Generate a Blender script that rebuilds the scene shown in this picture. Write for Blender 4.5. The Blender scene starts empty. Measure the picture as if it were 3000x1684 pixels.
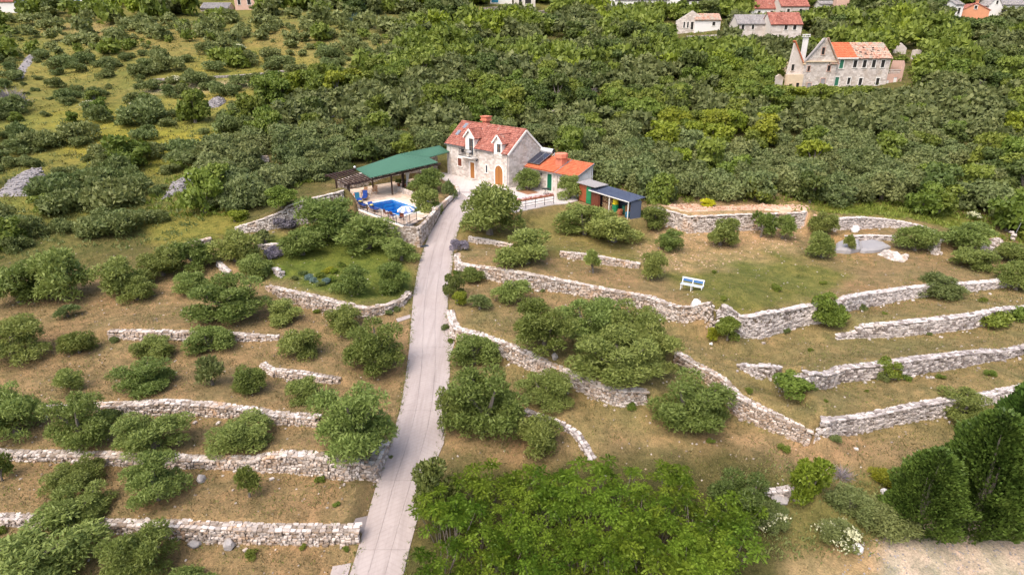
import bpy, math, random
import numpy as np
from mathutils import Vector, Matrix
random.seed(7); RNG = np.random.default_rng(7)
scene = bpy.context.scene
COL = scene.collection
# ------------------------------------------------------------------ camera
FPX, PITCH, CAMH = 1740.0, math.radians(21.8), 24.0      # photo is 3000 x 1684 px
CP, SP = math.cos(PITCH), math.sin(PITCH)
cam = bpy.data.cameras.new('camera'); cam.sensor_width = 36.0; cam.lens = 36.0*FPX/3000.0
cam.clip_start = 0.5; cam.clip_end = 2000.0
camo = bpy.data.objects.new('camera', cam); COL.objects.link(camo)
camo.location = (0, 0, CAMH); camo.rotation_euler = (math.radians(90)-PITCH, 0, 0)
scene.camera = camo
# ------------------------------------------------------------------ sky, sun, exposure
SUN_DIR = Vector((-0.40, -0.52, 1.05)).normalized()       # towards the sun: behind the camera, to its left
world = bpy.data.worlds.new('World'); scene.world = world; world.use_nodes = True
wn = world.node_tree.nodes; wl = world.node_tree.links
bg = wn['Background']; sky = wn.new('ShaderNodeTexSky'); sky.sky_type = 'NISHITA'; sky.sun_disc = False
sky.sun_elevation = math.asin(SUN_DIR.z); sky.sun_rotation = math.atan2(SUN_DIR.x, SUN_DIR.y)
sky.air_density = 1.0; sky.dust_density = 6.0; sky.ozone_density = 0.6; sky.altitude = 100
wl.new(sky.outputs[0], bg.inputs[0]); bg.inputs[1].default_value = 0.15
sun = bpy.data.lights.new('sun', 'SUN'); sun.energy = 0.72; sun.angle = math.radians(45); sun.color = (1.0, 0.965, 0.92)
suno = bpy.data.objects.new('sun', sun); COL.objects.link(suno); suno.location = (-40, -20, 90)
suno.rotation_euler = (-SUN_DIR).to_track_quat('-Z', 'Y').to_euler()
vs = scene.view_settings; vs.view_transform = 'Standard'; vs.look = 'None'; vs.gamma = 1.0; vs.use_curve_mapping = False
vs.exposure = 1.0
scene.cycles.max_bounces = 6; scene.cycles.diffuse_bounces = 3; scene.cycles.glossy_bounces = 2
scene.cycles.transmission_bounces = 4; scene.cycles.transparent_max_bounces = 6

# ------------------------------------------------------------------ helpers
def tag(o, label=None, cat=None, group=None, kind=None):
    if label: o['label'] = label
    if cat: o['category'] = cat
    if group: o['group'] = group
    if kind: o['kind'] = kind
    return o
def thing(name, label, cat, loc=(0, 0, 0), rz=0.0, group=None):
    o = bpy.data.objects.new(name, None); COL.objects.link(o); o.empty_display_size = 0.3
    o.location = loc; o.rotation_euler = (0, 0, rz)
    return tag(o, label, cat, group)
def link(name, me, parent=None, loc=None, rot=None, sc=None):
    o = bpy.data.objects.new(name, me); COL.objects.link(o)
    if parent is not None: o.parent = parent
    if loc is not None: o.location = loc
    if rot is not None: o.rotation_euler = rot
    if sc is not None: o.scale = sc
    return o
def np_mesh(name, V, Fc, mats, tint=None, smooth=False, midx=None):
    V = np.asarray(V, np.float32).reshape(-1, 3); Fc = np.asarray(Fc, np.int32)
    me = bpy.data.meshes.new(name); k = Fc.shape[1]; n = len(Fc)
    me.vertices.add(len(V)); me.vertices.foreach_set('co', V.ravel())
    me.loops.add(n*k); me.loops.foreach_set('vertex_index', Fc.ravel())
    me.polygons.add(n); me.polygons.foreach_set('loop_start', np.arange(0, n*k, k, dtype=np.int32))
    if midx is not None: me.polygons.foreach_set('material_index', np.asarray(midx, np.int32))
    me.polygons.foreach_set('use_smooth', np.full(n, smooth, bool))
    for m in (mats if isinstance(mats, (list, tuple)) else [mats]): me.materials.append(m)
    me.update(calc_edges=True)
    if tint is not None:
        at = me.attributes.new('tint', 'FLOAT', 'FACE'); at.data.foreach_set('value', np.asarray(tint, np.float32))
    return me
class MB:
    """collects shapes; build() links them as one mesh object"""
    def __init__(s): s.v = []; s.f = []; s.t = []; s.m = []
    def add(s, vs, fs, m=0, t=0.5):
        o = len(s.v); s.v += [tuple(p) for p in vs]
        for f in fs: s.f.append(tuple(i+o for i in f)); s.t.append(t); s.m.append(m)
        return s
    def box(s, x0, x1, y0, y1, z0, z1, m=0, t=0.5):
        x0, x1 = min(x0, x1), max(x0, x1); y0, y1 = min(y0, y1), max(y0, y1); z0, z1 = min(z0, z1), max(z0, z1)
        v = [(x0,y0,z0),(x1,y0,z0),(x1,y1,z0),(x0,y1,z0),(x0,y0,z1),(x1,y0,z1),(x1,y1,z1),(x0,y1,z1)]
        return s.add(v, [(0,3,2,1),(4,5,6,7),(0,1,5,4),(1,2,6,5),(2,3,7,6),(3,0,4,7)], m, t)
    def bar(s, p, q, w, h, m=0, t=0.5, up=(0,0,1)):
        p = Vector(p); q = Vector(q); d = (q-p).normalized(); u = Vector(up)
        if abs(d.dot(u)) > 0.98: u = Vector((1,0,0))
        sd = d.cross(u).normalized()*w*0.5; uu = sd.cross(d).normalized()*h*0.5
        v = [p-sd-uu, p+sd-uu, p+sd+uu, p-sd+uu, q-sd-uu, q+sd-uu, q+sd+uu, q-sd+uu]
        return s.add(v, [(0,1,2,3),(7,6,5,4),(4,5,1,0),(5,6,2,1),(6,7,3,2),(7,4,0,3)], m, t)
    def tube(s, path, radii, n=7, m=0, t=0.5, caps=True):
        path = [Vector(p) for p in path]
        if not isinstance(radii, (list, tuple)): radii = [radii]*len(path)
        o = len(s.v)
        for i, p in enumerate(path):
            d = (path[min(i+1, len(path)-1)]-path[max(i-1, 0)]).normalized()
            a = d.cross(Vector((0.3, 0.9, 0.2))).normalized(); b = d.cross(a)
            for k in range(n):
                an = 2*math.pi*k/n; s.v.append(tuple(p+(a*math.cos(an)+b*math.sin(an))*radii[i]))
        for i in range(len(path)-1):
            for k in range(n):
                s.f.append((o+i*n+k, o+(i+1)*n+k, o+(i+1)*n+(k+1) % n, o+i*n+(k+1) % n)); s.t.append(t); s.m.append(m)
        if caps:
            s.f.append(tuple(o+k for k in range(n))); s.t.append(t); s.m.append(m)
            s.f.append(tuple(o+(len(path)-1)*n+n-1-k for k in range(n))); s.t.append(t); s.m.append(m)
        return s
    def lathe(s, prof, n=16, c=(0,0,0), m=0, t=0.5):
        o = len(s.v)
        for r, z in prof:
            for k in range(n):
                a = 2*math.pi*k/n; s.v.append((c[0]+r*math.cos(a), c[1]+r*math.sin(a), c[2]+z))
        for i in range(len(prof)-1):
            for k in range(n):
                s.f.append((o+i*n+k, o+i*n+(k+1) % n, o+(i+1)*n+(k+1) % n, o+(i+1)*n+k)); s.t.append(t); s.m.append(m)
        s.f.append(tuple(o+n-1-k for k in range(n))); s.t.append(t); s.m.append(m)
        s.f.append(tuple(o+(len(prof)-1)*n+k for k in range(n))); s.t.append(t); s.m.append(m)
        return s
    def slab(s, poly, th, m=0, t=0.5):
        """polygon of 3D points, thickened downwards"""
        n = len(poly); v = [tuple(p) for p in poly]+[(p[0], p[1], p[2]-th) for p in poly]
        fs = [tuple(range(n)), tuple(range(2*n-1, n-1, -1))]+[((i+1) % n, i, n+i, n+(i+1) % n) for i in range(n)]
        return s.add(v, fs, m, t)
    def extr(s, poly, d, m=0, t=0.5):
        """polygon of 3D points extruded by vector d"""
        n = len(poly); v = [tuple(p) for p in poly]+[(p[0]+d[0], p[1]+d[1], p[2]+d[2]) for p in poly]
        fs = [tuple(range(n-1, -1, -1)), tuple(range(n, 2*n))]+[(i, (i+1) % n, n+(i+1) % n, n+i) for i in range(n)]
        return s.add(v, fs, m, t)
    def mesh(s, name, mats):
        me = bpy.data.meshes.new(name); me.from_pydata(s.v, [], s.f)
        for m in (mats if isinstance(mats, (list, tuple)) else [mats]): me.materials.append(m)
        me.polygons.foreach_set('material_index', s.m)
        at = me.attributes.new('tint', 'FLOAT', 'FACE'); at.data.foreach_set('value', s.t)
        me.update(); return me
    def build(s, name, mats, parent=None, smooth=False, **kw):
        me = s.mesh(name, mats)
        if smooth: me.polygons.foreach_set('use_smooth', [True]*len(me.polygons))
        return link(name, me, parent, **kw)

# ------------------------------------------------------------------ materials
MAT = {}
def _nt(name):
    m = bpy.data.materials.new(name); m.use_nodes = True; MAT[name] = m
    n = m.node_tree.nodes; l = m.node_tree.links; b = n['Principled BSDF']
    return m, n, l, b
def _noise(n, l, scale, detail=4.0, rough=0.6, vec=None, dist=0.0):
    x = n.new('ShaderNodeTexNoise'); x.inputs['Scale'].default_value = scale; x.inputs['Detail'].default_value = detail
    x.inputs['Roughness'].default_value = rough; x.inputs['Distortion'].default_value = dist
    if vec is not None: l.new(vec, x.inputs['Vector'])
    return x.outputs['Fac']
def _ramp(n, l, fac, stops):
    r = n.new('ShaderNodeValToRGB'); e = r.color_ramp.elements
    while len(e) < len(stops): e.new(0.5)
    for i, (p, c) in enumerate(stops): e[i].position = p; e[i].color = (*c, 1) if len(c) == 3 else c
    l.new(fac, r.inputs[0]); return r.outputs[0]
def _mix(n, l, fac, a, b, mode='MIX'):
    x = n.new('ShaderNodeMix'); x.data_type = 'RGBA'; x.blend_type = mode
    for sock, v in ((x.inputs[0], fac), (x.inputs[6], a), (x.inputs[7], b)):
        if hasattr(v, 'is_output'): l.new(v, sock)
        elif isinstance(v, (int, float)): sock.default_value = v
        else: sock.default_value = (*v, 1)
    return x.outputs[2]
def _math(n, l, op, a, b=None):
    x = n.new('ShaderNodeMath'); x.operation = op
    for i, v in enumerate((a, b)):
        if v is None: continue
        if hasattr(v, 'is_output'): l.new(v, x.inputs[i])
        else: x.inputs[i].default_value = v
    return x.outputs[0]
def _bump(n, l, b, h, strength=0.4, dist=0.05):
    x = n.new('ShaderNodeBump'); x.inputs['Strength'].default_value = strength; x.inputs['Distance'].default_value = dist
    l.new(h, x.inputs['Height']); l.new(x.outputs[0], b.inputs['Normal'])
def _attr(n, name='tint'):
    x = n.new('ShaderNodeAttribute'); x.attribute_name = name; return x
def mat_tinted(name, lo, hi, rough=0.8, nscale=6.0, namt=0.25, bump=0.3, bdist=0.03, metallic=0.0, stain=None, rnd=0.0):
    """colour runs lo..hi by the per-piece tint, broken up by noise; optional stain colour in patches"""
    m, n, l, b = _nt(name)
    tc = n.new('ShaderNodeTexCoord').outputs['Object']
    nz = _noise(n, l, nscale, 5.0, 0.65, tc); t = _attr(n).outputs['Fac']
    if rnd:
        oi = n.new('ShaderNodeObjectInfo').outputs['Random']
        t = _math(n, l, 'ADD', t, _math(n, l, 'MULTIPLY', _math(n, l, 'SUBTRACT', oi, 0.5), rnd))
    f = _math(n, l, 'ADD', t, _math(n, l, 'MULTIPLY', _math(n, l, 'SUBTRACT', nz, 0.5), namt*4))
    c = _ramp(n, l, f, [(0.0, lo), (1.0, hi)])
    if stain is not None:
        s2 = _noise(n, l, stain[1], 4.0, 0.6, tc)
        c = _mix(n, l, _ramp(n, l, s2, [(stain[2], (0,0,0)), (stain[3], (1,1,1))]), c, stain[0])
    l.new(c, b.inputs['Base Color']); b.inputs['Roughness'].default_value = rough; b.inputs['Metallic'].default_value = metallic
    if bump: _bump(n, l, b, _noise(n, l, nscale*4, 4.0, 0.7, tc), bump, bdist)
    return m
def mat_plain(name, col, rough=0.6, metallic=0.0, var=0.12, nscale=3.0, bump=0.0):
    lo = tuple(c*(1-var) for c in col); hi = tuple(min(1, c*(1+var)) for c in col)
    return mat_tinted(name, lo, hi, rough, nscale, 0.3, bump, 0.02, metallic)
def mat_leaf(name, dark, light, trans=0.33, hue=0.0, rough=0.55):
    m, n, l, b = _nt(name)
    t = _attr(n).outputs['Fac']; oi = n.new('ShaderNodeObjectInfo').outputs['Random']
    f = _math(n, l, 'ADD', t, _math(n, l, 'MULTIPLY', _math(n, l, 'SUBTRACT', oi, 0.5), 0.5))
    c = _ramp(n, l, f, [(0.0, dark), (1.0, light)])
    hs = n.new('ShaderNodeHueSaturation'); l.new(c, hs.inputs['Color'])
    w = n.new('ShaderNodeTexWhiteNoise'); w.noise_dimensions = '1D'; l.new(oi, w.inputs['W'])
    l.new(_math(n, l, 'ADD', 0.485, _math(n, l, 'MULTIPLY', w.outputs['Value'], 0.03)), hs.inputs['Hue'])
    l.new(hs.outputs[0], b.inputs['Base Color']); b.inputs['Roughness'].default_value = rough
    b.inputs['Specular IOR Level'].default_value = 0.3
    tr = n.new('ShaderNodeBsdfTranslucent'); l.new(hs.outputs[0], tr.inputs['Color'])
    mx = n.new('ShaderNodeMixShader'); mx.inputs[0].default_value = trans
    l.new(b.outputs[0], mx.inputs[1]); l.new(tr.outputs[0], mx.inputs[2]); l.new(mx.outputs[0], n['Material Output'].inputs[0])
    return m
mat_leaf('leaf_olive', (0.104, 0.142, 0.024), (0.305, 0.360, 0.098))
mat_leaf('leaf_olive_far', (0.102, 0.132, 0.040), (0.255, 0.290, 0.105))
mat_leaf('leaf_broad', (0.098, 0.140, 0.018), (0.245, 0.300, 0.050))
mat_leaf('leaf_dark', (0.062, 0.094, 0.018), (0.160, 0.200, 0.050))
mat_leaf('leaf_bright', (0.140, 0.180, 0.014), (0.310, 0.350, 0.036))
mat_leaf('leaf_yellow', (0.207, 0.220, 0.015), (0.390, 0.378, 0.037))
mat_leaf('leaf_ailanthus', (0.060, 0.112, 0.008), (0.230, 0.320, 0.034))
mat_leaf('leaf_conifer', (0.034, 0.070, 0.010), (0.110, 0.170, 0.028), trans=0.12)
mat_leaf('leaf_shrub', (0.104, 0.140, 0.037), (0.244, 0.281, 0.098))
mat_leaf('leaf_lavender', (0.16, 0.15, 0.165), (0.36, 0.32, 0.40))
mat_leaf('leaf_greyblue', (0.12, 0.19, 0.16), (0.26, 0.36, 0.32))
mat_leaf('petal_white', (0.55, 0.55, 0.33), (0.82, 0.80, 0.58), trans=0.3)
mat_leaf('petal_yellow', (0.45, 0.40, 0.01), (0.62, 0.55, 0.03), trans=0.3)
mat_leaf('petal_red', (0.30, 0.03, 0.03), (0.50, 0.12, 0.10), trans=0.3)
mat_leaf('twig_grey', (0.20, 0.17, 0.19), (0.34, 0.30, 0.33), trans=0.0)
mat_leaf('grass_blade', (0.14, 0.125, 0.045), (0.36, 0.29, 0.15), trans=0.2)
mat_leaf('grass_green', (0.085, 0.120, 0.018), (0.210, 0.235, 0.055), trans=0.2)
mat_leaf('herb_yellow', (0.130, 0.130, 0.028), (0.300, 0.270, 0.080), trans=0.2)
mat_tinted('bark', (0.10, 0.085, 0.07), (0.22, 0.19, 0.16), 0.9, 8, 0.3, 0.6, 0.02)
mat_tinted('dry_stone', (0.23, 0.18, 0.14), (0.66, 0.595, 0.55), 0.9, 5, 0.22, 0.5, 0.03, stain=((0.55, 0.36, 0.22), 0.55, 0.54, 0.74), rnd=0.7)
mat_tinted('grey_stone', (0.21, 0.175, 0.16), (0.64, 0.58, 0.55), 0.9, 5, 0.22, 0.5, 0.03, rnd=0.8, stain=((0.42, 0.33, 0.25), 0.5, 0.58, 0.8))
mat_tinted('rubble_red', (0.40, 0.22, 0.12), (0.66, 0.48, 0.36), 0.9, 5, 0.25, 0.5, 0.03)
mat_tinted('wall_core', (0.10, 0.075, 0.05), (0.18, 0.14, 0.10), 0.95, 3, 0.3, 0.5, 0.03)
mat_tinted('scree', (0.17, 0.155, 0.155), (0.34, 0.315, 0.315), 0.95, 4, 0.3, 0.6, 0.04)
mat_tinted('white_rock', (0.58, 0.55, 0.53), (0.82, 0.80, 0.78), 0.85, 3, 0.25, 0.5, 0.03)
mat_tinted('boulder', (0.24, 0.22, 0.21), (0.44, 0.41, 0.40), 0.9, 3, 0.3, 0.6, 0.04)
mat_tinted('ashlar', (0.45, 0.39, 0.345), (0.68, 0.62, 0.575), 0.85, 3, 0.2, 0.35, 0.02, stain=((0.50, 0.39, 0.28), 0.6, 0.55, 0.80))
mat_tinted('ashlar_grey', (0.46, 0.395, 0.35), (0.72, 0.65, 0.59), 0.85, 3, 0.25, 0.35, 0.02, stain=((0.40, 0.31, 0.22), 0.5, 0.52, 0.78))
mat_plain('mortar', (0.58, 0.53, 0.47), 0.9, var=0.15, bump=0.3)
mat_plain('trim_white', (0.80, 0.77, 0.72), 0.7, var=0.06)
mat_plain('plaster_cream', (0.66, 0.52, 0.36), 0.85, var=0.2, nscale=1.2)
mat_plain('plaster_white', (0.74, 0.72, 0.69), 0.8, var=0.10, nscale=0.8)
mat_plain('plaster_orange', (0.62, 0.28, 0.15), 0.85, var=0.2, nscale=0.9)
mat_plain('plaster_pink', (0.58, 0.38, 0.30), 0.85, var=0.25, nscale=0.9)
mat_tinted('tile_red', (0.21, 0.058, 0.040), (0.46, 0.185, 0.135), 0.8, 3, 0.22, 0.2, 0.01, stain=((0.42, 0.36, 0.31), 1.3, 0.60, 0.82))
mat_tinted('tile_orange', (0.44, 0.105, 0.040), (0.58, 0.18, 0.08), 0.75, 2, 0.15, 0.1, 0.01)
mat_tinted('tile_old', (0.36, 0.17, 0.11), (0.60, 0.40, 0.31), 0.9, 3, 0.3, 0.3, 0.02, stain=((0.36, 0.33, 0.27), 0.8, 0.46, 0.62))
mat_tinted('tile_grey', (0.22, 0.20, 0.20), (0.36, 0.34, 0.33), 0.85, 3, 0.25, 0.2, 0.01)
mat_plain('chimney_red', (0.60, 0.20, 0.12), 0.8, var=0.1)
mat_plain('shingle_green', (0.048, 0.140, 0.088), 0.85, var=0.14, nscale=2.5, bump=0.3)
mat_plain('wood_dark', (0.045, 0.022, 0.015), 0.55, var=0.3)
mat_plain('wood_orange', (0.35, 0.145, 0.034), 0.5, var=0.15)
mat_plain('wood_brown', (0.165, 0.045, 0.022), 0.6, var=0.25)
mat_plain('wood_red', (0.32, 0.080, 0.030), 0.6, var=0.2)
mat_plain('wood_teak', (0.34, 0.17, 0.07), 0.6, var=0.2)
mat_plain('door_green', (0.008, 0.125, 0.062), 0.45, var=0.1)
mat_plain('shutter_green', (0.03, 0.16, 0.09), 0.6, var=0.15)
mat_plain('roof_blue', (0.085, 0.105, 0.16), 0.5, var=0.12)
mat_plain('metal_grey', (0.35, 0.36, 0.38), 0.4, 0.6)
mat_plain('metal_white', (0.70, 0.71, 0.74), 0.35, 0.1)
mat_plain('iron', (0.028, 0.028, 0.032), 0.5, 0.4)
mat_plain('void', (0.020, 0.018, 0.016), 0.9)
mat_plain('glass_dark', (0.05, 0.06, 0.075), 0.08, 0.0, var=0.05)
mat_plain('glass_sky', (0.20, 0.23, 0.27), 0.08, 0.0, var=0.05)
mat_plain('solar_black', (0.030, 0.034, 0.055), 0.15)
mat_plain('curtain_white', (0.78, 0.78, 0.80), 0.9, var=0.05)
mat_plain('fabric_blue', (0.012, 0.060, 0.30), 0.85, var=0.2)
mat_plain('fabric_teal', (0.02, 0.16, 0.26), 0.85, var=0.2)
mat_plain('fabric_yellow', (0.58, 0.46, 0.12), 0.85, var=0.1)
mat_plain('fabric_orange', (0.68, 0.16, 0.04), 0.85, var=0.1)
mat_plain('bench_white', (0.80, 0.80, 0.80), 0.45, var=0.04)
mat_plain('bench_blue', (0.05, 0.17, 0.42), 0.45, var=0.08)
mat_plain('stripe_blue', (0.22, 0.30, 0.58), 0.8, var=0.08)
mat_plain('plastic_green', (0.01, 0.20, 0.075), 0.4)
mat_plain('plastic_yellow', (0.62, 0.50, 0.02), 0.4)
mat_plain('terracotta', (0.45, 0.17, 0.08), 0.8)
mat_plain('soil_red', (0.27, 0.135, 0.065), 0.95, var=0.25, bump=0.6)
mat_plain('tarp_grey', (0.30, 0.285, 0.285), 0.7, var=0.15, nscale=0.8)
mat_tinted('paving', (0.50, 0.43, 0.36), (0.70, 0.62, 0.55), 0.85, 3, 0.2, 0.25, 0.01)
mat_tinted('deck_stone', (0.52, 0.39, 0.29), (0.72, 0.58, 0.46), 0.8, 3, 0.2, 0.25, 0.01)
mat_plain('firewood', (0.36, 0.24, 0.13), 0.9, var=0.35, nscale=9)
mat_plain('pool_liner', (0.004, 0.29, 0.66), 0.5, var=0.05)

def mat_concrete(name, lo, hi, groove=0.0):
    m, n, l, b = _nt(name); g = n.new('ShaderNodeTexCoord').outputs['Object']
    a = _noise(n, l, 0.35, 6, 0.65, g); c2 = _noise(n, l, 6.0, 5, 0.7, g)
    f = _math(n, l, 'ADD', _math(n, l, 'MULTIPLY', a, 0.7), _math(n, l, 'MULTIPLY', c2, 0.3))
    c = _ramp(n, l, f, [(0.25, lo), (0.72, hi)])
    st = _noise(n, l, 0.9, 3, 0.6, g, 1.0)
    c = _mix(n, l, _ramp(n, l, st, [(0.58, (0,0,0)), (0.8, (0.35,)*3)]), c, tuple(x*0.62 for x in lo))
    mp = n.new('ShaderNodeMapping'); mp.inputs['Scale'].default_value = (2.2, 0.12, 0.5); l.new(g, mp.inputs[0])
    c = _mix(n, l, _ramp(n, l, _noise(n, l, 1.0, 5, 0.7, mp.outputs[0]), [(0.46, (0,0,0)), (0.74, (0.55,)*3)]), c, tuple(x*0.70 for x in lo))
    l.new(c, b.inputs['Base Color']); b.inputs['Roughness'].default_value = 0.9
    _bump(n, l, b, c2, 0.35, 0.02); return m
mat_concrete('concrete', (0.32, 0.268, 0.252), (0.44, 0.382, 0.362))
mat_concrete('yard_concrete', (0.46, 0.41, 0.38), (0.59, 0.535, 0.505))
def mat_water():
    m, n, l, b = _nt('pool_water')
    g = n.new('ShaderNodeTexCoord').outputs['Object']; bp = n.new('ShaderNodeBump'); bp.inputs['Strength'].default_value = 0.25; bp.inputs['Distance'].default_value = 0.05
    l.new(_noise(n, l, 2.2, 3, 0.5, g, 0.6), bp.inputs['Height'])
    tr = n.new('ShaderNodeBsdfTransparent'); tr.inputs[0].default_value = (0.62, 0.90, 1.0, 1); gl = n.new('ShaderNodeBsdfGlossy'); gl.inputs['Roughness'].default_value = 0.05; l.new(bp.outputs[0], gl.inputs['Normal'])
    fr = n.new('ShaderNodeFresnel'); fr.inputs[0].default_value = 1.33; l.new(bp.outputs[0], fr.inputs['Normal']); mx = n.new('ShaderNodeMixShader')
    l.new(fr.outputs[0], mx.inputs[0]); l.new(tr.outputs[0], mx.inputs[1]); l.new(gl.outputs[0], mx.inputs[2]); l.new(mx.outputs[0], n['Material Output'].inputs[0])
mat_water()
def mat_ground():
    m, n, l, b = _nt('ground_soil'); g = n.new('ShaderNodeTexCoord').outputs['Object']
    base = _attr(n, 'gcol').outputs['Color']
    big = _noise(n, l, 0.16, 6, 0.62, g, 0.8); mid = _noise(n, l, 1.1, 6, 0.7, g, 0.4); fine = _noise(n, l, 11.0, 5, 0.75, g)
    dry = _mix(n, l, 1.0, base, (1.20, 1.04, 0.90), 'MULTIPLY'); grn = _mix(n, l, 1.0, base, (0.86, 0.95, 0.76), 'MULTIPLY')
    f = _ramp(n, l, _math(n, l, 'ADD', _math(n, l, 'MULTIPLY', big, 0.55), _math(n, l, 'MULTIPLY', mid, 0.45)), [(0.38, (0,0,0)), (0.64, (1,1,1))])
    c = _mix(n, l, f, grn, dry)
    c = _mix(n, l, 1.0, c, _ramp(n, l, fine, [(0.30, (0.50, 0.48, 0.45)), (0.5, (1, 1, 1)), (0.70, (1.50, 1.46, 1.36))]), 'MULTIPLY')
    c = _mix(n, l, 1.0, c, _ramp(n, l, mid, [(0.30, (0.62, 0.62, 0.60)), (0.62, (1.14, 1.13, 1.12))]), 'MULTIPLY')
    l.new(c, b.inputs['Base Color']); b.inputs['Roughness'].default_value = 0.95; b.inputs['Specular IOR Level'].default_value = 0.1
    h = _math(n, l, 'ADD', _math(n, l, 'MULTIPLY', mid, 1.0), _math(n, l, 'MULTIPLY', fine, 0.45))
    _bump(n, l, b, h, 0.7, 0.16); return m
mat_ground()
# ------------------------------------------------------------------ from photo pixels to directions
def ray(u, v):
    a = (u-1500.0)/FPX; d = (v-842.0)/FPX
    return np.array([a, CP-d*SP, -SP-d*CP])
def proj(x, y, z):
    z = z-CAMH; D = y*CP-z*SP
    return 1500+FPX*x/D, 842-FPX*(y*SP+z*CP)/D, D
def onz(u, v, z):
    r = ray(u, v); t = (z-CAMH)/r[2]; return (r[0]*t, r[1]*t, z)
# frame of the house and everything squared up with it: hf(a, b): a metres left along its front, b metres back
HO = (-0.407, 77.93, 7.0); HEX = (-0.6707, 0.7417); HEY = (0.7417, 0.6707); HROT = math.atan2(-HEX[1], -HEX[0])
def hf(a, b, z=0.0): return (HO[0]+a*HEX[0]+b*HEY[0], HO[1]+a*HEX[1]+b*HEY[1], HO[2]+z)
def hl(a, b, z=0.0): return (-a, b, z)                    # the same point in the local axes of an Empty at HO turned by HROT
# ------------------------------------------------------------------ lie of the land
_yt = np.array([-60, 0, 12, 21, 34, 47, 60, 66, 72, 76, 85, 95, 131, 255, 420, 700.])
_zt = np.array([-6, -3.0, -1.2, 0.2, 2.2, 3.5, 4.8, 5.8, 6.8, 7.0, 7.3, 9.3, 16.8, 43.0, 84.0, 160.])
_ys = np.arange(-60, 700, 0.5); _zs = np.interp(_ys, _yt, _zt)
_k = np.hanning(11); _k /= _k.sum(); _zs = np.convolve(np.pad(_zs, 5, 'edge'), _k, 'valid')
def S0(x, y):
    sp = np.log1p(np.exp(np.clip((x-16)/4.0, -30, 30)))*4.0
    ye = y-0.20*np.minimum(sp, 40)*np.clip((140-y)/60.0, 0, 1)
    z = np.interp(ye, _ys, _zs)
    w = np.clip((y-92)/40.0, 0, 1)
    return z+w*(1.1*np.sin(x*0.045+1.0)*np.cos(y*0.05)+0.6*np.sin(x*0.11+y*0.07))+0.06*np.sin(x*0.5+0.3*y)*np.sin(y*0.43)
WALLS = []; PADS = []; ROADPOLY = None
def pdist(x, y, poly):
    """distance to polygon outline and inside test"""
    d = np.full(x.shape, 1e9); ins = np.zeros(x.shape, bool); n = len(poly)
    for i in range(n):
        x0, y0 = poly[i][:2]; x1, y1 = poly[(i+1) % n][:2]; dx, dy = x1-x0, y1-y0
        t = np.clip(((x-x0)*dx+(y-y0)*dy)/max(dx*dx+dy*dy, 1e-9), 0, 1)
        d = np.minimum(d, np.hypot(x-x0-t*dx, y-y0-t*dy))
        c = ((y0 > y) != (y1 > y)); ins ^= c & (x < dx*(y-y0)/(dy if abs(dy) > 1e-9 else 1e-9)+x0)
    return d, ins
def bump(w, x, y):
    P, Hh, D = w['p'], w['h'], w['fill']
    out = np.zeros(x.shape)
    bx = (x > P[:, 0].min()-D-1) & (x < P[:, 0].max()+D+1) & (y > P[:, 1].min()-D-1) & (y < P[:, 1].max()+D+1)
    if not bx.any(): return out
    X, Y = x[bx], y[bx]; best = np.full(X.shape, 1e9); sg = np.ones(X.shape); hh = np.zeros(X.shape); over = np.zeros(X.shape)
    n = len(P)
    nrm = []
    for i in range(n-1):
        dx, dy = P[i+1]-P[i]; L = math.hypot(dx, dy)+1e-9; nrm.append((-dy/L, dx/L))
    for i in range(n-1):
        dx, dy = P[i+1]-P[i]; L2 = dx*dx+dy*dy+1e-9
        tr = ((X-P[i, 0])*dx+(Y-P[i, 1])*dy)/L2; t = np.clip(tr, 0, 1)
        qx, qy = X-P[i, 0]-t*dx, Y-P[i, 1]-t*dy; d = np.hypot(qx, qy)
        nx, ny = nrm[i]; na = nrm[max(i-1, 0)]; nb = nrm[min(i+1, n-2)]
        sx = np.where(tr < 0, nx+na[0], np.where(tr > 1, nx+nb[0], nx)); sy = np.where(tr < 0, ny+na[1], np.where(tr > 1, ny+nb[1], ny))
        up = d < best
        best = np.where(up, d, best); sg = np.where(up, np.sign(qx*sx+qy*sy), sg); hh = np.where(up, Hh[i]+(Hh[i+1]-Hh[i])*t, hh)
        ov = np.zeros(X.shape)
        if i == 0: ov = np.where(tr < 0, -tr*math.sqrt(L2), ov)
        if i == n-2: ov = np.where(tr > 1, (tr-1)*math.sqrt(L2), ov)
        over = np.where(up, ov, over)
    r = np.clip((best-0.18)/0.30, 0, 1)*np.clip(1-np.maximum(best-1.2, 0)/D, 0, 1)**1.2
    out[bx] = np.where(sg > 0, hh*r*np.exp(-(over/2.2)**2), 0)
    return out
def terrain(x, y, road=True):
    x = np.asarray(x, float); y = np.asarray(y, float); sh = x.shape; x = x.ravel(); y = y.ravel()
    s = S0(x, y); b = np.zeros(x.shape)
    for w in WALLS: b += bump(w, x, y)
    for pd in PADS:
        d, ins = pdist(x, y, pd['poly']); k = np.where(ins, 1.0, np.clip(1-d/pd['blend'], 0, 1)); k = k*k*(3-2*k)
        b = b*(1-k)+(pd['z']-s)*k
    if ROADPOLY is not None and road:
        d, ins = pdist(x, y, ROADPOLY); k = np.where(ins, 0.0, np.clip((d-0.15)/0.5, 0, 1)); b = b*k
        b = b-np.where(ins & (d > 0.12), 0.14, 0.0)
    return (s+b).reshape(sh)
def hit(u, v, f=None):
    r = ray(u, v); f = f or terrain
    t0, t1 = 12.0, 480.0
    for _ in range(3):
        t = np.linspace(t0, t1, 160); z = CAMH+r[2]*t; g = f(r[0]*t, r[1]*t); i = np.argmax(z < g)
        if z[i] >= g[i]: i = len(t)-1
        t0, t1 = t[max(i-1, 0)], t[i]
    t = 0.5*(t0+t1); return np.array([r[0]*t, r[1]*t, CAMH+r[2]*t])
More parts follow.
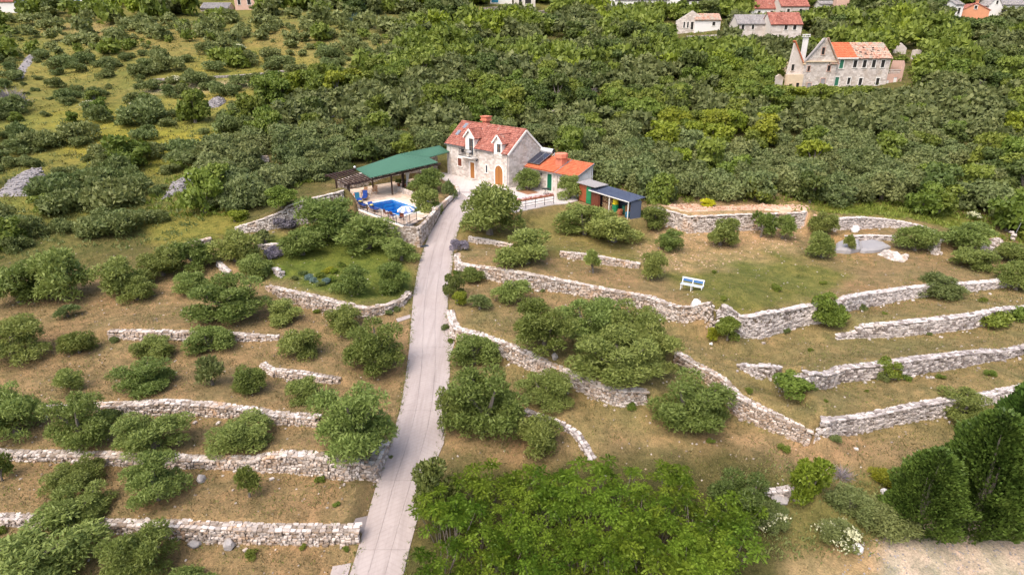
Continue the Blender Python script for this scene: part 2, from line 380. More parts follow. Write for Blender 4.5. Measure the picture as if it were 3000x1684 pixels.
# ------------------------------------------------------------------ road edges (photo px)
RL = [(640, 2330), (905, 1830), (1024, 1684), (1038, 1643), (1077, 1512), (1106, 1410), (1145, 1294), (1174, 1197), (1189, 1100), (1200, 1012), (1205, 935), (1212, 857), (1223, 795), (1232, 757), (1247, 715), (1262, 672), (1288, 622), (1318, 590), (1345, 562)]
RR = [(960, 2330), (1140, 1830), (1181, 1684), (1200, 1605), (1228, 1504), (1252, 1420), (1278, 1341), (1300, 1262), (1312, 1180), (1318, 1090), (1316, 1040), (1311, 958), (1311, 892), (1318, 820), (1326, 772), (1329, 733), (1338, 690), (1352, 650), (1378, 622), (1410, 596), (1430, 562)]
def _edge(E):
    E = sorted(E, key=lambda q: q[1]); return np.array([q[1] for q in E], float), np.array([q[0] for q in E], float)
vl, ul = _edge(RL); vr, ur = _edge(RR)
vrow = np.concatenate([np.linspace(562, 800, 26), np.linspace(815, 1684, 48), np.linspace(1730, 2330, 10)])
RLW = np.array([hit(np.interp(v, vl, ul), v, S0) for v in vrow]); RRW = np.array([hit(np.interp(v, vr, ur), v, S0) for v in vrow])
ROADPOLY = [tuple(p[:2]) for p in RLW[::2]]+[tuple(p[:2]) for p in RRW[::-2]]
# ------------------------------------------------------------------ levelled ground: yard, house, pool terrace
YARD = [onz(1345, 562, 7), onz(1385, 590, 7), onz(1440, 607, 7), onz(1510, 621, 7), onz(1622, 599, 7), onz(1660, 596, 7)]
YARD_PAD = [p[:2] for p in YARD]+[(9.3, 68.2), (12.6, 62.2), (14.6, 63.2), (14.2, 66.4), (11.2, 71.5)]+[hf(-10.4, 5.2)[:2], hf(0.2, 6.6)[:2], hf(14.2, 6.6)[:2], hf(15.6, -0.2)[:2], hf(10.0, -3.4)[:2], hf(5.6, -4.4)[:2]]
DECK = [(-5.6, -19.9), (6.9, -19.9), (9.6, -18.8), (15.2, -16.6), (15.6, -0.3), (10.4, -3.5), (10.0, -11.0), (4.1, -11.3), (-0.5, -13.0), (-2.6, -14.2), (-4.0, -17.0)]
BED = [(9.8, -10.8), (4.0, -11.1), (-0.4, -12.8), (-2.4, -13.2), (1.7, -7.2), (5.4, -4.6), (9.9, -4.2)]
OLE = [(-4.1, -17.1), (-5.7, -19.7), (-7.3, -19.1), (-2.4, -13.3), (-2.8, -14.3)]
# ------------------------------------------------------------------ dry stone walls: (u, v_top, v_foot) left to right
def T(s, ox, oy): return lambda L: [(ox+x/s, oy+a/s, oy+b/s) for x, a, b in L]
T1 = T(2.061, 0, 560); T2 = T(2.061, 0, 1100); T3 = T(2.576, 1200, 640); T4 = T(2.576, 2000, 560); T5 = T(2.576, 1150, 1124); T6 = T(2.476, 2000, 1100); T7 = T(2.3418, 1900, 260)
WALLDEF = [
 # key, points, fill depth, individual stones, thickness, material, label
 ('w1', [(-300, 1512, 1540)]+T2([(0,870,912),(110,872,916),(400,885,935),(700,905,955),(1020,912,988),(1250,922,1015),(1600,937,1022),(1900,942,1027),(2165,940,1022)]), 5.0, 300, .6, 'dry_stone', 'pale dry stone retaining wall with two dark boulders at its foot'),
 ('w2', [(-250, 1330, 1352)]+T2([(60,482,518),(350,482,524),(700,492,548),(1000,506,562),(1180,516,564),(1500,522,578),(1600,502,584),(1750,484,592),(1900,494,612),(2100,532,642),(2282,554,644),(2318,470,535),(2368,396,420)]), 5.0, 300, .6, 'dry_stone', 'long white stone terrace wall, highest where it turns along the road'),
 ('w3', T2([(100,205,222),(260,200,224),(720,186,238),(1000,168,242),(1250,182,252),(1500,214,268),(1700,248,302),(1905,266,320)]), 4.5, 300, .55, 'dry_stone', 'arched dry stone terrace wall with a scrap of grass slope above and two olives before it'),
 ('w4', T1([(1570,1040,1060),(1640,1085,1122),(1750,1092,1142),(1900,1112,1154),(2045,1140,1168)]), 3.0, 150, .5, 'dry_stone', 'short low dry stone wall with a stepped end, beside the big roadside olive'),
 ('w5', T1([(655,848,893),(830,848,902),(1000,850,906),(1150,853,908),(1400,862,908),(1672,882,902)]), 4.5, 260, .5, 'dry_stone', 'straight low stone wall across the dry brown terrace'),
 ('w6', T1([(1600,575,592),(1700,596,652),(1850,626,712),(2050,676,748),(2200,712,774),(2350,688,738),(2450,650,684),(2490,606,630)]), 9.0, 300, .55, 'dry_stone', 'curved retaining wall holding up the green vegetable garden'),
 ('wb1', T6([(590,852,892),(780,838,902),(870,885,935)]), 2.0, 60, .6, 'grey_stone', 'broken grey stone wall stub beside the round lime green shrub'),
 ('wb2', T5([(985,206,232),(1180,280,305),(1280,312,345),(1370,375,408),(1430,470,500),(1480,560,582)]), 1.5, 120, .5, 'grey_stone', 'low kerb of grey stones curling down the dry slope'),
 ('r3', T3([(1985,1012,1092),(2150,1112,1175),(2300,1192,1295)])+T6([(370,160,292),(600,272,392),(800,366,472),(905,412,517)]), 5.0, 300, .6, 'dry_stone', 'tall pale squared stone retaining wall running down to the corner'),
 ('r3b', T6([(935,418,500),(1000,372,482),(1200,312,432),(1500,262,372),(1700,222,332),(1830,196,312),(2240,140,215),(2476,85,150)]), 5.0, 300, .6, 'grey_stone', 'grey retaining wall going from the corner to the dark conifers'),
 ('r2', T3([(283,690,742),(298,765,832),(340,838,932),(480,868,968),(620,915,1012),(900,1035,1152),(1100,1130,1205),(1240,1188,1292),(1450,1285,1388),(1600,1305,1432),(1790,1312,1402)]), 6.0, 300, .55, 'dry_stone', 'S shaped stone wall from the road round the wide olive grove'),
 ('r4a', T4([(400,1308,1332),(540,1352,1432),(650,1398,1482)])+[(2286, 1122, 1152)], 2.0, 100, .55, 'grey_stone', 'short wall wing sloping down to the green creeper'),
 ('r4', [(2291, 1122, 1154), (2363, 1096, 1140)]+T4([(1200,1342,1446),(1480,1312,1420),(1620,1292,1422),(1850,1262,1372),(2100,1232,1336),(2300,1216,1292),(2576,1182,1232)])+[(3150, 985, 1005)], 4.5, 300, .55, 'grey_stone', 'long grey dry stone wall with a green creeper and a round shrub on it'),
 ('r5', T4([(1170,1100,1122),(1290,1078,1112),(1340,1024,1112),(1600,1002,1106),(1800,982,1086),(1950,966,1070),(2150,942,1046),(2400,892,986),(2576,882,932)])+[(3150, 880, 900)], 4.5, 200, .55, 'grey_stone', 'grey stone wall with a stepped left end and bushes on its far half'),
 ('r1', T3([(338,262,312),(345,335,402),(380,348,424),(560,372,455),(880,420,532),(1230,486,574),(1500,545,642),(1800,596,694),(2000,684,802),(2200,764,882),(2268,784,908)]), 14.0, 300, .55, 'dry_stone', 'long warm coloured retaining wall below the lawn with the bench'),
 ('r1b', T4([(225,966,1104),(420,952,1098),(600,922,1112),(900,872,1022),(1020,858,1002),(1210,818,928),(1400,772,878),(1700,732,818),(2060,702,772),(2350,684,742)])+[(3120, 790, 812)], 12.0, 200, .55, 'grey_stone', 'rough grey stone wall with two evergreen shrubs growing before it'),
 ('r8', T3([(1130,252,292),(1320,268,322),(1450,292,352),(1720,342,382)]), 4.0, 60, .5, 'dry_stone', 'short stone step wall in the lawn under the olives'),
 ('r8b', T3([(440,140,180),(520,152,190),(610,166,196),(760,196,222)]), 3.0, 0, .5, 'dry_stone', 'stub of stone wall under the big roadside tree'),
 ('l8', T1([(1555,325,352),(1640,322,366),(1705,322,368)]), 1.8, 0, .6, 'grey_stone', 'little stone platform between lavender clumps'),
 ('l8b', T1([(1305,425,450),(1340,455,490),(1375,485,505)]), 1.0, 0, .5, 'grey_stone', 'low wall stub with a blue grey stone between two olives'),
 ('l8c', T1([(1645,462,490),(1680,476,520),(1718,492,512)]), 1.0, 0, .5, 'grey_stone', 'short stone spur at the edge of the green garden'),
 ('l7b', T1([(985,356,402),(1040,348,440),(1150,318,382),(1285,284,340)]), 3.0, 0, .55, 'dry_stone', 'lower stretch of the boundary wall below the path'),
 ('l7', T1([(1420,220,255),(1600,168,242),(1735,118,216),(1748,92,212),(1900,44,190),(2085,0,160)]), 4.0, 0, .5, 'dry_stone', 'stepped boundary wall falling away from the pergola'),
 ('r6', T7([(20,812,905),(130,842,938),(260,878,992),(480,870,985),(700,862,975),(900,856,965),(1060,852,962)]), 5.0, 0, .5, 'dry_stone', 'smooth topped stone wall under the bank of reddish rubble'),
 ('r7', T4([(1110,225,305),(1250,210,300),(1350,198,290),(1550,216,275),(1750,252,305),(1880,312,372),(1910,370,425)]), 4.0, 0, .6, 'grey_stone', 'curved grey wall round the hollow with the white boulder'),
 ('r7b', T4([(1230,342,378),(1400,335,372),(1600,342,376)]), 2.0, 0, .5, 'grey_stone', 'low line of grey stones behind the grey slab'),
]
for key, pts, fill, nind, th, mt, lab in WALLDEF:
    base = [hit(u, vb) for u, vt, vb in pts]; hs = []
    for (u, vt, vb), p in zip(pts, base):
        D = p[1]*CP-(p[2]-CAMH)*SP; db = (vb-842)/FPX; dt = (vt-842)/FPX
        hs.append(max(0.15, D*(db-dt)/(CP-dt*SP)))
    WALLS.append(dict(key=key, p=np.array([b[:2] for b in base]), h=np.array(hs), fill=fill, n=nind, th=th, mat=mt, label=lab))
PADS.append(dict(poly=YARD_PAD, z=6.93, blend=0.7))
PADS.append(dict(poly=[hf(*q)[:2] for q in DECK], z=5.0, blend=0.15))
PADS.append(dict(poly=[hf(*q)[:2] for q in BED], z=6.98, blend=0.25))
PADS.append(dict(poly=[hf(*q)[:2] for q in OLE], z=6.45, blend=0.2))
# ------------------------------------------------------------------ ground sheet
def graded(lo, f0, f1, hi, st):
    a = list(np.arange(f0, f1+1e-6, st)); s = st
    while a[-1] < hi: s *= 1.10; a.append(a[-1]+s)
    s = st
    while a[0] > lo: s *= 1.10; a.insert(0, a[0]-s)
    return np.array(a)
gx = graded(-340, -48, 52, 340, 0.30); gy = graded(-40, 18, 88, 640, 0.28)
GX, GY = np.meshgrid(gx, gy); GZ = terrain(GX, GY)
nx_, ny_ = len(gx), len(gy)
idx = np.arange(nx_*ny_).reshape(ny_, nx_)
Q = np.stack([idx[:-1, :-1], idx[:-1, 1:], idx[1:, 1:], idx[1:, :-1]], -1).reshape(-1, 4)
gme = np_mesh('ground', np.stack([GX, GY, GZ], -1), Q, MAT['ground_soil'], smooth=True)
# cover by region (grass, meadow, bare soil ...), outlines measured in the photograph
GU, GV, GD = proj(GX.ravel(), GY.ravel(), GZ.ravel())
behind = GD < 3
GU = np.where(behind, 1500, GU); GV = np.where(behind, 2500, GV)
rs = np.random.default_rng(3)
def vnoise(x, y, sc, seed):
    r = np.random.default_rng(seed); o = np.zeros(x.shape)
    for k in range(5):
        a = r.uniform(0, 6.28); ph = r.uniform(0, 6.28); f = sc*r.uniform(0.6, 1.8)
        o += np.sin((x*math.cos(a)+y*math.sin(a))*f+ph+1.3*np.sin((x*math.sin(a)-y*math.cos(a))*f*0.7+ph*2))
    return o/5
DRY = (0.225, 0.165, 0.098)
C = np.tile(np.array(DRY), (GU.size, 1))
def paint(poly, col, soft=40.0, wob=25.0, amt=1.0):
    global C
    w = wob*vnoise(GX.ravel(), GY.ravel(), 0.9, int(poly[0][0]*7+poly[0][1]) & 1023)
    d, ins = pdist(GU, GV, poly); sd = np.where(ins, d, -d)+w
    k = np.clip(sd/soft+0.5, 0, 1)*amt; C = C*(1-k[:, None])+np.array(col)*k[:, None]
LAWN = (0.140, 0.142, 0.048); MEADOW = (0.168, 0.172, 0.050); SCRUB = (0.105, 0.100, 0.042); SOIL = (0.35, 0.245, 0.155); GRAV = (0.42, 0.355, 0.325)
paint([(-900, -900), (3900, -900), (3900, 640), (2700, 610), (2350, 560), (1900, 560), (1500, 480), (1000, 560), (690, 700), (420, 780), (-900, 900)], SCRUB, 60, 30)
paint([(-900, 40), (700, 50), (1000, 60), (1180, 130), (1030, 260), (850, 290), (700, 430), (560, 490), (470, 580), (330, 640), (-900, 760)], MEADOW, 60, 30)
for _pu, _pv, _pr, _pc in [(120, 480, 130, (.15, .15, .045)), (300, 330, 120, (.215, .205, .045)), (420, 430, 150, (.225, .21, .04)), (260, 260, 160, (.16, .155, .05)), (700, 160, 160, (.20, .19, .05)), (480, 120, 140, (.19, .165, .06)), (860, 120, 100, (.21, .175, .07)), (230, 70, 70, (.26, .19, .11)), (640, 300, 90, (.24, .21, .06)), (120, 200, 110, (.21, .19, .06)), (350, 560, 110, (.15, .15, .05)), (60, 700, 120, (.12, .12, .045)), (1050, 150, 100, (.21, .19, .08))]:
    paint([(_pu+_pr*1.6*math.cos(a_), _pv+_pr*.45*math.sin(a_)) for a_ in np.linspace(0, 6.0, 9)], _pc, 50, 30, .9)
paint([(2230, 590), (2560, 590), (2800, 620), (2960, 700), (2850, 690), (2700, 650), (2480, 630), (2330, 620)], (0.13, 0.15, 0.035), 25, 12)
paint([(-900, -500), (3900, -500), (3900, 30), (2000, 30), (1500, 60), (-900, 60)], (0.15, 0.15, 0.05), 40, 20)
paint([(360, 640), (700, 560), (720, 690), (480, 740)], (0.17, 0.165, 0.045), 40, 20)
paint([(760, 700), (1000, 640), (1200, 740), (1215, 880), (1060, 900), (880, 840), (770, 800)], (0.110, 0.140, 0.032), 40, 20)
paint([(1340, 700), (1900, 790), (2050, 880), (2120, 930), (2420, 880), (2500, 800), (2250, 720), (1900, 700), (1600, 640), (1330, 660)], LAWN, 50, 25)
paint([(1850, 720), (2020, 660), (2280, 690), (2330, 740), (2150, 770), (1990, 800), (1880, 790)], SOIL, 50, 35, 0.75)
paint([(1950, 610), (2380, 600), (2400, 690), (2050, 700), (1960, 660)], SOIL, 40, 25, 0.8)
paint([(2400, 660), (2560, 640), (2560, 780), (2430, 760)], (0.30, 0.19, 0.10), 30, 20, 0.6)
paint([(1350, 610), (1640, 610), (1900, 640), (1850, 760), (1560, 720), (1380, 690)], (0.20, 0.165, 0.070), 40, 20, 0.8)
paint([(2640, 1480), (2850, 1420), (3900, 1330), (3900, 2400), (2480, 2400), (2560, 1600)], GRAV, 90, 50)
paint([(2150, 1640), (2560, 1610), (2600, 2400), (2000, 2400)], SOIL, 70, 40, 0.9)
paint([(2120, 1380), (2640, 1340), (2700, 1480), (2560, 1600), (2150, 1640), (2060, 1500)], (0.135, 0.130, 0.048), 60, 40, 0.85)
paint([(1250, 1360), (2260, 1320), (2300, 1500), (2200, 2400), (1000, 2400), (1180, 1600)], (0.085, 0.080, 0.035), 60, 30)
paint([(2150, 1280), (2480, 1200), (2760, 1180), (2680, 1380), (2400, 1420)], (0.275, 0.200, 0.130), 60, 40, 0.75)
paint([(1340, 900), (2150, 960), (3300, 780), (3300, 1300), (2380, 1290), (1700, 1300), (1340, 1060)], (0.190, 0.170, 0.080), 80, 60, .55)
paint([(430, 250), (640, 240), (1100, 200), (1100, 225), (640, 262), (440, 275)], (0.36, 0.31, 0.25), 14, 8, 0.8)
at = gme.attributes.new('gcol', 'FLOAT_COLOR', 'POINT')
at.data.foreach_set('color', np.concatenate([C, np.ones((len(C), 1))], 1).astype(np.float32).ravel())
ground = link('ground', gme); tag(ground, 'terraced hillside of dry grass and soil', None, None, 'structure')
# ------------------------------------------------------------------ road of concrete slabs
def mat_road(name, ang):
    m = MAT['concrete'].copy(); m.name = name; MAT[name] = m; n = m.node_tree.nodes; l = m.node_tree.links; b = n['Principled BSDF']
    g = n.new('ShaderNodeTexCoord').outputs['Object']; mp = n.new('ShaderNodeMapping'); mp.inputs['Rotation'].default_value = (0, 0, math.radians(ang)); l.new(g, mp.inputs[0])
    w = n.new('ShaderNodeTexWave'); w.inputs['Scale'].default_value = 1.25; w.inputs['Distortion'].default_value = 0.6; w.inputs['Detail'].default_value = 2; l.new(mp.outputs[0], w.inputs['Vector'])
    src = b.inputs['Base Color'].links[0].from_socket
    c = _mix(n, l, 1.0, src, _ramp(n, l, w.outputs['Fac'], [(0.0, (0.95, 0.945, 0.94)), (0.35, (1.0, 1.0, 1.0))]), 'MULTIPLY'); l.new(c, b.inputs['Base Color'])
    _bump(n, l, b, w.outputs['Fac'], 0.12, 0.02)
mat_road('concrete_left', 62); mat_road('concrete_right', 118)
nrow = len(vrow)
def rp(i, f, dz): p = RLW[i]*(1-f)+RRW[i]*f; return (p[0], p[1], float(S0(np.array(p[0]), np.array(p[1])))+dz)
m = MB()
for i in range(nrow-1): m.add([rp(i, -0.01, -0.03), rp(i, 1.01, -0.03), rp(i+1, 1.01, -0.03), rp(i+1, -0.01, -0.03)], [(3, 2, 1, 0)])
road = m.build('road', MAT['scree']); tag(road, 'steep concrete driveway climbing to the stone house', None, None, 'structure')
cuts = [0, 13, 26, 37, 47, 58, 69, nrow-1]
for j in range(len(cuts)-1):
    i0, i1 = cuts[j], cuts[j+1]
    for f0, f1, mt in ((0.0, 0.338, 'concrete_left'), (0.342, 0.658, 'concrete_left'), (0.662, 1.0, 'concrete_right')):
        m = MB(); vv = []; ff = []; cols = 4
        for i in range(i0, i1+1):
            for c in range(cols+1):
                f = f0+(f1-f0)*c/cols; p = list(rp(i, f, 0.03))
                if i == i0 and i0 > 0:
                    q = rp(i-1, f, 0.03); w = 0.012; p = [p[k]*(1-w)+q[k]*w-(0.0) for k in range(3)]; p = list(rp(i, f, 0.03)); p[1] -= 0.02
                vv.append(tuple(p))
        nn = cols+1; R_ = i1-i0
        for r in range(R_):
            for c in range(cols): ff.append((r*nn+c, (r+1)*nn+c, (r+1)*nn+c+1, r*nn+c+1))
        k = len(vv); rim = [c for c in range(nn)]+[r*nn+cols for r in range(1, R_+1)]+[R_*nn+c for c in range(cols-1, -1, -1)]+[r*nn for r in range(R_-1, 0, -1)]
        vv += [(vv[a][0], vv[a][1], vv[a][2]-0.16) for a in rim]
        for a in range(len(rim)): ff.append((rim[a], rim[(a+1) % len(rim)], k+(a+1) % len(rim), k+a))
        m.add(vv, ff); m.build('slab', MAT[mt], road)
def patch(name, pts, z, mt, lab, th=0.2):
    pw = [hit(u, v) for u, v in pts]; zc = max(p[2] for p in pw) if z is None else z
    m = MB(); m.slab([(p[0], p[1], p[2]+0.05) for p in pw], th); o = m.build(name, MAT[mt]); tag(o, lab, None, None, 'structure'); return o
patch('concrete_apron', [(1077, 1512), (1042, 1520), (1030, 1545), (1065, 1560)], None, 'concrete', 'small concrete pad at the end of the lowest wall')
patch('concrete_apron', [(1030, 1650), (975, 1660), (968, 1684), (1015, 1700)], None, 'concrete', 'flat concrete pad beside the road')
patch('concrete_apron', [(1312, 960), (1332, 1005), (1318, 1050), (1314, 1040)], None, 'concrete', 'narrow concrete wedge beside the road bend')
patch('concrete_apron', [(1160, 935), (1203, 922), (1203, 932), (1166, 944)], None, 'concrete', 'thin concrete strip leading to the road')
patch('concrete_apron', [(1303, 1275), (1300, 1300), (1280, 1345), (1274, 1340), (1292, 1290)], None, 'concrete', 'kerb strip along the road under the thicket')
# ------------------------------------------------------------------ stones
def stone_mesh(seed, tint, mt):
    r = random.Random(seed); c = [(-.5,-.5,-.5),(.5,-.5,-.5),(.5,.5,-.5),(-.5,.5,-.5),(-.5,-.5,.5),(.5,-.5,.5),(.5,.5,.5),(-.5,.5,.5)]
    v = [tuple(q*(1-r.uniform(0.0, 0.34)) for q in p) for p in c]; fs = [(0,3,2,1),(4,5,6,7),(0,1,5,4),(1,2,6,5),(2,3,7,6),(3,0,4,7)]
    ff = []
    for f in fs:
        ctr = [sum(v[i][k] for i in f)/4 for k in range(3)]; L = math.sqrt(sum(q*q for q in ctr)); b = 1+r.uniform(0.10, 0.24)
        v.append(tuple(q*b for q in ctr)); k = len(v)-1
        for i in range(4): ff.append((f[i], f[(i+1) % 4], k))
    return np.array(v), np.array(ff), tint
STONES = [stone_mesh(s, 0.05+0.9*((s*7) % 12)/11.0, None) for s in range(12)]
_smesh = {}
def stone_data(i, mt):
    if (i, mt) not in _smesh:
        v, f, t = STONES[i]; _smesh[(i, mt)] = np_mesh('stone', v, f, MAT[mt], [t]*len(f))
    return _smesh[(i, mt)]
def joined_stones(name, items, mt, parent, kind='stuff'):
    """items: (x, y, z, yaw, tilt, sx, sy, sz, variant)"""
    V = []; Fs = []; Tt = []; o = 0
    for x, y, z, yaw, tl, sx, sy, sz, k in items:
        v, f, t = STONES[k]; c, s = math.cos(yaw), math.sin(yaw); p = v*np.array([sx, sy, sz]); p = p+np.array([0, 0, 1])*p[:, :1]*tl
        q = np.stack([p[:, 0]*c-p[:, 1]*s+x, p[:, 0]*s+p[:, 1]*c+y, p[:, 2]+z], 1)
        V.append(q); Fs.append(f+o); o += len(v); Tt += [min(1, max(0, t+random.uniform(-.2, .2)))]*len(f)
    if not V: return None
    ob = link(name, np_mesh(name, np.concatenate(V), np.concatenate(Fs), MAT[mt], Tt), parent); ob['kind'] = kind; return ob
def build_wall(w):
    P, Hh, th = w['p'], w['h'], w['th']; seg = np.hypot(*(P[1:]-P[:-1]).T); cum = np.concatenate([[0], np.cumsum(seg)]); L = cum[-1]
    def at(s):
        s = min(max(s, 0), L-1e-4); i = int(np.searchsorted(cum, s, 'right')-1); i = min(i, len(seg)-1); t = (s-cum[i])/seg[i]
        p = P[i]*(1-t)+P[i+1]*t; d = (P[i+1]-P[i])/seg[i]
        return p, Hh[i]*(1-t)+Hh[i+1]*t, d
    ss = np.arange(0, L+0.35, 0.35); pa = [at(s) for s in ss]
    nrm = []
    for k in range(len(pa)):
        d = sum((pa[j][2] for j in range(max(0, k-1), min(len(pa), k+2))), np.zeros(2)); d = d/(np.linalg.norm(d)+1e-9); nrm.append(np.array([-d[1], d[0]]))
    zb = terrain(np.array([p[0]-n[0]*0.12 for (p, h, d), n in zip(pa, nrm)]), np.array([p[1]-n[1]*0.12 for (p, h, d), n in zip(pa, nrm)]))
    zs0 = terrain(np.array([p[0] for p, h, d in pa]), np.array([p[1] for p, h, d in pa]))
    zb = np.minimum(zb, zs0); top = np.array([z+h for z, (p, h, d) in zip(S_front(pa, nrm), pa)])
    c0 = pa[len(pa)//2][0]; o3 = np.array([c0[0], c0[1], zb[len(pa)//2]])
    root = thing('stone_wall', w['label'], 'wall', tuple(o3))
    m = MB(); vv = []; ff = []
    for k, (p, h, d) in enumerate(pa):
        n = nrm[k]; zt = top[k]-0.06
        for off, z in ((0.09, zb[k]-0.3), (0.13, zt), (th-0.10, zt), (th-0.06, zb[k]-0.3)): vv.append((p[0]+n[0]*off-o3[0], p[1]+n[1]*off-o3[1], z-o3[2]))
    for k in range(len(pa)-1):
        for j in range(3): ff.append((4*k+j, 4*(k+1)+j, 4*(k+1)+j+1, 4*k+j+1))
    ff += [(0, 1, 2, 3), tuple(4*(len(pa)-1)+j for j in (3, 2, 1, 0))]
    m.add(vv, ff); m.build('wall_core', MAT['wall_core'], root)
    items = []; r = random.Random(hash(w['key']) & 255 if False else sum(map(ord, w['key'])))
    D = np.linalg.norm(c0); big = 0.84 if D < 45 else 1.0
    zz = -0.05; hmax = max(top-zb)
    row = 0
    while zz < hmax:
        rh = r.uniform(0.14, 0.25)*big; s = r.uniform(-.1, .1)
        while s < L:
            l = r.choice((r.uniform(0.14, 0.28), r.uniform(0.2, 0.42)))*big; sc = s+l/2; kf = min(sc/0.35, len(pa)-1.001); k = int(kf); ft = kf-k
            if k+1 < len(pa):
                p = pa[k][0]*(1-ft)+pa[k+1][0]*ft; n = nrm[k]*(1-ft)+nrm[k+1]*ft; b = zb[k]*(1-ft)+zb[k+1]*ft; tp = top[k]*(1-ft)+top[k+1]*ft
                zc = b+zz+rh/2+r.uniform(-.045, .045)
                if zc+rh*0.35 < tp-0.03:
                    off = 0.10+0.05*zz+r.uniform(-.06, .06); dp = r.uniform(0.22, 0.34)
                    yaw = math.atan2(-n[0], n[1])+r.uniform(-.10, .10)
                    slope = (zb[min(k+1, len(zb)-1)]-zb[k])/0.35
                    items.append((p[0]+n[0]*(off+0.02)-o3[0], p[1]+n[1]*(off+0.02)-o3[1], zc-o3[2], yaw, max(-.5, min(.5, slope))*0.8+r.uniform(-.06, .06), l*r.uniform(.92, 1.04), dp, rh*r.uniform(.88, 1.12), r.randrange(12)))
            s += l*0.985
        zz += rh; row += 1
    nface = len(items)
    for off in ([0.10, 0.34, 0.52] if th > 0.52 else [0.12, 0.36]):            # capping stones
        s = 0
        while s < L:
            l = r.uniform(0.24, 0.52)*big; sc = s+l/2; kf = min(sc/0.35, len(pa)-1.001); k = int(kf); ft = kf-k
            if k+1 < len(pa):
                p = pa[k][0]*(1-ft)+pa[k+1][0]*ft; n = nrm[k]*(1-ft)+nrm[k+1]*ft; tp = top[k]*(1-ft)+top[k+1]*ft; slope = (top[k+1]-top[k])/0.35
                items.append((p[0]+n[0]*off-o3[0], p[1]+n[1]*off-o3[1], tp-0.05+r.uniform(-.025, .03), math.atan2(-n[0], n[1])+r.uniform(-.15, .15), max(-.5, min(.5, slope))*0.9, l*1.0, r.uniform(.20, .27), r.uniform(.10, .16), r.randrange(12)))
                q = list(items[-1]); q[2] -= o3[2]; items[-1] = tuple(q)
            s += l*0.98
    for k in range(int(L*0.5)):                                                  # fallen stones at the foot
        s = r.uniform(0, L); p, h, d = at(s); n = np.array([-d[1], d[0]]); q = p-n*abs(r.gauss(0.25, 0.3)); z = float(terrain(np.array([q[0]]), np.array([q[1]]))[0]); a = r.uniform(.08, .22)
        items.append((q[0]-o3[0], q[1]-o3[1], z+a*0.2-o3[2], r.uniform(0, 6), 0.0, a*1.4, a, a*0.8, r.randrange(12)))
    # the stones that show largest are objects of their own, the rest one part
    if w['n']:
        def show(it):
            x, y, z = it[0]+o3[0], it[1]+o3[1], it[2]+o3[2]; u, v, Dd = proj(x, y, z)
            return (it[5]*it[7]/Dd**2) if (-20 < u < 3020 and v < 1700) else 0
        order = sorted(range(len(items)), key=lambda i: -show(items[i])); pick = set(order[:min(w['n'], NIND)])
        for i in pick:
            x, y, z, yaw, tl, sx, sy, sz, k = items[i]
            ob = link('stone', stone_data(k, w['mat']), root, (x, y, z), (0, -math.atan(tl), yaw), (sx, sy, sz))
        joined_stones('stone_fill', [items[i] for i in range(len(items)) if i not in pick], w['mat'], root)
    else: joined_stones('stone_fill', items, w['mat'], root)
    w['root'] = root
def S_front(pa, nrm):
    x = np.array([p[0] for p, h, d in pa]); y = np.array([p[1] for p, h, d in pa])
    return terrain(x, y)
NIND = 220
for w in WALLS: build_wall(w)
# ------------------------------------------------------------------ building kit
def facing(root, o, U, N, u0, u1, ztop, holes, mt, bh=(0.20, 0.30), bl=(0.30, 0.62), z0=0.0, proud=0.03, seed=1, name='stone_facing'):
    """squared stones proud of a wall plane: o origin, U along, N outward, ztop(u) wall top, holes (ua, ub, za, zb)"""
    r = random.Random(seed); m = MB(); o = Vector(o); U = Vector(U); N = Vector(N); Z = Vector((0, 0, 1)); z = z0
    while True:
        h = r.uniform(*bh); u = u0-r.uniform(0, 0.3); any_ = False
        while u < u1:
            l = r.uniform(*bl); a, b = max(u, u0)+0.008, min(u+l, u1)-0.008; u += l
            if b-a < 0.06: continue
            tp = min(ztop(a), ztop(b)); zt = min(z+h-0.012, tp)
            if zt-z < 0.06: continue
            any_ = True
            for ha, hb, za, zb in holes:
                if b > ha and a < hb and zt > za and z < zb:
                    if a < ha and (ha-a) >= (b-hb): b = ha
                    elif b > hb: a = hb
                    else: a = b
            if b-a < 0.05: continue
            p = proud*r.uniform(0.5, 1.3); c = 0.012
            q = [o+U*a+Z*z, o+U*b+Z*z, o+U*b+Z*zt, o+U*a+Z*zt]; f = [o+U*(a+c)+Z*(z+c)+N*p, o+U*(b-c)+Z*(z+c)+N*p, o+U*(b-c)+Z*(zt-c)+N*p, o+U*(a+c)+Z*(zt-c)+N*p]
            m.add(q+f, [(4, 5, 6, 7), (0, 1, 5, 4), (1, 2, 6, 5), (2, 3, 7, 6), (3, 0, 4, 7)], 0, r.random())
        z += h
        if not any_ or z > 30: break
    ob = m.build(name, MAT[mt], root); ob['kind'] = 'stuff'; return ob
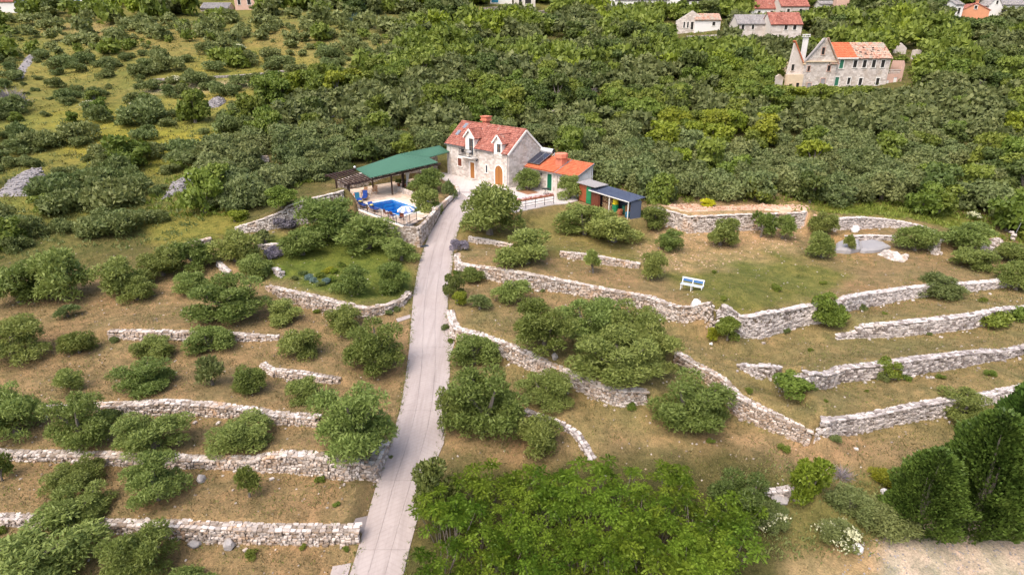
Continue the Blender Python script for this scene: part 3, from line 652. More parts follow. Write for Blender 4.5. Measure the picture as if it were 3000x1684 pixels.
def tiles(root, p0, E, Uv, elen, ulen, mt, pitch=0.22, row=0.36, keep=None, seed=2, name='roof_tiles', miss=0.0, uend=None):
    """rows of half round tiles over a roof plane (p0 at the eave, E along it, Uv up the slope)"""
    r = random.Random(seed); p0 = Vector(p0); E = Vector(E).normalized(); Uv = Vector(Uv).normalized(); N = E.cross(Uv).normalized()
    if N.z < 0: N = -N
    V = []; Fc = []; Tt = []; na = 4; rad = pitch*0.54; rows = max(1, int(round(ulen/row))); row = ulen/rows
    for ci in range(int(elen/pitch)):
        ec = (ci+0.5)*pitch; tc = r.uniform(-.12, .12)
        for k in range(rows):
            if keep and not keep(ec, (k+0.5)*row): continue
            if miss and r.random() < miss: continue
            ub = k*row-0.05; ut = (k+1)*row; lift0 = 0.035+r.uniform(-.006, .01); lift1 = 0.012; o = len(V); sh = r.uniform(-.012, .012)
            for uu, lf, rr in ((ub, lift0, rad), (ut, lift1, rad*0.82)):
                for j in range(na+1):
                    an = math.pi*j/na; V.append(tuple(p0+E*(ec+sh-math.cos(an)*rr)+Uv*uu+N*(lf+math.sin(an)*rr*0.75)))
            t = min(1, max(0, 0.5+tc+r.gauss(0, 0.22)))
            for j in range(na): Fc.append((o+j, o+j+1, o+na+2+j, o+na+1+j)); Tt.append(t)
            Fc.append((o+0, o+2, o+4, o+4) if False else (o, o+1, o+2, o+3)); Tt.append(t*0.5)
    if not V: return None
    ob = link(name, np_mesh(name, V, Fc, MAT[mt], Tt), root); ob['kind'] = 'stuff'; return ob
def opening(root, o, U, N, u0, u1, z0, z1, pane, frame='trim_white', name='window', fw=0.12, proud=0.07, bars=True, sill=True, leaf=None):
    """a window or door: stone surround standing proud, pane or leaf set back inside it"""
    o = Vector(o); U = Vector(U); N = Vector(N); Z = Vector((0, 0, 1)); m = MB()
    def bx(mm, a, b, c, d, n0, n1, mi=0):
        mm.extr([o+U*a+Z*c+N*n0, o+U*b+Z*c+N*n0, o+U*b+Z*d+N*n0, o+U*a+Z*d+N*n0], N*(n1-n0), mi)
    bx(m, u0-fw, u0, z0, z1, -0.02, proud); bx(m, u1, u1+fw, z0, z1, -0.02, proud); bx(m, u0-fw-0.03, u1+fw+0.03, z1, z1+fw, -0.02, proud+0.01)
    if sill: bx(m, u0-fw-0.05, u1+fw+0.05, z0-0.09, z0, -0.02, proud+0.06)
    w = m.build(name, MAT[frame], root)
    p = MB(); bx(p, u0, u1, z0, z1, -0.02, 0.012); p.build('pane' if name == 'window' else 'leaf', MAT[pane], w)
    if bars:
        b = MB(); um = (u0+u1)/2; bx(b, um-0.025, um+0.025, z0, z1, 0.012, 0.035)
        bx(b, u0, u1, (z0+z1)/2-0.02, (z0+z1)/2+0.02, 0.012, 0.03); b.build('bars', MAT[leaf or 'wood_brown'], w)
    return w
# ------------------------------------------------------------------ main house
A_ = 13.57; W_ = 6.0; EZ = 4.57; RZ = 7.2
house = thing('stone_house', 'pale stone house with red barrel tile roof, two dormers and a balcony', 'house', HO, HROT)
m = MB(); m.extr([(0, 0, -0.4), (0, W_, -0.4), (0, W_, EZ), (0, W_/2, RZ-0.02), (0, 0, EZ)], (-A_, 0, 0)); m.build('wall', MAT['mortar'], house)
fo = Vector((0, 0, 0)); FU = Vector((-1, 0, 0)); FN = Vector((0, -1, 0))
fh = [(1.0, 2.92, 0.0, 2.9), (4.15, 4.9, 1.25, 2.5), (6.98, 8.28, 0.0, 2.55), (9.85, 11.15, 1.35, 2.75), (7.0, 9.3, 3.1, 4.6), (1.3, 3.0, 4.2, 4.6)]
facing(house, fo, FU, FN, 0, A_, lambda u: EZ, fh, 'ashlar', seed=11)
gt = lambda b: EZ+(RZ-EZ)*(1-abs(b-W_/2)/(W_/2))-0.06
facing(house, (0, 0, 0), (0, 1, 0), (1, 0, 0), 0, W_, gt, [(2.6, 3.0, 1.5, 2.4)], 'ashlar', seed=12)
facing(house, (-A_, 0, 0), (0, 1, 0), (-1, 0, 0), 0, W_, gt, [], 'ashlar', seed=13)
m = MB()                                                   # corner stones
for k in range(13):
    z = k*0.35; L1, L2 = ((0.52, 0.30) if k % 2 else (0.30, 0.52)); m.box(-L1, 0.045, -0.045, L2, z+0.01, z+0.34, 0, random.random())
m.build('quoins', MAT['ashlar'], house)
sl = math.hypot(W_/2, RZ-EZ); up = Vector((0, W_/2, RZ-EZ)).normalized(); upb = Vector((0, -W_/2, RZ-EZ)).normalized(); ov = 0.32
D1 = (7.05, 9.15); D2 = (1.28, 2.98)
m = MB(); q0 = Vector((0.12, 0, EZ+0.03)); q1 = Vector((-A_-0.2, 0, EZ+0.03))
def strip(a0, a1, s0, s1): m.slab([Vector((-a0, 0, EZ+0.03))+up*s0, Vector((-a0, 0, EZ+0.03))+up*s1, Vector((-a1, 0, EZ+0.03))+up*s1, Vector((-a1, 0, EZ+0.03))+up*s0], 0.10)
strip(-0.12, D2[0], -ov, sl); strip(D2[1], D1[0], -ov, sl); strip(D1[1], A_+0.2, -ov, sl); strip(D2[0], D2[1], 0.75, sl); strip(D1[0], D1[1], 0.75, sl)
m.slab([Vector((0.12, W_, EZ+0.03))-upb*ov, Vector((-A_-0.2, W_, EZ+0.03))-upb*ov, Vector((-A_-0.2, W_, EZ+0.03))+upb*sl, Vector((0.12, W_, EZ+0.03))+upb*sl], 0.10)
roof = m.build('roof', MAT['tile_red'], house)
def keep1(e, u):
    a = e-0.12; s = u-ov
    for d in (D1, D2):
        if d[0]-0.05 < a < d[1]+0.05 and s < 0.9: return False
    for a0, a1, s0, s1 in ((11.65, 12.5, 2.75, 3.75), (12.05, 12.85, 1.35, 2.35)):
        if a0 < a < a1 and s0 < s < s1: return False
    return True
tiles(house, Vector((0.12, 0, EZ+0.03))-up*ov, (-1, 0, 0), up, A_+0.32, sl+ov, 'tile_red', keep=keep1, seed=21)
tiles(house, Vector((0.12, W_, EZ+0.03))-upb*ov, (-1, 0, 0), upb, A_+0.32, sl+ov, 'tile_red', seed=22)
m = MB()
for k in range(36): a = k*0.385; m.tube([(0.12-a, W_/2, RZ+0.10), (0.12-a-0.41, W_/2, RZ+0.085)], [0.13, 0.11], 8, 0, random.random())
m.build('ridge_tiles', MAT['tile_red'], house)
m = MB()
for sgn, uu in ((0, up), (1, upb)):
    b0 = Vector((0.14, 0 if not sgn else W_, EZ+0.0))-uu*(ov+0.05); b1 = Vector((0.14, W_/2, RZ+0.0)); m.bar(b0+Vector((0, 0, -0.04)), b1+Vector((0, 0, -0.04)), 0.10, 0.24)
m.build('bargeboard', MAT['trim_white'], house)
for nm, p, q, r_ in (('gutter', (-D1[1]-0.1, -ov*0.78, EZ-0.28), (-A_-0.2, -ov*0.78, EZ-0.28), .06), ('gutter', (-D2[1]-0.05, -ov*0.78, EZ-0.28), (-D1[0]+0.05, -ov*0.78, EZ-0.28), .06), ('downpipe', (-0.12, -0.12, EZ-0.3), (-0.12, -0.10, 0.1), .04)):
    m = MB(); m.tube([p, q], r_, 6); m.build(nm, MAT['metal_grey'], house)
def dormer(a0, a1, ez, az, oz0, oz1, oa0, oa1, door):
    c = (a0+a1)/2; hw = (a1-a0)/2; depth = 2.3
    m = MB(); m.extr([(-a0, -0.03, EZ-0.55), (-a0, -0.03, ez), (-c, -0.03, az-0.12), (-a1, -0.03, ez), (-a1, -0.03, EZ-0.55)], (0, depth, 0)); d = m.build('dormer', MAT['trim_white'], house)
    for sg in (-1, 1):
        e = Vector((-(c+sg*(hw+0.22)), -0.20, ez-0.16)); rd = Vector((-c, -0.20, az)); s = (rd-e)
        m = MB(); m.slab([e, e+Vector((0, depth, 0)), rd+Vector((0, depth, 0)), rd] if sg > 0 else [rd, rd+Vector((0, depth, 0)), e+Vector((0, depth, 0)), e], 0.07); m.build('dormer_roof', MAT['tile_red'], d)
        tiles(d, e+Vector((0, 0.06, 0.0)), (0, 1, 0), s, depth-0.1, s.length, 'tile_red', pitch=0.2, row=0.3, seed=30+sg)
        m = MB(); m.bar(e+Vector((0, -0.03, -0.02)), rd+Vector((0, -0.03, -0.02)), 0.09, 0.20); m.build('bargeboard', MAT['trim_white'], d)
    m = MB(); m.tube([(-c, -0.15, az+0.05), (-c, depth-0.2, az+0.05)], 0.11, 8); m.build('ridge_tiles', MAT['tile_red'], d)
    opening(d, (0, -0.03, 0), FU, FN, oa0, oa1, oz0, oz1, 'glass_dark', 'trim_white' if not door else 'trim_white', 'window' if not door else 'balcony_door', fw=0.07, proud=0.04, sill=not door, leaf='wood_teak')
    return d
dormer(D1[0]+0.05, D1[1]-0.05, 5.85, 6.86, 3.42, 5.62, 7.32, 8.22, True)
dormer(D2[0]+0.05, D2[1]-0.05, 5.72, 6.62, 4.42, 5.5, 1.58, 2.28, False)
opening(house, fo, FU, FN, 7.15, 8.1, 0.18, 2.38, 'wood_orange', 'trim_white', 'front_door', fw=0.16, bars=False, sill=False)
m = MB(); m.box(-8.35, -6.9, -0.75, -0.06, 0, 0.17); m.box(-8.25, -7.0, -0.45, -0.06, 0.17, 0.19); m.build('door_step', MAT['ashlar'], house)
opening(house, fo, FU, FN, 10.05, 10.98, 1.48, 2.6, 'wood_brown', 'trim_white', 'window', fw=0.1)
opening(house, fo, FU, FN, 4.32, 4.72, 1.4, 2.38, 'glass_dark', 'trim_white', 'window', fw=0.12, bars=False)
opening(house, (0, 0, 0), (0, 1, 0), (1, 0, 0), 2.45, 2.9, 1.65, 2.3, 'wood_brown', 'trim_white', 'window', fw=0.07, bars=False)
def arch(root, o, c, hw, spring, z0, fw, mats, n=12):
    o = Vector(o); pts = [(c-hw, z0)]+[(c-hw*math.cos(math.pi*k/n), spring+hw*1.12*math.sin(math.pi*k/n)) for k in range(n+1)]+[(c+hw, z0)]
    outer = [(c-hw-fw, z0)]+[(c-(hw+fw)*math.cos(math.pi*k/n), spring+(hw*1.12+fw)*math.sin(math.pi*k/n)) for k in range(n+1)]+[(c+hw+fw, z0)]
    m = MB()
    for k in range(len(pts)-1):
        q = [o+Vector((-x, 0, z)) for x, z in (outer[k], outer[k+1], pts[k+1], pts[k])]; m.extr(q, (0, -0.08, 0), 0, random.random())
    d = m.build('arched_door', MAT[mats[0]], root)
    m = MB(); m.extr([o+Vector((-x, 0.02, z)) for x, z in pts], (0, -0.04, 0)); lf = m.build('leaf', MAT[mats[1]], d)
    m = MB(); m.extr([o+Vector((-c+0.02, -0.02, z0)), o+Vector((-c-0.02, -0.02, z0)), o+Vector((-c-0.02, -0.02, spring+hw*1.1)), o+Vector((-c+0.02, -0.02, spring+hw*1.1))], (0, -0.03, 0)); m.build('meeting_rail', MAT['wood_brown'], d)
arch(house, (0, 0, 0), 1.96, 0.80, 1.8, 0.12, 0.16, ('trim_white', 'wood_orange'))
m = MB(); m.box(-3.1, -0.8, -0.5, -0.05, 0, 0.11); m.build('door_step', MAT['deck_stone'], house)
m = MB(); m.box(-6.45, -6.25, -0.35, -0.02, 2.85, 2.95); m.tube([(-6.33, -0.35, 2.95), (-6.33, -0.35, 2.72)], [0.07, 0.1], 6); m.build('wall_lamp', MAT['iron'], house)
for a0, a1, s0, s1 in ((11.70, 12.42, 2.8, 3.7), (12.1, 12.8, 1.4, 2.3)):
    o = Vector((-a0, 0, EZ+0.03)); nn = Vector((0, -(RZ-EZ), W_/2)).normalized(); m = MB()
    q = lambda a, s: Vector((-a, 0, EZ+0.03))+up*s
    m.extr([q(a0, s0), q(a1, s0), q(a1, s1), q(a0, s1)], nn*0.12); sk = m.build('skylight', MAT['metal_grey'], house)
    m = MB(); m.extr([q(a0+.1, s0+.12)+nn*.12, q(a1-.1, s0+.12)+nn*.12, q(a1-.1, s1-.12)+nn*.12, q(a0+.1, s1-.12)+nn*.12], nn*0.012); m.build('pane', MAT['glass_sky'], sk)
m = MB(); m.box(-9.05, -8.2, 3.1, 3.75, 6.4, 7.72); ch = m.build('chimney', MAT['chimney_red'], house)
m = MB(); m.box(-9.3, -7.95, 2.85, 4.0, 7.72, 7.84); m.box(-9.2, -8.05, 2.95, 3.9, 7.84, 8.22); m.box(-9.3, -7.95, 2.85, 4.0, 8.22, 8.34); m.build('chimney_cap', MAT['chimney_red'], ch)
# balcony
m = MB(); m.box(-9.35, -6.4, -1.15, 0.0, 3.12, 3.27); bal = m.build('balcony', MAT['trim_white'], house)
for a in (6.7, 7.87, 9.05):
    m = MB(); m.extr([(-a-0.07, -0.0, 2.75), (-a-0.07, -0.0, 3.12), (-a-0.07, -0.95, 3.12)], (0.14, 0, 0)); m.build('bracket', MAT['trim_white'], bal)
m = MB(); rail = [(-9.3, 0), (-9.3, -1.1), (-6.45, -1.1), (-6.45, 0)]
for (x0, y0), (x1, y1) in zip(rail[:-1], rail[1:]):
    for z in (3.36, 4.25): m.bar((x0, y0, z), (x1, y1, z), 0.045, 0.045)
    n = int(math.hypot(x1-x0, y1-y0)/0.15)
    for k in range(n+1): t = k/n; m.tube([(x0+(x1-x0)*t, y0+(y1-y0)*t, 3.27), (x0+(x1-x0)*t, y0+(y1-y0)*t, 4.25)], 0.014, 4)
m.build('railing', MAT['iron'], bal)
# white coping wall that ties the house to the pergola
# ------------------------------------------------------------------ annex
annex = thing('annex', 'low annex of the stone house with bright orange lean-to roof', 'outbuilding', HO, HROT)
AB0, AB1, AL = 3.05, 5.7, 9.25; aez = 2.5; ask = 0.40
m = MB(); m.extr([(0.02, AB0, -0.4), (0.02, AB1, -0.4), (0.02, AB1, aez+(AB1-AB0)*ask), (0.02, AB0, aez)], (AL, 0, 0)); m.build('wall', MAT['mortar'], annex)
ah = [(0.3, 1.75, 1.7, 2.5), (3.95, 5.15, 0, 2.3), (6.7, 7.9, 1.5, 2.2)]
facing(annex, (0, AB0, 0), (1, 0, 0), (0, -1, 0), 0.02, AL, lambda u: aez-0.03, ah, 'ashlar', seed=41, z0=-0.2)
facing(annex, (AL+0.02, AB0, 0), (0, 1, 0), (1, 0, 0), 0, AB1-AB0, lambda u: aez+u*ask-0.05, [], 'plaster_white', seed=42, bh=(0.5, 0.6), bl=(0.8, 1.2), proud=0.01, z0=-0.2, name='plaster_panels')
au = Vector((0, 1, ask)).normalized(); aul = (AB1-AB0+0.55)*math.hypot(1, ask)
for x0, x1, dz in ((0.06, 5.72, 0.10), (5.74, AL+0.25, 0.02)):
    p = Vector((x0, AB0-0.35, aez-0.35*ask+0.06+dz)); m = MB(); m.slab([p, p+Vector((x1-x0, 0, 0)), p+Vector((x1-x0, 0, 0))+au*aul, p+au*aul], 0.12); rf = m.build('roof', MAT['tile_orange'], annex)
    t_ = tiles(rf, p, (1, 0, 0), au, x1-x0, aul, 'tile_orange', seed=43)
m = MB(); m.bar((5.73, AB0-0.36, aez-0.1), Vector((5.73, AB0-0.36, aez-0.1))+au*aul, 0.10, 0.28); m.bar((AL+0.27, AB0-0.36, aez-0.08), Vector((AL+0.27, AB0-0.36, aez-0.08))+au*aul, 0.06, 0.22)
m.bar((0.0, AB0-0.40, aez-0.10), (AL+0.3, AB0-0.40, aez-0.14), 0.10, 0.08); m.build('flashing', MAT['metal_grey'], annex)
m = MB(); m.tube([(AL+0.1, AB1+0.05, aez+0.9), (AL+0.1, AB1+0.05, -0.2)], 0.06, 6); m.build('downpipe', MAT['metal_white'], annex)
m = MB(); m.box(5.55, 5.95, AB0-0.12, AB0, -0.3, aez-0.05); m.build('pilaster', MAT['ashlar'], annex)
opening(annex, (0, AB0, 0), (1, 0, 0), (0, -1, 0), 4.1, 4.95, -0.1, 2.12, 'door_green', 'trim_white', 'door', bars=False, sill=False, fw=0.1)
opening(annex, (0, AB0, 0), (1, 0, 0), (0, -1, 0), 0.45, 1.55, 1.5, 2.26, 'door_green', 'trim_white', 'window', bars=False, fw=0.09)
opening(annex, (0, AB0, 0), (1, 0, 0), (0, -1, 0), 6.95, 7.7, 1.35, 2.05, 'door_green', 'trim_white', 'window', bars=False, fw=0.09)
m = MB(); m.box(2.98, 3.12, AB0-0.22, AB0-0.02, 1.8, 2.05); m.build('wall_lamp', MAT['iron'], annex)
m = MB(); m.box(4.55, 5.65, 4.0, 5.0, 2.6, 4.05); ch = m.build('chimney', MAT['chimney_red'], annex)
m = MB(); m.lathe([(0.62, 4.05), (0.84, 4.12), (0.84, 4.62), (0.70, 4.70), (0.45, 4.72)], 8, (5.1, 4.5, 0)); m.build('chimney_cap', MAT['chimney_red'], ch)
m = MB(); m.slab([(4.4, 3.75, 3.0), (5.8, 3.75, 3.0), (5.8, 5.2, 3.58), (4.4, 5.2, 3.58)], 0.06); m.build('flashing', MAT['metal_grey'], ch)
# solar water heater
sol = thing('solar_water_heater', 'solar water heater with two dark panels and silver tank on the orange roof', 'solar heater', HO, HROT)
s0 = Vector((0.12, 3.25, 2.98)); su = Vector((0, 2.35, 1.12)); un = Vector((0, -1.12, 2.35)).normalized()
for k in range(2):
    p = s0+Vector((k*1.12, 0, 0)); m = MB(); m.extr([p, p+Vector((1.06, 0, 0)), p+Vector((1.06, 0, 0))+su, p+su], un*0.09); pn = m.build('panel', MAT['solar_black'], sol)
    m = MB(); a = p+un*0.09
    for q in ((a, a+Vector((1.06, 0, 0))), (a+su, a+su+Vector((1.06, 0, 0))), (a, a+su), (a+Vector((1.06, 0, 0)), a+Vector((1.06, 0, 0))+su)): m.bar(q[0], q[1], 0.04, 0.04)
    m.build('panel_frame', MAT['metal_grey'], pn)
m = MB(); m.tube([(0.15, 5.85, 4.42), (0.22, 5.85, 4.42), (2.35, 5.85, 4.42), (2.42, 5.85, 4.42)], [0.24, 0.32, 0.32, 0.24], 14); m.build('tank', MAT['metal_white'], sol, smooth=False)
m = MB(); m.tube([(2.42, 5.85, 4.42), (2.46, 5.85, 4.42)], 0.31, 14); m.build('tank_end', MAT['iron'], sol)
for x in (0.25, 2.5):
    m = MB(); m.bar((x, 5.95, 3.3), (x, 5.95, 4.3), 0.07, 0.07); m.bar((x, 5.5, 3.9), (x, 5.95, 4.2), 0.05, 0.05); m.build('leg', MAT['metal_white'], sol)
# ------------------------------------------------------------------ tool shed and wood store
SB = (8.88, 69.75, 7.0); srot = math.atan2(-0.8777, 0.4792)
shed = thing('wood_shed', 'lean-to shed with dark blue roof, green door and open wood store', 'shed', SB, srot)
m = MB(); m.box(-1.5, 8.2, 1.32, 1.42, -0.2, 1.75); m.build('back_wall', MAT['roof_blue'], shed)
m = MB(); m.box(8.12, 8.22, 0.0, 1.3, -0.2, 1.86); m.build('side_wall', MAT['roof_blue'], shed)
m = MB(); m.box(-1.55, -1.45, 0.0, 1.3, -0.2, 2.1); m.build('side_wall', MAT['wood_red'], shed)
m = MB(); m.slab([(-1.75, -0.3, 2.20), (2.0, -0.3, 2.28), (2.0, 1.6, 2.42), (-1.75, 1.6, 2.38)], 0.08); m.build('roof', MAT['tile_grey'], shed)
m = MB(); m.slab([(0.95, -0.42, 1.80), (8.35, -0.42, 1.92), (8.35, 1.75, 2.22), (0.95, 1.75, 2.18)], 0.07)
rf = m.build('roof', MAT['roof_blue'], shed)
m = MB()
for k in range(24): x = 1.0+k*0.315; m.bar((x, -0.42, 1.825+0.016*(x-.95)), (x, 1.75, 2.205+0.006*(x-.95)), 0.05, 0.03)
m.build('roof_ribs', MAT['roof_blue'], rf)
m = MB(); m.bar((0.95, -0.44, 1.76), (8.35, -0.44, 1.88), 0.04, 0.10); m.build('fascia', MAT['trim_white'], rf)
for x0, x1, z1, mt in ((-1.45, -0.05, 2.08, 'wood_red'), (0.98, 2.7, 1.66, 'wood_brown')):
    n = int((x1-x0)/0.155)
    for k in range(n):
        m = MB(); xa = x0+(x1-x0)*k/n; m.box(xa+0.006, xa+(x1-x0)/n-0.006, -0.02+0.006*(k % 2), 0.03, 0.02, z1); m.build('plank', MAT[mt], shed)
m = MB(); m.box(0.0, 0.95, -0.06, 0.0, 0.02, 1.95); dr_ = m.build('door', MAT['plastic_green'], shed)
for z in (0.4, 1.5): m = MB(); m.box(0.02, 0.93, -0.09, -0.06, z, z+0.1); m.build('ledge', MAT['plastic_green'], dr_)
for x in (2.75, 4.82, 8.12):
    m = MB(); m.bar((x, -0.32, -0.2), (x, -0.32, 1.80+0.012*x), 0.09, 0.09); m.build('post', MAT['trim_white'] if x > 4 else MAT['wood_brown'], shed)
m = MB(); m.box(2.8, 4.75, 0.2, 1.2, 0.80, 0.86); m.build('shelf', MAT['wood_brown'], shed)
fw = thing('firewood_stack', 'stack of split firewood on the shelf inside the shed', 'firewood', (SB[0], SB[1], SB[2]), srot)
lg = MB(); lg.tube([(0, -0.42, 0), (0, 0.42, 0)], [0.075, 0.08], 6)
lme = lg.mesh('log', [MAT['firewood']])
for zb_, zt_ in ((0.02, 0.70), (0.87, 1.62)):
    z = zb_+0.07; k = 0
    while z < zt_:
        x = 2.95+0.07*(k % 2)
        while x < 4.7:
            link('log', lme, fw, (x, 0.62+random.uniform(-.06, .06), z), (0, random.uniform(0, 3), 0), (random.uniform(.7, 1.1),)*3); x += 0.155
        z += 0.135; k += 1
def barrel(name, lab, x, y, z, r, h, mt, lid=None, lidm=None):
    b = thing(name, lab, 'barrel'); b.parent = None
    d = Vector((math.cos(srot), math.sin(srot))); n = Vector((-d.y, d.x)); b.location = (SB[0]+d.x*x+n.x*y, SB[1]+d.y*x+n.y*y, SB[2]+z)
    m = MB(); m.lathe([(r*0.9, 0), (r, 0.04), (r, h*0.32), (r*1.05, h*0.35), (r, h*0.38), (r, h*0.66), (r*1.05, h*0.69), (r, h*0.72), (r*0.96, h)], 16); m.build('drum', MAT[mt], b, smooth=False)
    m = MB(); m.lathe([(r*1.04, h-0.03), (r*1.04, h+0.03), (r*0.9, h+0.05)], 16); m.build('lid', MAT[lidm or mt], b)
    return b
barrel('barrel', 'tall green plastic barrel with yellow rim in the open shed', 5.35, 0.15, -0.02, 0.36, 1.05, 'plastic_green', True, 'plastic_yellow')
barrel('barrel', 'yellow plastic tub standing on the green barrel', 5.35, 0.15, 1.09, 0.30, 0.42, 'plastic_yellow', True, 'plastic_yellow')
barrel('barrel', 'dark green barrel at the back of the shed', 6.2, 0.85, -0.02, 0.32, 0.9, 'shutter_green')
barrel('bucket', 'low teal bucket by the white end post of the shed', 7.45, 0.25, -0.02, 0.28, 0.5, 'fabric_teal')
def shed_pt(x, y, z=0.0): return (SB[0]+0.4792*x+0.8777*y, SB[1]-0.8777*x+0.4792*y, SB[2]+z)
for i, (x, y, z, sx, sy, sz, mt, lab) in enumerate([(6.2, 0.1, 0, .5, .4, .34, 'terracotta', 'reddish crate on the shed floor, lowest of its stack'), (6.3, 0.12, .34, .42, .36, .28, 'terracotta', 'reddish crate on top of the crate stack in the shed'), (6.9, 0.8, 0, .6, .5, 1.1, 'wood_teak', 'tall brown box at the back of the shed')]):
    c = thing('crate', lab, 'crate', shed_pt(x, y, z), srot); m = MB(); m.box(-sx/2, sx/2, -sy/2, sy/2, 0.01, 0.04); m.build('base', MAT[mt], c)
    for sg in (-1, 1):
        for k in range(3):
            z0 = 0.04+k*(sz-0.04)/3; m = MB(); m.box(-sx/2, sx/2, sg*sy/2-0.012, sg*sy/2+0.012, z0+0.01, z0+(sz-0.04)/3-0.01); m.build('slat', MAT[mt], c)
            m = MB(); m.box(sg*sx/2-0.012, sg*sx/2+0.012, -sy/2+0.013, sy/2-0.013, z0+0.01, z0+(sz-0.04)/3-0.01); m.build('slat', MAT[mt], c)
# ------------------------------------------------------------------ yard paving, beds, fence
yard = MB(); yp = [p[:2] for p in YARD]+[(8.0, 70.9), hf(-9.2, 2.9)[:2], hf(0.0, 2.9)[:2], hf(0, 0)[:2], hf(13.57, 0)[:2], hf(15.2, -0.5)[:2], hf(10.2, -3.3)[:2], hf(5.5, -4.4)[:2], hf(1.8, -7.0)[:2], hf(-0.6, -9.6)[:2]]
def poly_sheet(name, poly, z, mt, th, lab, holes=()):
    m = MB(); m.slab([(p[0], p[1], z) for p in poly], th); o = m.build(name, MAT[mt]); tag(o, lab, None, None, 'structure'); return o
poly_sheet('yard', yp[::-1] if False else yp, 7.0, 'yard_concrete', 0.9, 'pale concrete yard in front of the stone house')
sq = [(0.45, 76.3), (2.0, 74.05), (3.5, 75.25), (2.1, 77.45)]
poly_sheet('tree_pit', sq, 7.012, 'soil_red', 0.05, 'square of bare soil round the small yard tree')
rootp = thing('flower_fence', 'iron railing with boxes of red flowers along the yard edge', 'fence', onz(1575, 610, 7))
f0 = Vector(onz(1512, 617, 7)); f1 = Vector(onz(1622, 597, 7)); rb = Vector(rootp.location); n = 5
for k in range(n):
    p = f0.lerp(f1, k/(n-1))-rb; m = MB(); m.bar(p+Vector((0, 0, -0.1)), p+Vector((0, 0, 0.98)), 0.06, 0.06); m.build('post', MAT['iron'], rootp)
for z in (0.3, 0.6, 0.95):
    m = MB(); m.bar(f0-rb+Vector((0, 0, z)), f1-rb+Vector((0, 0, z)), 0.03, 0.04); m.build('rail', MAT['iron'], rootp)
for k in range(7):
    a = f0.lerp(f1, (k+0.06)/7)-rb; b = f0.lerp(f1, (k+0.94)/7)-rb
    m = MB(); m.bar(a+Vector((0, 0, 1.07)), b+Vector((0, 0, 1.07)), 0.17, 0.15); bx = m.build('flower_box', MAT['terracotta'], rootp)
    V = []; Fc = []; Tt = []
    for q in range(46):
        p = a.lerp(b, random.random())+Vector((random.uniform(-.1, .1), random.uniform(-.1, .1), 1.15+random.uniform(0, .16))); d = Vector((random.gauss(0, 1), random.gauss(0, 1), random.gauss(0.4, 1))).normalized(); s = d.orthogonal()*0.03; o = len(V)
        V += [tuple(p), tuple(p+d*0.04+s), tuple(p+d*0.09), tuple(p+d*0.04-s)]; Fc.append((o, o+1, o+2, o+3)); Tt.append(random.random())
    link('flowers', np_mesh('flowers', V, Fc, MAT['petal_red'], Tt), bx)['kind'] = 'stuff'
# ------------------------------------------------------------------ pool terrace
pool = thing('pool_terrace', 'stone paved pool terrace with rectangular blue pool and railed front wall', 'pool terrace', HO, HROT)
DZ = -0.4; PA0, PA1, PB0, PB1 = -1.0, 6.2, -17.6, -14.05
dk = [hl(a, b, DZ) for a, b in DECK]
# walls round the terrace
m = MB(); nD = len(DECK); vv = [hl(a, b, DZ-0.05) for a, b in DECK]+[hl(a, b, -3.6) for a, b in DECK]
m.add(vv, [((i+1) % nD, i, nD+i, nD+(i+1) % nD) for i in range(nD)]); m.build('wall', MAT['mortar'], pool)
front = [(0, -5.6, 6.9, -19.9)]
facing(pool, hl(-5.6, -19.9, -3.4), (-1, 0, 0), (0, -1, 0), 0, 12.5, lambda u: 3.0, [(1.75, 3.05, 0, 2.2)], 'ashlar', seed=51, bl=(0.25, 0.5))
dv = (Vector(hl(9.6, -18.8))-Vector(hl(6.9, -19.9))); facing(pool, hl(6.9, -19.9, -3.4), dv.normalized(), Vector((dv.y, -dv.x, 0)).normalized(), 0, dv.length, lambda u: 3.0, [], 'ashlar', seed=52)
dv = (Vector(hl(15.2, -16.6))-Vector(hl(9.6, -18.8))); facing(pool, hl(9.6, -18.8, -3.4), dv.normalized(), Vector((dv.y, -dv.x, 0)).normalized(), 0, dv.length, lambda u: 3.0, [], 'ashlar', seed=53)
dv = (Vector(hl(-4.0, -17.0))-Vector(hl(-5.6, -19.9))); facing(pool, hl(-5.6, -19.9, -3.4), dv.normalized(), Vector((-dv.y, dv.x, 0)).normalized()*-1, 0, dv.length, lambda u: 3.0, [], 'ashlar', seed=54)
opening(pool, hl(-5.6, -19.93, -3.4), (-1, 0, 0), (0, -1, 0), 1.85, 2.95, 0, 2.1, 'void', 'trim_white', 'cellar_doorway', bars=False, sill=False, fw=0.1)
opening(pool, hl(-5.6, -19.93, -3.4), (-1, 0, 0), (0, -1, 0), 4.6, 5.1, 1.5, 2.1, 'void', 'trim_white', 'window', bars=False, fw=0.08)
# paving: flagstones around the pool
rp_ = random.Random(5); m = MB(); m.add([(p[0], p[1], DZ-0.035) for p in dk], [tuple(range(nD))] if False else [], 0)
def inpoly(x, y, P):
    c = False; n = len(P)
    for i in range(n):
        x0, y0 = P[i]; x1, y1 = P[(i+1) % n]
        if (y0 > y) != (y1 > y) and x < (x1-x0)*(y-y0)/(y1-y0)+x0: c = not c
    return c
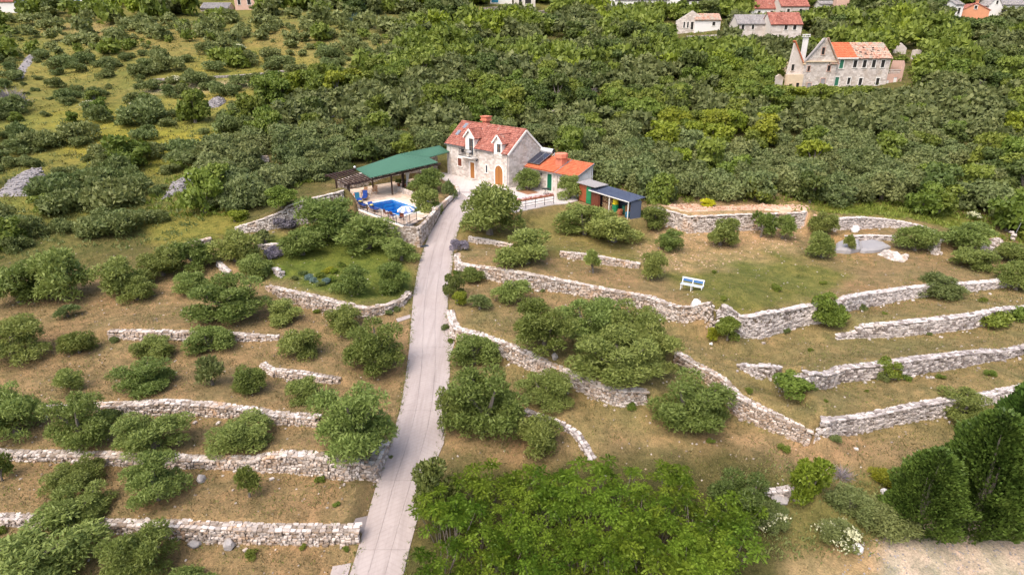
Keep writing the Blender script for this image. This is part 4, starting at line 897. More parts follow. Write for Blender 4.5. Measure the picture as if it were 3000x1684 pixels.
# bed under the flags, cut round the pool: four strips inside the outline
pav = MB(); a = -6.0
flag_big = []
while a < 15.6:
    wa = 0.62; b = -20.0
    while b < -0.4:
        wb = rp_.uniform(0.45, 0.85); ca, cb = a+wa/2, b+wb/2
        if inpoly(ca, cb, DECK) and not (PA0-0.32 < a+wa and a < PA1+0.32 and PB0-0.32 < b+wb and b < PB1+0.32):
            pav.box(-a-0.012, -(a+wa)+0.012, b+0.012, b+wb-0.012, DZ-0.05, DZ+rp_.uniform(-.004, .004), 0, rp_.random())
        b += wb
    a += wa
ob = pav.build('flagstones', MAT['deck_stone'], pool); ob['kind'] = 'stuff'
bedm = MB()
def clip_strip(P, lo, hi, ax):
    out = P
    for s, lim in ((1, lo), (-1, hi)):
        r2 = []
        for i in range(len(out)):
            p, q = out[i], out[(i+1) % len(out)]; fp, fq = s*(p[ax]-lim), s*(q[ax]-lim)
            if fp >= 0: r2.append(p)
            if fp*fq < 0: t = fp/(fp-fq); r2.append((p[0]+(q[0]-p[0])*t, p[1]+(q[1]-p[1])*t))
        out = r2
        if not out: return []
    return out
pieces = [clip_strip(DECK, -99, PA0, 0), clip_strip(DECK, PA1, 99, 0), clip_strip(clip_strip(DECK, PA0, PA1, 0), -99, PB0, 1), clip_strip(clip_strip(DECK, PA0, PA1, 0), PB1, 99, 1)]
for pc in pieces:
    if len(pc) > 2: bedm.add([hl(a, b, DZ-0.03) for a, b in pc], [tuple(range(len(pc)))])
bedm.build('paving_bed', MAT['mortar'], pool)
cop = MB()
for (a0, a1, b0, b1) in ((PA0-0.3, PA1+0.3, PB0-0.3, PB0), (PA0-0.3, PA1+0.3, PB1, PB1+0.3), (PA0-0.3, PA0, PB0, PB1), (PA1, PA1+0.3, PB0, PB1)):
    n = int(max(a1-a0, b1-b0)/0.6)
    for k in range(n):
        if a1-a0 > b1-b0: m = MB(); m.box(-(a0+(a1-a0)*k/n)-0.006, -(a0+(a1-a0)*(k+1)/n)+0.006, b0, b1, DZ-0.06, DZ+0.03); m.build('coping_stone', MAT['trim_white'], pool)
        else: m = MB(); m.box(-a0, -a1, b0+(b1-b0)*k/n+0.006, b0+(b1-b0)*(k+1)/n-0.006, DZ-0.06, DZ+0.03); m.build('coping_stone', MAT['trim_white'], pool)
bs = MB(); x0, x1 = -PA1, -PA0; zb_, zt_ = DZ-1.5, DZ-0.02
bs.add([(x0, PB0, zt_), (x1, PB0, zt_), (x1, PB1, zt_), (x0, PB1, zt_), (x0, PB0, zb_), (x1, PB0, zb_), (x1, PB1, zb_), (x0, PB1, zb_)], [(4, 5, 6, 7), (0, 4, 7, 3), (1, 2, 6, 5), (0, 1, 5, 4), (3, 7, 6, 2)])
bs.build('basin', MAT['pool_liner'], pool)
m = MB(); m.add([(x0, PB0, DZ-0.12), (x1, PB0, DZ-0.12), (x1, PB1, DZ-0.12), (x0, PB1, DZ-0.12)], [(0, 1, 2, 3)]); m.build('water', MAT['pool_water'], pool)
for k in range(3):
    m = MB(); m.box(-PA1+0.02, -PA1+0.4+0.3*k, PB1-1.4, PB1-0.02, zb_+0.02, DZ-1.2+0.35*(2-k)); m.build('pool_step', MAT['pool_liner'], pool)
# parapet lip and railing
lip = MB(); rl = [(-5.5, -19.75), (6.9, -19.75), (9.5, -18.7)]
for (a0, b0), (a1, b1) in zip(rl[:-1], rl[1:]): lip.bar(hl(a0, b0, DZ+0.06), hl(a1, b1, DZ+0.06), 0.34, 0.14)
lip.build('parapet', MAT['trim_white'], pool)
for (a0, b0), (a1, b1) in zip([(-4.2, -17.3)]+rl[:-1], rl):
    p = Vector(hl(a0, b0, DZ+0.12)); q = Vector(hl(a1, b1, DZ+0.12)); L = (q-p).length
    m = MB()
    for z in (0.12, 0.92): m.bar(p+Vector((0, 0, z)), q+Vector((0, 0, z)), 0.035, 0.035)
    for k in range(int(L/0.16)+1): r_ = p.lerp(q, min(1, k*0.16/L)); m.tube([r_, r_+Vector((0, 0, 0.92))], 0.012, 4)
    m.build('railing', MAT['iron'], pool)
    for k in range(int(L/1.55)+1): r_ = p.lerp(q, min(1, k*1.55/L)); m = MB(); m.bar(r_-Vector((0, 0, 0.05)), r_+Vector((0, 0, 0.98)), 0.05, 0.05); m.build('railing_post', MAT['iron'], pool)
# low stone kerbs and the corner wall by the road
def rubble_wall(name, lab, pts, h, th, mt, seed, frame=True, zb=None):
    """free standing low wall along points (world x, y, foot z)"""
    r = random.Random(seed); c0 = Vector(pts[0]); root = thing(name, lab, 'wall', c0); items = []; mm = MB()
    hs = h if isinstance(h, (list, tuple)) else [h]*len(pts)
    for i in range(len(pts)-1):
        p, q = Vector(pts[i]), Vector(pts[i+1]); L = (q-p).length; d = (q-p)/L; n = Vector((-d.y, d.x, 0)); yaw = math.atan2(d.y, d.x)
        a = p-c0; b = q-c0; w = n*(th/2-0.06)
        mm.add([a-w-Vector((0,0,.3)), a+w-Vector((0,0,.3)), a+w+Vector((0,0,hs[i]-.06)), a-w+Vector((0,0,hs[i]-.06)), b-w-Vector((0,0,.3)), b+w-Vector((0,0,.3)), b+w+Vector((0,0,hs[i+1]-.06)), b-w+Vector((0,0,hs[i+1]-.06))], [(0,1,2,3),(7,6,5,4),(4,5,1,0),(5,6,2,1),(6,7,3,2),(7,4,0,3)])
        for side in (-1, 1):
            z = 0
            while z < max(hs):
                rh = r.uniform(.15, .24); s = 0
                while s < L:
                    l = r.uniform(.22, .45); t = min(1, (s+l/2)/L); hh = hs[i]*(1-t)+hs[i+1]*t
                    if z+rh*0.6 < hh:
                        c = p.lerp(q, t)-c0+n*side*(th/2-0.10+r.uniform(-.02, .02)); items.append((c.x, c.y, c.z+z+rh/2, yaw+r.uniform(-.08, .08), d.z*0.9, l*1.02, .24, rh*1.05, r.randrange(12)))
                    s += l
                z += rh
        s = 0
        while s < L:
            l = r.uniform(.3, .5); t = min(1, (s+l/2)/L); hh = hs[i]*(1-t)+hs[i+1]*t; c = p.lerp(q, t)-c0; items.append((c.x, c.y, c.z+hh-0.03, yaw+r.uniform(-.06, .06), d.z+(hs[i+1]-hs[i])/L, l, th*1.05, .14, r.randrange(12))); s += l*0.97
    mm.build('wall_core', MAT['wall_core'], root); joined_stones('stone_fill', items, mt, root); return root
rubble_wall('stone_wall', 'high corner wall of the pool terrace beside the road', [hf(-5.6, -19.9, -2.6), hf(-7.4, -19.2, -2.3), hf(-5.6, -17.0, -1.7), hf(-3.9, -14.9, -1.1), hf(-2.5, -13.3, -0.7)], [2.35, 2.2, 1.6, 1.2, 0.9], 0.42, 'dry_stone', 61)
rubble_wall('stone_wall', 'low kerb wall of the round garden bed at the top of the road', [hf(-2.4, -13.2, -0.6), hf(-0.4, -10.2, -0.15), hf(1.7, -7.2, 0), hf(5.4, -4.6, 0)], [0.8, 0.5, 0.35, 0.25], 0.36, 'dry_stone', 62)
rubble_wall('stone_wall', 'pale low wall between the pool paving and the garden bed', [hf(9.9, -10.9, -0.4), hf(4.05, -11.25, -0.4), hf(-0.45, -12.9, -0.4), hf(-2.5, -13.9, -0.4)], 0.55, 0.34, 'ashlar', 63)
rubble_wall('stone_wall', 'stone back wall under the green pergola roof', [hf(15.5, -16.6, -0.4), hf(15.8, -9.5, -0.4), hf(15.9, -0.4, -0.2)], [1.3, 2.3, 2.6], 0.45, 'dry_stone', 64)
# ------------------------------------------------------------------ pergola with green roof
pg = thing('pergola', 'dark timber pergola with green shingle roof between pool and house', 'pergola', HO, HROT)
RP = [(7.9, -15.9, 2.35), (8.0, -5.6, 3.02), (11.6, -4.6, 3.10), (12.95, 0.05, 3.25), (15.3, -0.1, 3.88), (14.1, -7.9, 3.58), (12.6, -15.3, 2.72)]
for nm, quad in (('roof', [0, 1, 5, 6]), ('roof', [2, 3, 4, 5]), ('roof', [1, 2, 5])):
    m = MB(); m.slab([hl(*RP[i]) for i in quad], 0.09); r_ = m.build(nm, MAT['shingle_green'], pg)
    a, b, c, d = [Vector(hl(*RP[i])) for i in (quad if len(quad) == 4 else quad+[quad[2]])]
    m = MB()
    for k in range(1, 13):
        t = k/13; m.bar(a.lerp(d, t)+Vector((0, 0, 0.006)), b.lerp(c, t)+Vector((0, 0, 0.006)), 0.10, 0.022)
    m.build('shingle_courses', MAT['shingle_green'], r_)
def gz(a, b): return 1.78+(b+19.0)*0.066+max(0, a-8)*0.085
posts = [(8.4, -18.7, -0.45, 0.26), (12.6, -18.2, -0.45, 0.18), (8.5, -12.6, -0.45, 0.15), (10.6, -9.6, -0.45, 0.26), (13.8, -12.4, -0.45, 0.16), (14.6, -7.0, -0.45, 0.16), (11.9, -4.6, -0.45, 0.16)]
for a, b, z, w in posts: m = MB(); m.bar(hl(a, b, z), hl(a, b, gz(a, b)-0.02), w, w); m.build('post', MAT['wood_dark'], pg)
for a0, a1 in ((8.2, 8.2), (13.2, 13.6)):
    m = MB(); m.bar(hl(a0, -19.3, gz(a0, -19.3)), hl(a1, -5.0, gz(a1, -5.0)), 0.16, 0.22); m.build('beam', MAT['wood_dark'], pg)
for k in range(8):
    b = -19.2+k*0.46; m = MB(); m.bar(hl(7.4, b, gz(7.4, b)+0.19), hl(13.0, b, gz(13.0, b)+0.19), 0.09, 0.15); m.build('rafter', MAT['wood_dark'], pg)
for k in range(10):
    b = -14.8+k*1.0; m = MB(); m.bar(hl(8.0, b, gz(8.0, b)+0.06), hl(13.4, b, gz(13.4, b)+0.06), 0.07, 0.10); m.build('rafter', MAT['wood_dark'], pg)
cu = thing('curtain', 'white curtain tied back to a pergola post', 'curtain', hf(10.2, -9.35, -0.4), HROT)
m = MB(); vv = []; ff = []; nz_, nc = 12, 13
for i in range(nz_+1):
    t = i/nz_; wd = 0.95*(1-t)**1.2+0.16 if t < 0.62 else 0.20+0.12*(t-0.62)
    for j in range(nc+1): s = j/nc; vv.append((s*wd, 0.05*math.sin(s*18)*(0.5+0.5*(1-t)), 2.45*(1-t)+0.03))
for i in range(nz_):
    for j in range(nc): ff.append((i*(nc+1)+j, (i+1)*(nc+1)+j, (i+1)*(nc+1)+j+1, i*(nc+1)+j+1))
m.add(vv, ff); m.build('drape', MAT['curtain_white'], cu, smooth=True); m = MB(); m.lathe([(0.14, 0.92), (0.16, 0.95), (0.14, 0.98)], 10, (0.1, 0, 0)); m.build('tie', MAT['curtain_white'], cu)
lt = thing('globe_lamp', 'small white globe lamp on the corner of the green roof', 'lamp', hf(12.55, -15.45, 2.74), HROT)
m = MB(); m.lathe([(0.04, 0.0), (0.04, 0.08)], 8); m.build('base', MAT['iron'], lt)
m = MB(); m.lathe([(0.05, 0.08), (0.13, 0.13), (0.16, 0.22), (0.13, 0.31), (0.04, 0.36)], 12); m.build('globe', MAT['bench_white'], lt, smooth=True)
# ------------------------------------------------------------------ pool furniture
def lounger_parts(fab):
    fr = MB(); fr.bar((0, -0.3, 0.3), (1.85, -0.3, 0.3), 0.05, 0.06); fr.bar((0, 0.3, 0.3), (1.85, 0.3, 0.3), 0.05, 0.06); fr.bar((0.05, -0.3, 0.3), (0.05, 0.3, 0.3), 0.05, 0.06); fr.bar((1.8, -0.3, 0.3), (1.8, 0.3, 0.3), 0.05, 0.06)
    leg = MB(); leg.bar((0, 0, 0), (0, 0, 0.3), 0.05, 0.05)
    cs = MB(); cs.box(0.62, 1.85, -0.28, 0.28, 0.34, 0.43); bk = MB(); bk.extr([(0.62, -0.28, 0.34), (0.62, 0.28, 0.34), (0.10, 0.28, 0.92), (0.10, -0.28, 0.92)], (0.07, 0, 0.07))
    return fr.mesh('frame', MAT['wood_teak']), leg.mesh('leg', MAT['wood_teak']), cs.mesh('seat_cushion', MAT[fab]), bk.mesh('back_cushion', MAT[fab])
LP = {f: lounger_parts(f) for f in ('fabric_blue', 'fabric_teal')}
def lounger(a, b, yaw, fab, lab):
    t = thing('sun_lounger', lab, 'sun lounger', hf(a, b, DZ+0.005), HROT+yaw, 'loungers round the pool'); fr, lg_, cs, bk = LP[fab]
    link('frame', fr, t)
    for x in (0.1, 1.7):
        for y in (-0.3, 0.3): link('leg', lg_, t, (x, y, 0))
    link('seat_cushion', cs, t); link('back_cushion', bk, t); return t
lounger(9.3, -16.0, math.radians(-35), 'fabric_blue', 'royal blue sun lounger beside the two wooden deck chairs')
lounger(9.0, -17.4, math.radians(-20), 'fabric_teal', 'blue sun lounger at the foot of the thick pergola post, orange towel on it')
lounger(6.1, -18.7, math.radians(-5), 'fabric_blue', 'blue sun lounger between railing and pool, pale yellow pillow, next to the post')
lounger(3.6, -18.7, math.radians(0), 'fabric_blue', 'blue sun lounger between railing and pool, yellow green pillow, towards the parasol')
def cushion(name, lab, cat, a, b, z, sz, mt, yaw=0.0):
    t = bpy.data.objects.new(name, None); m = MB(); sx, sy, h = sz; vv = []; n = 8
    for k, zz, sc_ in ((0, 0, .8), (1, h*.3, 1), (2, h*.7, 1), (3, h, .75)):
        for j in range(n): an = 2*math.pi*(j+.5)/n; vv.append((math.copysign(abs(math.cos(an))**.5, math.cos(an))*sx/2*sc_, math.copysign(abs(math.sin(an))**.5, math.sin(an))*sy/2*sc_, zz))
    ff = [tuple(range(n-1, -1, -1)), tuple(3*n+j for j in range(n))]+[(k*n+j, k*n+(j+1) % n, (k+1)*n+(j+1) % n, (k+1)*n+j) for k in range(3) for j in range(n)]
    m.add(vv, ff); o = m.build(name, MAT[mt], None, smooth=True, loc=hf(a, b, DZ+z), rot=(0, 0, HROT+yaw)); tag(o, lab, cat); bpy.data.objects.remove(t); return o
cushion('pillow', 'pale yellow pillow on the blue lounger near the post', 'pillow', 5.6, -18.75, 0.6, (0.5, 0.42, 0.14), 'fabric_yellow', 0.2)
cushion('pillow', 'yellow green pillow on the blue lounger towards the parasol', 'pillow', 3.1, -18.7, 0.6, (0.5, 0.42, 0.14), 'fabric_yellow', -0.1)
cushion('towel', 'orange towel heaped on the lounger by the thick post', 'towel', 9.0, -17.55, 0.62, (0.45, 0.5, 0.22), 'fabric_orange', 0.3)
def deckchair(a, b, yaw, lab):
    t = thing('deck_chair', lab, 'chair', hf(a, b, DZ+0.005), HROT+yaw, 'wooden deck chairs on the pool paving')
    for k in range(5): m = MB(); y = -0.22+k*0.11; m.bar((0.05, y, 0.33), (0.62, y, 0.40), 0.09, 0.025); m.build('seat_slat', MAT['wood_teak'], t)
    for k in range(5): m = MB(); y = -0.22+k*0.11; m.bar((0.03, y, 0.34), (-0.36, y, 1.0), 0.09, 0.025); m.build('back_slat', MAT['wood_teak'], t)
    for sg in (-1, 1):
        m = MB(); m.bar((0.6, sg*0.29, 0.0), (0.0, sg*0.29, 0.62), 0.05, 0.05); m.build('leg', MAT['wood_teak'], t)
        m = MB(); m.bar((-0.3, sg*0.29, 0.0), (0.2, sg*0.29, 0.60), 0.05, 0.05); m.build('leg', MAT['wood_teak'], t)
        m = MB(); m.bar((-0.25, sg*0.31, 0.62), (0.55, sg*0.31, 0.58), 0.07, 0.03); m.build('armrest', MAT['wood_teak'], t)
deckchair(10.7, -15.3, math.radians(-60), 'slatted wooden deck chair next to the royal blue lounger')
deckchair(10.6, -13.9, math.radians(-50), 'slatted wooden deck chair next to the stone back wall')
uq = onz(950+1440/6.026, 480+790/6.026, 7.0+DZ+1.9)
um = thing('parasol', 'blue and white striped parasol over the pool edge', 'parasol', (uq[0], uq[1], 7.0+DZ), HROT)
m = MB(); m.tube([(0, 0, 0), (0, 0, 2.15)], 0.025, 8); m.build('pole', MAT['metal_white'], um)
m = MB(); m.lathe([(0.25, 0.0), (0.25, 0.06), (0.06, 0.1), (0.05, 0.25)], 14); m.build('base', MAT['metal_grey'], um)
for k in range(16):
    m = MB(); a0, a1 = 2*math.pi*k/16, 2*math.pi*(k+1)/16; R1 = 0.92
    P_ = lambda r, a, z: (r*math.cos(a), r*math.sin(a), z)
    m.add([P_(0.02, a0, 2.2), P_(0.02, a1, 2.2), P_(0.55, a1, 2.06), P_(0.55, a0, 2.06), P_(R1, a1, 1.80), P_(R1, a0, 1.80), P_(R1+0.01, a1, 1.66), P_(R1+0.01, a0, 1.66)], [(0, 1, 2, 3), (3, 2, 4, 5), (5, 4, 6, 7)])
    m.build('canopy_panel', MAT['curtain_white'] if k % 2 else MAT['stripe_blue'], um)
def chair(a, b, yaw, mt, lab):
    t = thing('pool_chair', lab, 'chair', hf(a, b, DZ+0.005), HROT+yaw, 'chairs under the parasol')
    for x, y, h in ((0.22, 0.22, .45), (0.22, -0.22, .45), (-0.22, 0.22, .92), (-0.22, -0.22, .92)): m = MB(); m.bar((x, y, 0), (x-(0.08 if h > .5 else 0), y, h), 0.035, 0.035); m.build('leg', MAT['wood_brown'], t)
    m = MB(); m.box(-0.24, 0.25, -0.24, 0.24, 0.42, 0.47); m.build('seat', MAT[mt], t)
    m = MB(); m.extr([(-0.24, -0.22, 0.55), (-0.24, 0.22, 0.55), (-0.30, 0.22, 0.93), (-0.30, -0.22, 0.93)], (0.03, 0, 0)); m.build('backrest', MAT['wood_brown'], t)
chair(-0.7, -18.95, 1.5, 'wood_red', 'red wooden chair at the railing under the parasol, pool side')
chair(-1.9, -18.9, 1.8, 'fabric_blue', 'red framed chair with blue seat under the parasol')
chair(-2.9, -18.4, 2.6, 'wood_red', 'red wooden chair beside the oleander bush')
tb = thing('pool_table', 'small round table between the red chairs', 'table', hf(-2.0, -18.0, DZ+0.005), HROT)
m = MB(); m.lathe([(0.36, 0.68), (0.38, 0.70), (0.38, 0.72)], 18); m.build('table_top', MAT['wood_teak'], tb)
m = MB(); m.lathe([(0.22, 0.0), (0.2, 0.03), (0.035, 0.06), (0.03, 0.68)], 10); m.build('pedestal', MAT['iron'], tb)
tb = thing('yard_table', 'round black iron table by the green annex door', 'table', (4.3, 74.2, 7.005), 0.3)
m = MB(); m.lathe([(0.50, 0.70), (0.52, 0.72), (0.52, 0.74)], 20); m.build('table_top', MAT['iron'], tb)
for k in range(3): m = MB(); a = k*2.09; m.tube([(0.42*math.cos(a), 0.42*math.sin(a), 0), (0.12*math.cos(a), 0.12*math.sin(a), 0.4), (0.3*math.cos(a), 0.3*math.sin(a), 0.7)], 0.02, 5); m.build('leg', MAT['iron'], tb)
bt = thing('balcony_table', 'small cloth covered table on the balcony', 'table', hf(7.55, -0.62, 3.275), HROT)
m = MB(); m.lathe([(0.33, 0.55), (0.34, 0.70), (0.33, 0.72)], 14); m.build('cloth', MAT['curtain_white'], bt); m = MB(); m.lathe([(0.2, 0), (0.03, 0.04), (0.03, 0.56)], 8); m.build('pedestal', MAT['iron'], bt)
bc = thing('balcony_chair', 'dark chair at the left end of the balcony beside its railing', 'chair', hf(8.85, -0.6, 3.275), HROT+0.4)
m = MB(); m.box(-0.22, 0.22, -0.22, 0.22, 0.42, 0.46); m.build('seat', MAT['iron'], bc); m = MB(); m.extr([(-0.22, -0.22, .5), (0.22, -0.22, .5), (0.22, -0.28, .92), (-0.22, -0.28, .92)], (0, 0.03, 0)); m.build('backrest', MAT['iron'], bc)
for x in (-.2, .2):
    for y in (-.2, .2): m = MB(); m.bar((x, y, 0), (x, y, 0.42), 0.03, 0.03); m.build('leg', MAT['iron'], bc)
# ------------------------------------------------------------------ the ruined house on the slope
rh = hit(2436, 262); RO = (rh[0], rh[1], rh[2]-0.3); rrot = math.radians(8)
ruin = thing('ruined_house', 'large half ruined stone house with a patchy red roof and green shutters', 'house', RO, rrot)
def gz_house(root, x0, x1, y0, y1, z0, ez, rz, mt):
    m = MB(); ym = (y0+y1)/2; m.extr([(x0, y0, z0), (x0, y1, z0), (x0, y1, ez), (x0, ym, rz), (x0, y0, ez)], (x1-x0, 0, 0)); return m.build('wall', MAT[mt], root)
RW = 6.4
gz_house(ruin, 0, 11.4, 0.4, RW+.4, -2.5, 5.9, 8.45, 'mortar')
wins = [(0.95, 1.75, 3.95, 5.45), (0.62, 1.42, 0.9, 2.4), (3.75, 4.5, 4.1, 5.4), (5.7, 6.45, 4.1, 5.4), (7.6, 8.35, 4.1, 5.4), (9.5, 10.25, 4.1, 5.4), (3.2, 3.8, 1.1, 2.3), (9.2, 9.9, 0.9, 2.2), (5.6, 6.3, 0.9, 2.2)]
hol = [(a-.15, b+.15, c-.1, d+.15) for a, b, c, d in wins]
facing(ruin, (0, 0.4, 0), (1, 0, 0), (0, -1, 0), 0, 11.4, lambda u: 5.85, hol, 'ashlar_grey', bh=(.26, .36), bl=(.4, .8), z0=-2.3, seed=71)
facing(ruin, (11.4, 0.4, 0), (0, 1, 0), (1, 0, 0), 0, RW, lambda u: 5.9+2.55*(1-abs(u-RW/2)/(RW/2))-.1, [], 'ashlar_grey', bh=(.26, .36), bl=(.4, .8), z0=-2.3, seed=72)
for i, (a, b, c, d) in enumerate(wins): opening(ruin, (0, 0.4, 0), (1, 0, 0), (0, -1, 0), a, b, c, d, 'shutter_green' if i < 2 else 'void', 'trim_white', 'window', fw=0.13, bars=False)
ru = Vector((0, RW/2, 2.55)); rl_ = ru.length+0.35
for x0, x1, mt, nm, ms in ((0.1, 4.35, 'tile_orange', 'new_roof', 0), (4.37, 11.6, 'tile_old', 'old_roof', 0.10)):
    p = Vector((x0, 0.4, 5.93))-ru.normalized()*0.35; m = MB(); m.slab([p, p+Vector((x1-x0, 0, 0)), p+Vector((x1-x0, 0, 0))+ru.normalized()*rl_, p+ru.normalized()*rl_], 0.12); r_ = m.build(nm, MAT[mt], ruin)
    tiles(r_, p, (1, 0, 0), ru, x1-x0, rl_, mt, pitch=0.30, row=0.5, seed=73, miss=ms)
    rb_ = Vector((0, -RW/2, 2.55)); p = Vector((x0, RW+.4, 5.93))-rb_.normalized()*.35; m = MB(); m.slab([p+Vector((x1-x0, 0, 0)), p, p+rb_.normalized()*rl_, p+Vector((x1-x0, 0, 0))+rb_.normalized()*rl_], 0.12); m.build(nm, MAT[mt], ruin)
m = MB(); m.box(0.1, 4.35, -0.02, 0.36, 5.62, 5.86); m.build('cornice', MAT['trim_white'], ruin)
m = MB(); rnd = random.Random(9)
for k in range(9):
    x = rnd.uniform(4.8, 11.2); s = rnd.uniform(0.4, 2.9); c = Vector((x, 0.4, 5.93))+ru.normalized()*s; n_ = Vector((0, -2.55, RW/2)).normalized(); w = rnd.uniform(.15, .35); h = rnd.uniform(.12, .3)
    m.extr([c+Vector((-w, 0, 0))+n_*.13, c+Vector((w, 0, 0))+n_*.13, c+Vector((w*.7, 0, 0))+ru.normalized()*h+n_*.13, c+Vector((-w*.8, 0, 0))+ru.normalized()*h*1.2+n_*.13], n_*0.02)
m.build('roof_hole', MAT['void'], ruin)
_D = rh[1]*CP-(rh[2]-CAMH)*SP; ruin.scale = (_D/124.0*1.10,)*3
# gable wing, its front roof fallen in
gw = [(-6.7, -2.5), (0.0, -2.5), (0.0, 4.8), (-2.9, 9.2), (-3.35, 9.2), (-6.7, 4.8)]
m = MB(); m.extr([(x, -0.2, z) for x, z in gw], (0, 0.6, 0)); m.build('gable_wall', MAT['ashlar_grey'], ruin)
gf = lambda u: (4.75+(9.1-4.75)*max(0, 1-abs(u-3.55)/3.5))
gwin = [(3.15, 3.75, 6.4, 7.6), (4.9, 5.5, 3.5, 4.5), (1.4, 2.2, -0.2, 1.4), (4.0, 4.9, 0.2, 2.2), (0.9, 1.4, 3.5, 4.4)]
facing(ruin, (-6.7, -0.2, 0), (1, 0, 0), (0, -1, 0), 0, 6.7, gf, [(a-.1, b+.1, c-.1, d+.1) for a, b, c, d in gwin], 'ashlar_grey', bh=(.26, .36), bl=(.35, .7), z0=-2.4, seed=74)
for a, b, c, d in gwin: opening(ruin, (-6.7, -0.2, 0), (1, 0, 0), (0, -1, 0), a, b, c, d, 'void' if c > 2 else 'tarp_grey', 'plaster_pink', 'window', fw=0.1, bars=False)
m = MB(); m.box(-6.7, 0, 0.4, 0.7, -2.4, 4.6); m.box(-6.7, -6.2, 0.4, 6.0, -2.4, 4.6); m.box(-6.7, 0, 5.6, 6.0, -2.4, 5.0); m.build('inner_wall', MAT['plaster_cream'], ruin)
m = MB(); m.bar((-6.8, -0.35, 4.85), (-6.55, -0.35, 4.85), 0.7, 0.3); m.bar((-6.9, -0.3, 5.2), (0.1, -0.3, 5.2), 0.35, 0.22); m.build('cornice', MAT['plaster_cream'], ruin)
for p, q in (((0.25, -0.3, 4.7), (-2.85, -0.3, 9.25)), ((-6.8, -0.3, 5.1), (-3.4, -0.3, 9.2))):
    m = MB(); m.bar(p, q, 0.5, 0.16); m.build('verge_tiles', MAT['tile_old'] if p[0] > 0 else MAT['tile_grey'], ruin)
m = MB(); m.slab([(-1.6, -0.5, 4.95), (0.35, -0.5, 4.85), (0.35, 0.3, 5.2), (-1.6, 0.3, 5.3)], 0.2); m.build('roof_remnant', MAT['tile_old'], ruin)
m = MB(); m.box(-6.1, -5.4, 1.6, 2.3, 3.0, 9.4); ch = m.build('chimney', MAT['plaster_white'], ruin); m = MB(); m.box(-6.3, -5.2, 1.4, 2.5, 9.4, 9.5); m.box(-6.25, -5.25, 1.45, 2.45, 9.7, 9.9)
for sx in (-6.2, -5.35):
    for sy in (1.5, 2.3): m.box(sx, sx+.12, sy, sy+.12, 9.5, 9.7)
m.build('chimney_cap', MAT['plaster_white'], ch)
# left part with the sloping wall and porch
m = MB(); m.extr([(-9.6, -0.1, -2.5), (-6.72, -0.1, -2.5), (-6.72, -0.1, 4.7), (-9.0, -0.1, 8.6), (-9.3, -0.1, 5.5), (-9.6, -0.1, 3.2)], (0, 0.5, 0)); m.build('broken_wall', MAT['ashlar_grey'], ruin)
m = MB(); m.bar((-9.15, 0.1, 8.75), (-6.6, 0.1, 4.75), 0.8, 0.18); m.build('verge_tiles', MAT['tile_orange'], ruin)
m = MB(); m.box(-9.9, -6.75, -0.9, -0.12, -2.5, 2.95); m.build('porch_wall', MAT['plaster_cream'], ruin)
opening(ruin, (-9.9, -0.9, 0), (1, 0, 0), (0, -1, 0), 0.5, 1.15, 0.3, 1.35, 'void', 'plaster_cream', 'window', fw=.08, bars=False); opening(ruin, (-9.9, -0.9, 0), (1, 0, 0), (0, -1, 0), 1.9, 2.5, -0.9, 1.5, 'void', 'plaster_cream', 'doorway', fw=.08, bars=False, sill=False)
opening(ruin, (-9.3, -0.1, 0), (1, 0, 0), (0, -1, 0), 0.3, 0.85, 3.6, 4.7, 'void', 'ashlar_grey', 'window', fw=.08, bars=False)
m = MB(); m.extr([(-12.2, -0.6, -2.8), (-10.5, -0.4, -2.8), (-10.4, -0.4, 2.4), (-11.2, -0.5, 3.0), (-12.1, -0.6, 2.6)], (0, 0.6, 0)); m.build('wall_stub', MAT['ashlar_grey'], ruin)
# pink terrace wall on the right end
m = MB(); m.box(11.45, 14.4, 0.8, 1.2, -2.5, 2.9); m.build('terrace_wall', MAT['plaster_pink'], ruin)
m = MB(); m.bar((11.45, 1.0, 3.65), (14.4, 1.0, 3.65), 0.25, 0.12)
for k in range(11): m.tube([(11.6+k*.27, 1.0, 2.9), (11.6+k*.27, 1.0, 3.25), (11.6+k*.27, 1.0, 3.6)], [0.05, 0.09, 0.05], 6)
m.build('balustrade', MAT['ashlar_grey'], ruin)
m = MB(); m.extr([(14.4, 0.8, -3.5), (14.9, 0.8, -3.5), (14.95, 0.8, 4.6), (14.6, 0.8, 5.3), (14.4, 0.8, 4.0)], (0, 3.0, 0)); m.build('pier', MAT['plaster_pink'], ruin)
opening(ruin, (11.45, 0.8, 0), (1, 0, 0), (0, -1, 0), 1.7, 2.4, 0.6, 2.3, 'plaster_white', 'plaster_pink', 'doorway', fw=.1, bars=False, sill=False); opening(ruin, (11.45, 0.8, 0), (1, 0, 0), (0, -1, 0), 0.3, 0.8, 1.0, 1.8, 'plaster_white', 'plaster_pink', 'window', fw=.1, bars=False)
m = MB(); m.extr([(-0.4, -1.6, -4.6), (2.0, -1.6, -4.6), (1.8, -1.6, -0.5), (-0.2, -1.6, 0.1)], (0, 1.9, 0)); m.build('buttress', MAT['plaster_white'], ruin)
